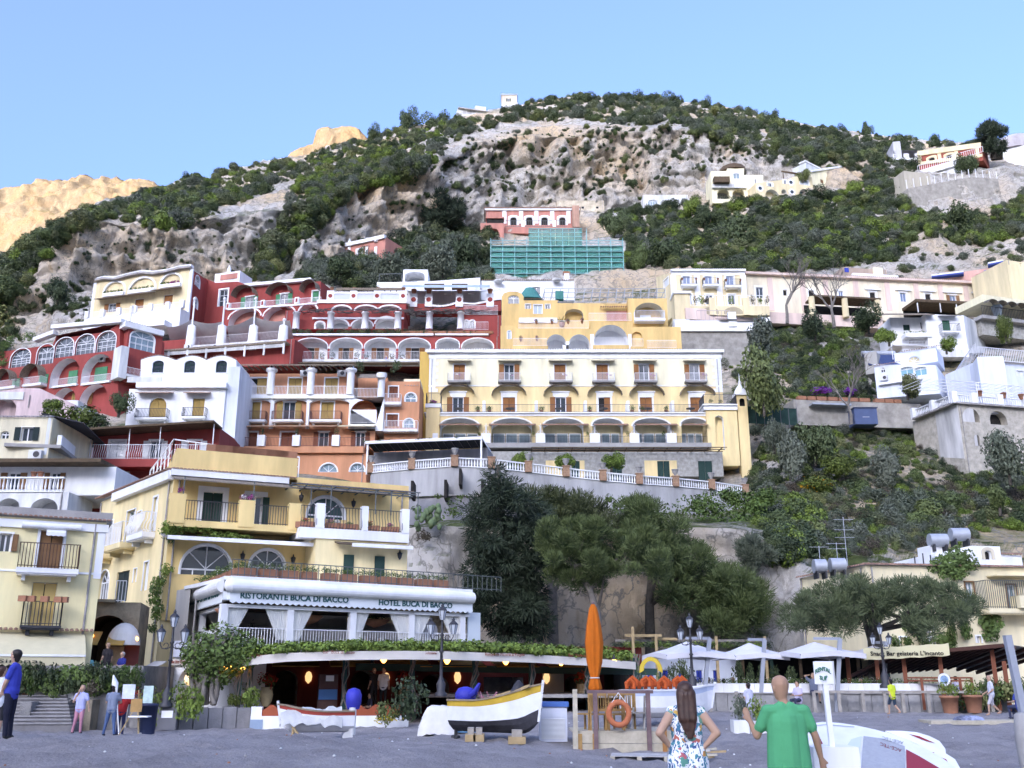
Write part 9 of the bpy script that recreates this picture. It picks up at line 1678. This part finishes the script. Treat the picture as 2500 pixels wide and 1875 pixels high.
t2=thing('beach_pebbles','scattered pebbles and small litter on the sand','pebbles',(0,25,0)); mb=MB(); r=random.Random(11)
for i in range(420):x,y=r.uniform(-14,15),r.uniform(17,41); s=r.uniform(.012,.04); mb.lathe((x,y,sand(x,y)),[(s*.8,0),(s,s*.5),(s*.4,s)],5,r.randrange(3))
o=mb.build('pebbles',[CONC,WHITE2,TERRA],t2); o['kind']='stuff'; t2['kind']='stuff'
# people
SKIN=mat('skin',(.52,.29,.20),.6,.05,4); SKT=mat('tanned_skin',(.42,.22,.14),.6,.05,4)
HAIRS=dict(d=mat('dark_hair',(.02,.014,.012),.5,.2,20),b=mat('brown_hair',(.07,.03,.02),.45,.3,20),g=mat('grey_hair',(.4,.38,.36),.6,.1,9),l=mat('blond_hair',(.35,.22,.1),.6,.1,9))
_cl={}
def cloth(c):
 k=str(c)
 if k not in _cl:_cl[k]=mat('cloth_%d'%len(_cl),c,.9,.1,3,.3,bscale=9)
 return _cl[k]
def pose(**o):
 J=dict(hip=(0,0,.95),chest=(0,.0,1.27),neck=(0,.0,1.47),head=(0,.025,1.63),sL=(-.18,0,1.41),sR=(.18,0,1.41),eL=(-.24,-.02,1.13),eR=(.24,-.02,1.13),hL=(-.25,.08,.90),hR=(.25,.08,.90),pL=(-.09,0,.93),pR=(.09,0,.93),kL=(-.1,.03,.50),kR=(.1,.03,.50),aL=(-.11,-.02,.07),aR=(.11,-.02,.07))
 J.update(o); return{k:Vector(v)for k,v in J.items()}
SIT=dict(hip=(0,0,.50),chest=(0,.04,.84),neck=(0,.03,1.05),head=(0,.05,1.2),sL=(-.18,.03,.98),sR=(.18,.03,.98),eL=(-.25,.08,.72),eR=(.25,.08,.72),hL=(-.16,.34,.70),hR=(.16,.34,.70),pL=(-.09,.03,.5),pR=(.09,.03,.5),kL=(-.12,.42,.50),kR=(.12,.42,.50),aL=(-.12,.40,.07),aR=(.12,.40,.07))
WALK=dict(kL=(-.09,.18,.54),aL=(-.09,.22,.09),kR=(.09,-.02,.5),aR=(.09,-.32,.16),hL=(-.25,-.12,.92),hR=(.25,.22,.98))
def figure(J,vox=.02,hair='short',short=True,shorts=False,dress=False,big=False,fat=1.0,bald=False,fingers=None,loose=False):
 """one continuous remeshed body; returns a mesh with slots skin, top, bottom, hair, shoes"""
 B=[]; a=lambda p,q,r1,r2,m:B.append((Vector(p),Vector(q),r1,r2,m)); j=J
 side=(j['sR']-j['sL']).normalized(); c,h=j['chest'],j['hip']
 for s in(-1,1):
  a(h+side*s*.055*fat-Vector((0,0,.08)),c+side*s*.07,.115*fat,.125*fat,1); a(c+side*s*.06,c.lerp(j['neck'],.75)+side*s*.05,.125*fat,.085,1)
 if loose:
  for s in(-1,1):a(c+side*s*.105+Vector((0,0,.06)),h+side*s*.115-Vector((0,0,.09)),.105,.125,1)
  a(c-Vector((0,.02,-.05)),h-Vector((0,.02,.08)),.13,.14,1)
 a(j['sL'],j['sR'],.07,.07,1); a(j['neck']-Vector((0,0,.04)),j['head']-Vector((0,0,.07)),.056,.052,0)
 hd=j['head']; f=Vector(j.get('face',(0,1,0))).normalized(); sdv=Vector((f.y,-f.x,0)); a(hd-Vector((0,0,.055)),hd+Vector((0,0,.045)),.078,.098,0); a(hd-Vector((0,0,.09))+f*.045,hd-Vector((0,0,.07))+f*.05,.035,.03,0); a(hd+f*.1+Vector((0,0,.005)),hd+f*.112-Vector((0,0,.025)),.011,.016,0)
 for s in(-1,1):a(hd+sdv*s*.092+Vector((0,0,.015)),hd+sdv*s*.096-Vector((0,0,.025)),.016,.012,0)
 if not bald:
  a(hd+Vector((0,0,.052))-f*.022,hd+Vector((0,0,.05))-f*.035,.100,.1,3); a(hd-f*.035,hd-f*.04-Vector((0,0,.05)),.09,.07,3)
  if hair=='long':
   for x in(-.055,0,.055):a(hd-f*.075+side*x,hd-f*.13+side*x*1.1-Vector((0,0,.28)),.062,.05,3); a(hd-f*.13+side*x*1.1-Vector((0,0,.28)),hd-f*.15+side*(.02+x*.3)-Vector((0,0,.48)),.04,.014,3)
   for i in range(11):x=-.075+.015*i; a(hd-f*(.1+.012*(i%3))+side*x,hd-f*(.15+.015*(i%2))+side*(x*.9+.012*math.sin(i*5))-Vector((0,0,.34+.05*(i%4))),.02,.009,3)
 for k,s in(('L',-1),('R',1)):
  S_,E,H=j['s'+k],j['e'+k],j['h'+k]; d=(H-E).normalized(); top=S_.lerp(E,.62 if short else 1)
  if dress:a(S_,E,.062,.048,0)
  else:a(S_,top,.068 if short else .06,.066 if short else .05,1); a(S_.lerp(E,.3),E,.046,.042,0 if short else 1)
  a(E,E.lerp(H,.3),.043,.042,0 if short else 1); a(E.lerp(H,.3),H,.042,.027,0)
  pl=H+d*.075; a(H,pl,.03,.034,0); sx=d.cross(Vector((0,0,1))if abs(d.z)<.8 else Vector((0,1,0))).normalized(); nrm=d.cross(sx); cur=nrm*(.5 if fingers is None else fingers)
  for i in range(4):b0=pl+sx*(i-1.5)*.019; l=(.035,.042,.04,.03)[i]; m1=b0+(d+cur*.35).normalized()*l; a(b0,m1,.0105,.0095,0); a(m1,m1+(d*.5+cur).normalized()*l*.8,.0095,.008,0)
  a(H+sx*.025,H+sx*.055+d*.05+nrm*.015,.013,.011,0)
  P_,K,A=j['p'+k],j['k'+k],j['a'+k]; mt=2
  if dress:a(P_,K,.1,.07,0)
  else:a(P_,K,.098*fat,.07,2)
  a(K,K.lerp(A,.4),.062,.056,0 if(shorts or dress)else 2); a(K.lerp(A,.4),A+Vector((0,0,.03)),.054 if not(shorts or dress)else .05,.05 if not(shorts or dress)else .034,0 if(shorts or dress)else 2); a(A,A+Vector((0,.13,-.03)),.044,.034,4)
 if dress:
  for s in(-1,1):a(h+side*s*.07+Vector((0,0,.08)),h+side*s*.095-Vector((0,0,.1)),.125*fat,.15*fat,1); a(h+side*s*.095-Vector((0,0,.1)),h+side*s*.12-Vector((0,0,.5)),.15*fat,.14,1)
 else:a(h+side*-.05-Vector((0,0,.04)),h+side*.05-Vector((0,0,.04)),.125*fat,.125*fat,2); a(h+side*-.06+Vector((0,0,.0)),h+side*.06+Vector((0,0,.0)),.132*fat,.132*fat,1)
 mb=MB()
 for p,q,r1,r2,m in B:
  n=10; pts=[p,q]; L=(q-p).length; d=(q-p)/L if L>1e-5 else Vector((0,0,1)); C_=[]; rr=[]
  for t in(1,.8,.5,0):C_.append(p-d*r1*t*.98); rr.append(max(.003,r1*math.sqrt(1-t*t*.96)))
  for t in(0,.5,.8,1):C_.append(q+d*r2*t*.98); rr.append(max(.003,r2*math.sqrt(1-t*t*.96)))
  mb.tube(C_,rr,n)
 o=mb.build('tmp_body',SKIN); md=o.modifiers.new('r','REMESH'); md.mode='VOXEL'; md.voxel_size=vox; ms=o.modifiers.new('s','SMOOTH'); ms.factor=.5; ms.iterations=3 if vox>.015 else 4
 dg=bpy.context.evaluated_depsgraph_get(); me=bpy.data.meshes.new_from_object(o.evaluated_get(dg)); bpy.data.objects.remove(o)
 n=len(me.polygons); ctr=np.empty(n*3); me.polygons.foreach_get('center',ctr); ctr=ctr.reshape(-1,3); best=np.full(n,9.); mi=np.zeros(n,int)
 for p,q,r1,r2,m in B:
  p_,q_=np.array(p),np.array(q); d=q_-p_; L2=max(d@d,1e-9); t=np.clip(((ctr-p_)@d)/L2,0,1); ds=np.linalg.norm(ctr-(p_+t[:,None]*d),axis=1)-(r1+(r2-r1)*t)-(.004 if m in(1,3)else 0)
  w_=ds<best; best[w_]=ds[w_]; mi[w_]=m
 me.materials.clear()
 for _ in range(5):me.materials.append(SKIN)
 me.polygons.foreach_set('material_index',mi.astype(np.int32)); me.polygons.foreach_set('use_smooth',np.ones(n,bool)); me.update(); me.name='body'; return me
_fig={}
def person(p,key,J,label,top,bottom,hc='d',rz=0,h=1.0,skin=None,shoe=(.03,.03,.03),group=None,**k):
 if key not in _fig:_fig[key]=figure(J,**k)
 t=thing('person',label,'person',p,group,rz); t.scale=(h,h,h); o=link('body',_fig[key],t)
 for s,m in zip(o.material_slots,(skin or SKIN,top if not isinstance(top,tuple)else cloth(top),cloth(bottom),HAIRS[hc],cloth(shoe))):s.link='OBJECT'; s.material=m
 return t
def dressmat():
 m=mat('tropical_print',(.75,.76,.74),.85,0); n=m.node_tree.nodes; L=m.node_tree.links; b=n['Principled BSDF']; tc=n.new('ShaderNodeTexCoord')
 def vor(sc,st,cols,prev,thr,feat='F1',src=None):
  v=n.new('ShaderNodeTexVoronoi'); v.inputs['Scale'].default_value=sc; v.feature=feat; mp=n.new('ShaderNodeMapping'); mp.inputs['Scale'].default_value=st; mp.inputs['Location'].default_value=(sc,sc*.3,0); ns=n.new('ShaderNodeTexNoise'); ns.inputs['Scale'].default_value=14; mxv=n.new('ShaderNodeMix'); mxv.data_type='VECTOR'; mxv.inputs[0].default_value=.12
  L.new(tc.outputs['Object'],ns.inputs[0]); L.new(tc.outputs['Object'],mxv.inputs[4]); L.new(ns.outputs['Color'],mxv.inputs[5]); L.new(mxv.outputs[1],mp.inputs[0]); L.new(mp.outputs[0],v.inputs['Vector'])
  r=n.new('ShaderNodeMath'); r.operation='LESS_THAN'; L.new(v.outputs['Distance'],r.inputs[0]); r.inputs[1].default_value=thr; cr=n.new('ShaderNodeValToRGB'); cr.color_ramp.interpolation='CONSTANT'; e=cr.color_ramp.elements; e[0].color=(*cols[0],1); e[1].color=(*cols[-1],1); e[1].position=.75
  for i,q in enumerate(cols[1:-1]):x=e.new(.25*(i+1)); x.color=(*q,1)
  sx=n.new('ShaderNodeSeparateColor'); L.new(v.outputs['Color'],sx.inputs[0]); L.new(sx.outputs[0],cr.inputs[0]); mx=n.new('ShaderNodeMix'); mx.data_type='RGBA'; L.new(r.outputs[0],mx.inputs[0])
  if prev is None:mx.inputs[6].default_value=(.72,.74,.74,1)
  else:L.new(prev,mx.inputs[6])
  L.new(cr.outputs[0],mx.inputs[7]); return mx.outputs[2]
 c=vor(20,(1.6,1.6,.6),((.01,.16,.26),(.02,.25,.32),(.03,.10,.22),(.0,.2,.25)),None,.47); c=vor(6.5,(1,1,1),((.05,.28,.22),(.03,.22,.26),(.10,.30,.22),(.06,.25,.2)),c,.33); c=vor(9,(1,1,1),((.62,.26,.08),(.60,.14,.10),(.70,.40,.10),(.55,.12,.14)),c,.27)
 L.new(c,b.inputs['Base Color']); return m
gz=lambda u,Y:Vector((at(u,1700,Y).x,Y,0))
q=gz(1672,12); q.z=-.04
person(q,'woman',pose(eL=(-.33,-.1,1.16),eR=(.33,-.1,1.16),hL=(-.19,.02,1.0),hR=(.18,-.06,1.0),sL=(-.165,-.01,1.39),sR=(.165,-.01,1.39),head=(0,.0,1.59),neck=(0,0,1.45)),'woman in a bright tropical print dress with hands on hips',dressmat(),(.3,.3,.3),'b',h=1.0,vox=.011,hair='long',dress=True,fat=.97,fingers=.2)
q=gz(1915,11.4); q.z=-.08
GT2=mat('green_tshirt',(.0,.33,.15),.9,.06,3,.35,bscale=5)
person(q,'greenman',pose(head=(-.03,.03,1.66),face=(-.45,.9,0),neck=(0,.0,1.5),sL=(-.2,0,1.43),sR=(.2,0,1.43),eL=(-.31,.07,1.17),hL=(-.36,.16,1.33),eR=(.30,-.01,1.17),hR=(.36,.05,.93)),'bald man in a green shirt seen from behind',GT2,(.015,.02,.05),'d',h=1.02,vox=.011,bald=True,loose=True,fat=1.0,skin=SKT,fingers=.6)
q=gz(28,22.3); q.z=sand(q.x,22.3)
person(q,'blueman',pose(face=(-1,.1,0),head=(-.03,.0,1.63),eR=(-.05,-.22,1.12),hR=(-.14,-.14,.93),sR=(.03,-.18,1.4),sL=(-.03,.18,1.4),eL=(-.06,.24,1.14),hL=(-.14,.2,.92),kL=(.0,.1,.5),kR=(.0,-.1,.5),pL=(0,.09,.93),pR=(0,-.09,.93),aL=(.02,.1,.07),aR=(.02,-.1,.07)),'tall man in a royal blue shirt and dark trousers at the left edge',(.01,.05,.36),(.012,.014,.03),vox=.014,h=1.06,short=True)
q=gz(-2,23); q.z=sand(q.x,23); person(q,'whitewoman',pose(face=(.6,.8,0)),'woman in white blouse and dark skirt behind the tall man',(.62,.66,.7),(.03,.03,.035),'b',h=.9,vox=.018,shorts=True)
q=sp(190,1780,38.5); person(q,'phone',pose(face=(.3,-1,0),eR=(-.26,-.06,1.16),hR=(-.06,-.12,1.52),sR=(-.18,0,1.41),sL=(.18,0,1.41),eL=(.28,-.02,1.14),hL=(.34,-.05,.92),pL=(.09,0,.93),pR=(-.09,0,.93),kL=(.1,-.03,.5),kR=(-.12,-.02,.5),aL=(.1,0,.07),aR=(-.2,0,.07)),'man in pale blue shirt and pink trousers talking on a phone',(.38,.42,.66),(.55,.22,.28))
q=sp(268,1782,37.5); person(q,'wide',pose(aL=(-.22,0,.07),kL=(-.16,.02,.5),aR=(.16,0,.07),eL=(-.26,.1,1.15),hL=(-.12,.25,1.1),eR=(.26,.1,1.15),hR=(.12,.25,1.1)),'man in grey shirt and blue jeans seen from behind by the easel',(.17,.22,.30),(.05,.12,.24),h=1.02)
q=sp(293,1778,38.2); person(q,'lean',pose(chest=(.03,.05,1.25),neck=(.07,.08,1.44),head=(.1,.12,1.58),eR=(.3,.14,1.15),hR=(.45,.2,1.1)),'painter in a red top leaning to the easel',(.55,.03,.03),(.02,.03,.08),'g',h=.95)
q=sp(2183,1742,41); person(q,'boy',pose(**WALK),'boy in a neon yellow shirt running along the fence',(.62,.72,.06),(.02,.05,.08),h=.78,shorts=True,rz=.5,shoe=(.5,.28,.2))
q=sp(2426,1738,41.5); person(q,'teen',pose(face=(-1,.1,0),**{**WALK,'hL':(-.2,.15,1.0)}),'teenager in white shirt and pale shorts walking to the left',(.58,.6,.66),(.5,.47,.5),h=.9,shorts=True,rz=1.4,shoe=(.5,.28,.2))
seats=[(1985,1665,46.2,'man in grey shirt sitting with hands behind his head on the wall',(.13,.16,.22),'d',3.14),(1948,1680,45.8,'person in a white and violet shirt below the pale parasol',(.55,.5,.66),'d',2.2),(1730,1668,49,'diner in grey shirt left of the group under the parasols',(.2,.22,.25),'g',2.5),(1768,1672,49,'diner in white seen from behind under the second parasol',(.6,.6,.62),'d',.2),(1790,1668,50,'diner in black with fair hair under the second parasol',(.02,.02,.02),'l',2.8),(1822,1672,49,'diner in dark top under the second parasol',(.05,.04,.04),'d',1.6),(1850,1670,48.5,'woman with long hair in a sleeveless top at the parasol table',(.4,.2,.14),'b',-1.5),(2045,1672,49,'diner in blue shirt right of the rental sign',(.04,.1,.3),'d',2.9),(2078,1668,50,'diner in black right of the rental sign',(.03,.03,.03),'d',1.2),(2102,1672,49,'diner in pale violet shirt near the pine trunk',(.5,.48,.6),'d',3.0),(2172,1668,47.5,'diner in red shirt behind the street lamp',(.5,.03,.05),'d',2.6),(2318,1665,46,'man without shirt at the cafe table',(.45,.26,.18),'g',1.5),(2335,1667,46,'diner in pale violet shirt at the cafe table',(.5,.5,.66),'d',.3),(635,1568,47.6,'grey haired diner in violet shirt on the upper terrace, left',(.45,.42,.55),'l',-1.4),(678,1565,47.9,'white haired diner in pale blue on the upper terrace',(.5,.52,.62),'g',1.4),(890,1570,50,'diner in cream shirt on the upper terrace',(.55,.42,.3),'g',-1.4),(930,1570,50.3,'white haired diner in blue on the upper terrace',(.35,.45,.66),'g',1.4),(437,1718,45.3,'woman in black at the left cafe table',(.03,.03,.04),'l',-1.2),(470,1720,46,'diner in dark top at the left cafe',(.06,.04,.04),'b',1.3),(905,1708,47,'man in dark shirt seated in the bar',(.03,.03,.05),'d',2.0),(300,1608,45,'person in blue shirt sitting on the street terrace',(.01,.03,.2),'g',2.6),(215,1612,44.6,'person in turquoise top on the street terrace',(.05,.42,.45),'d',.3),(1830,1710,42.5,'child in white and blue crouching beside the troughs',(.5,.52,.62),'d',.6),(2488,1712,40,'person in blue sitting at the right edge',(.02,.06,.25),'d',.5)]
for u,v,Y,lb,tc,hr,rz in seats:
 p=at(u,v,Y); p.z={True:sand(p.x,p.y)}.get(Y<43 and u>1000,p.z-.98)
 if u==1985:person(p+Vector((0,0,.05)),'handshead',pose(**{**SIT,'eL':(-.36,.02,1.2),'eR':(.36,.02,1.2),'hL':(-.1,-.06,1.24),'hR':(.1,-.06,1.24)}),lb,tc,(.02,.03,.08),hr,rz,shorts=True)
 else:person(p,'sit',pose(**SIT),lb,tc,(.04,.05,.09),hr,rz,.95)
p=at(935,1700,47.5); p.z=.35; person(p,'stand',pose(face=(-.5,-1,0)),'waiter in a white shirt standing in the bar',(.62,.62,.62),(.02,.02,.02),rz=0); p=at(912,1700,48); p.z=.35; person(p,'stand',None,'man in black standing at the bar counter',(.03,.03,.035),(.03,.03,.03),rz=.8)
p=at(798,1400,54); Zm(500,1000); p.z=at(798,1412,54).z-1.45; person(p,'stand',None,'person in a green top on the seafront hotel terrace',(.02,.35,.2),(.05,.05,.06),rz=1.5); p=at(943,872,136.5); p.z=at(943,882,136.5).z-.9; person(p,'stand',None,'person in blue on the red loggia balcony',(.08,.12,.4),(.1,.12,.3),'g',rz=2)
p=at(262,1600,45); p.z=at(255,1612,45).z-1.0; person(p,'stand',None,'person in dark clothes at the alley entrance',(.05,.04,.04),(.03,.03,.03),rz=1); p=at(20,1600,42.8); p.z=at(20,1612,42.8).z-1.0; person(p,'stand',None,'person in pale pink on the street terrace at the left edge',(.55,.35,.38),(.05,.05,.05),'b',rz=1)
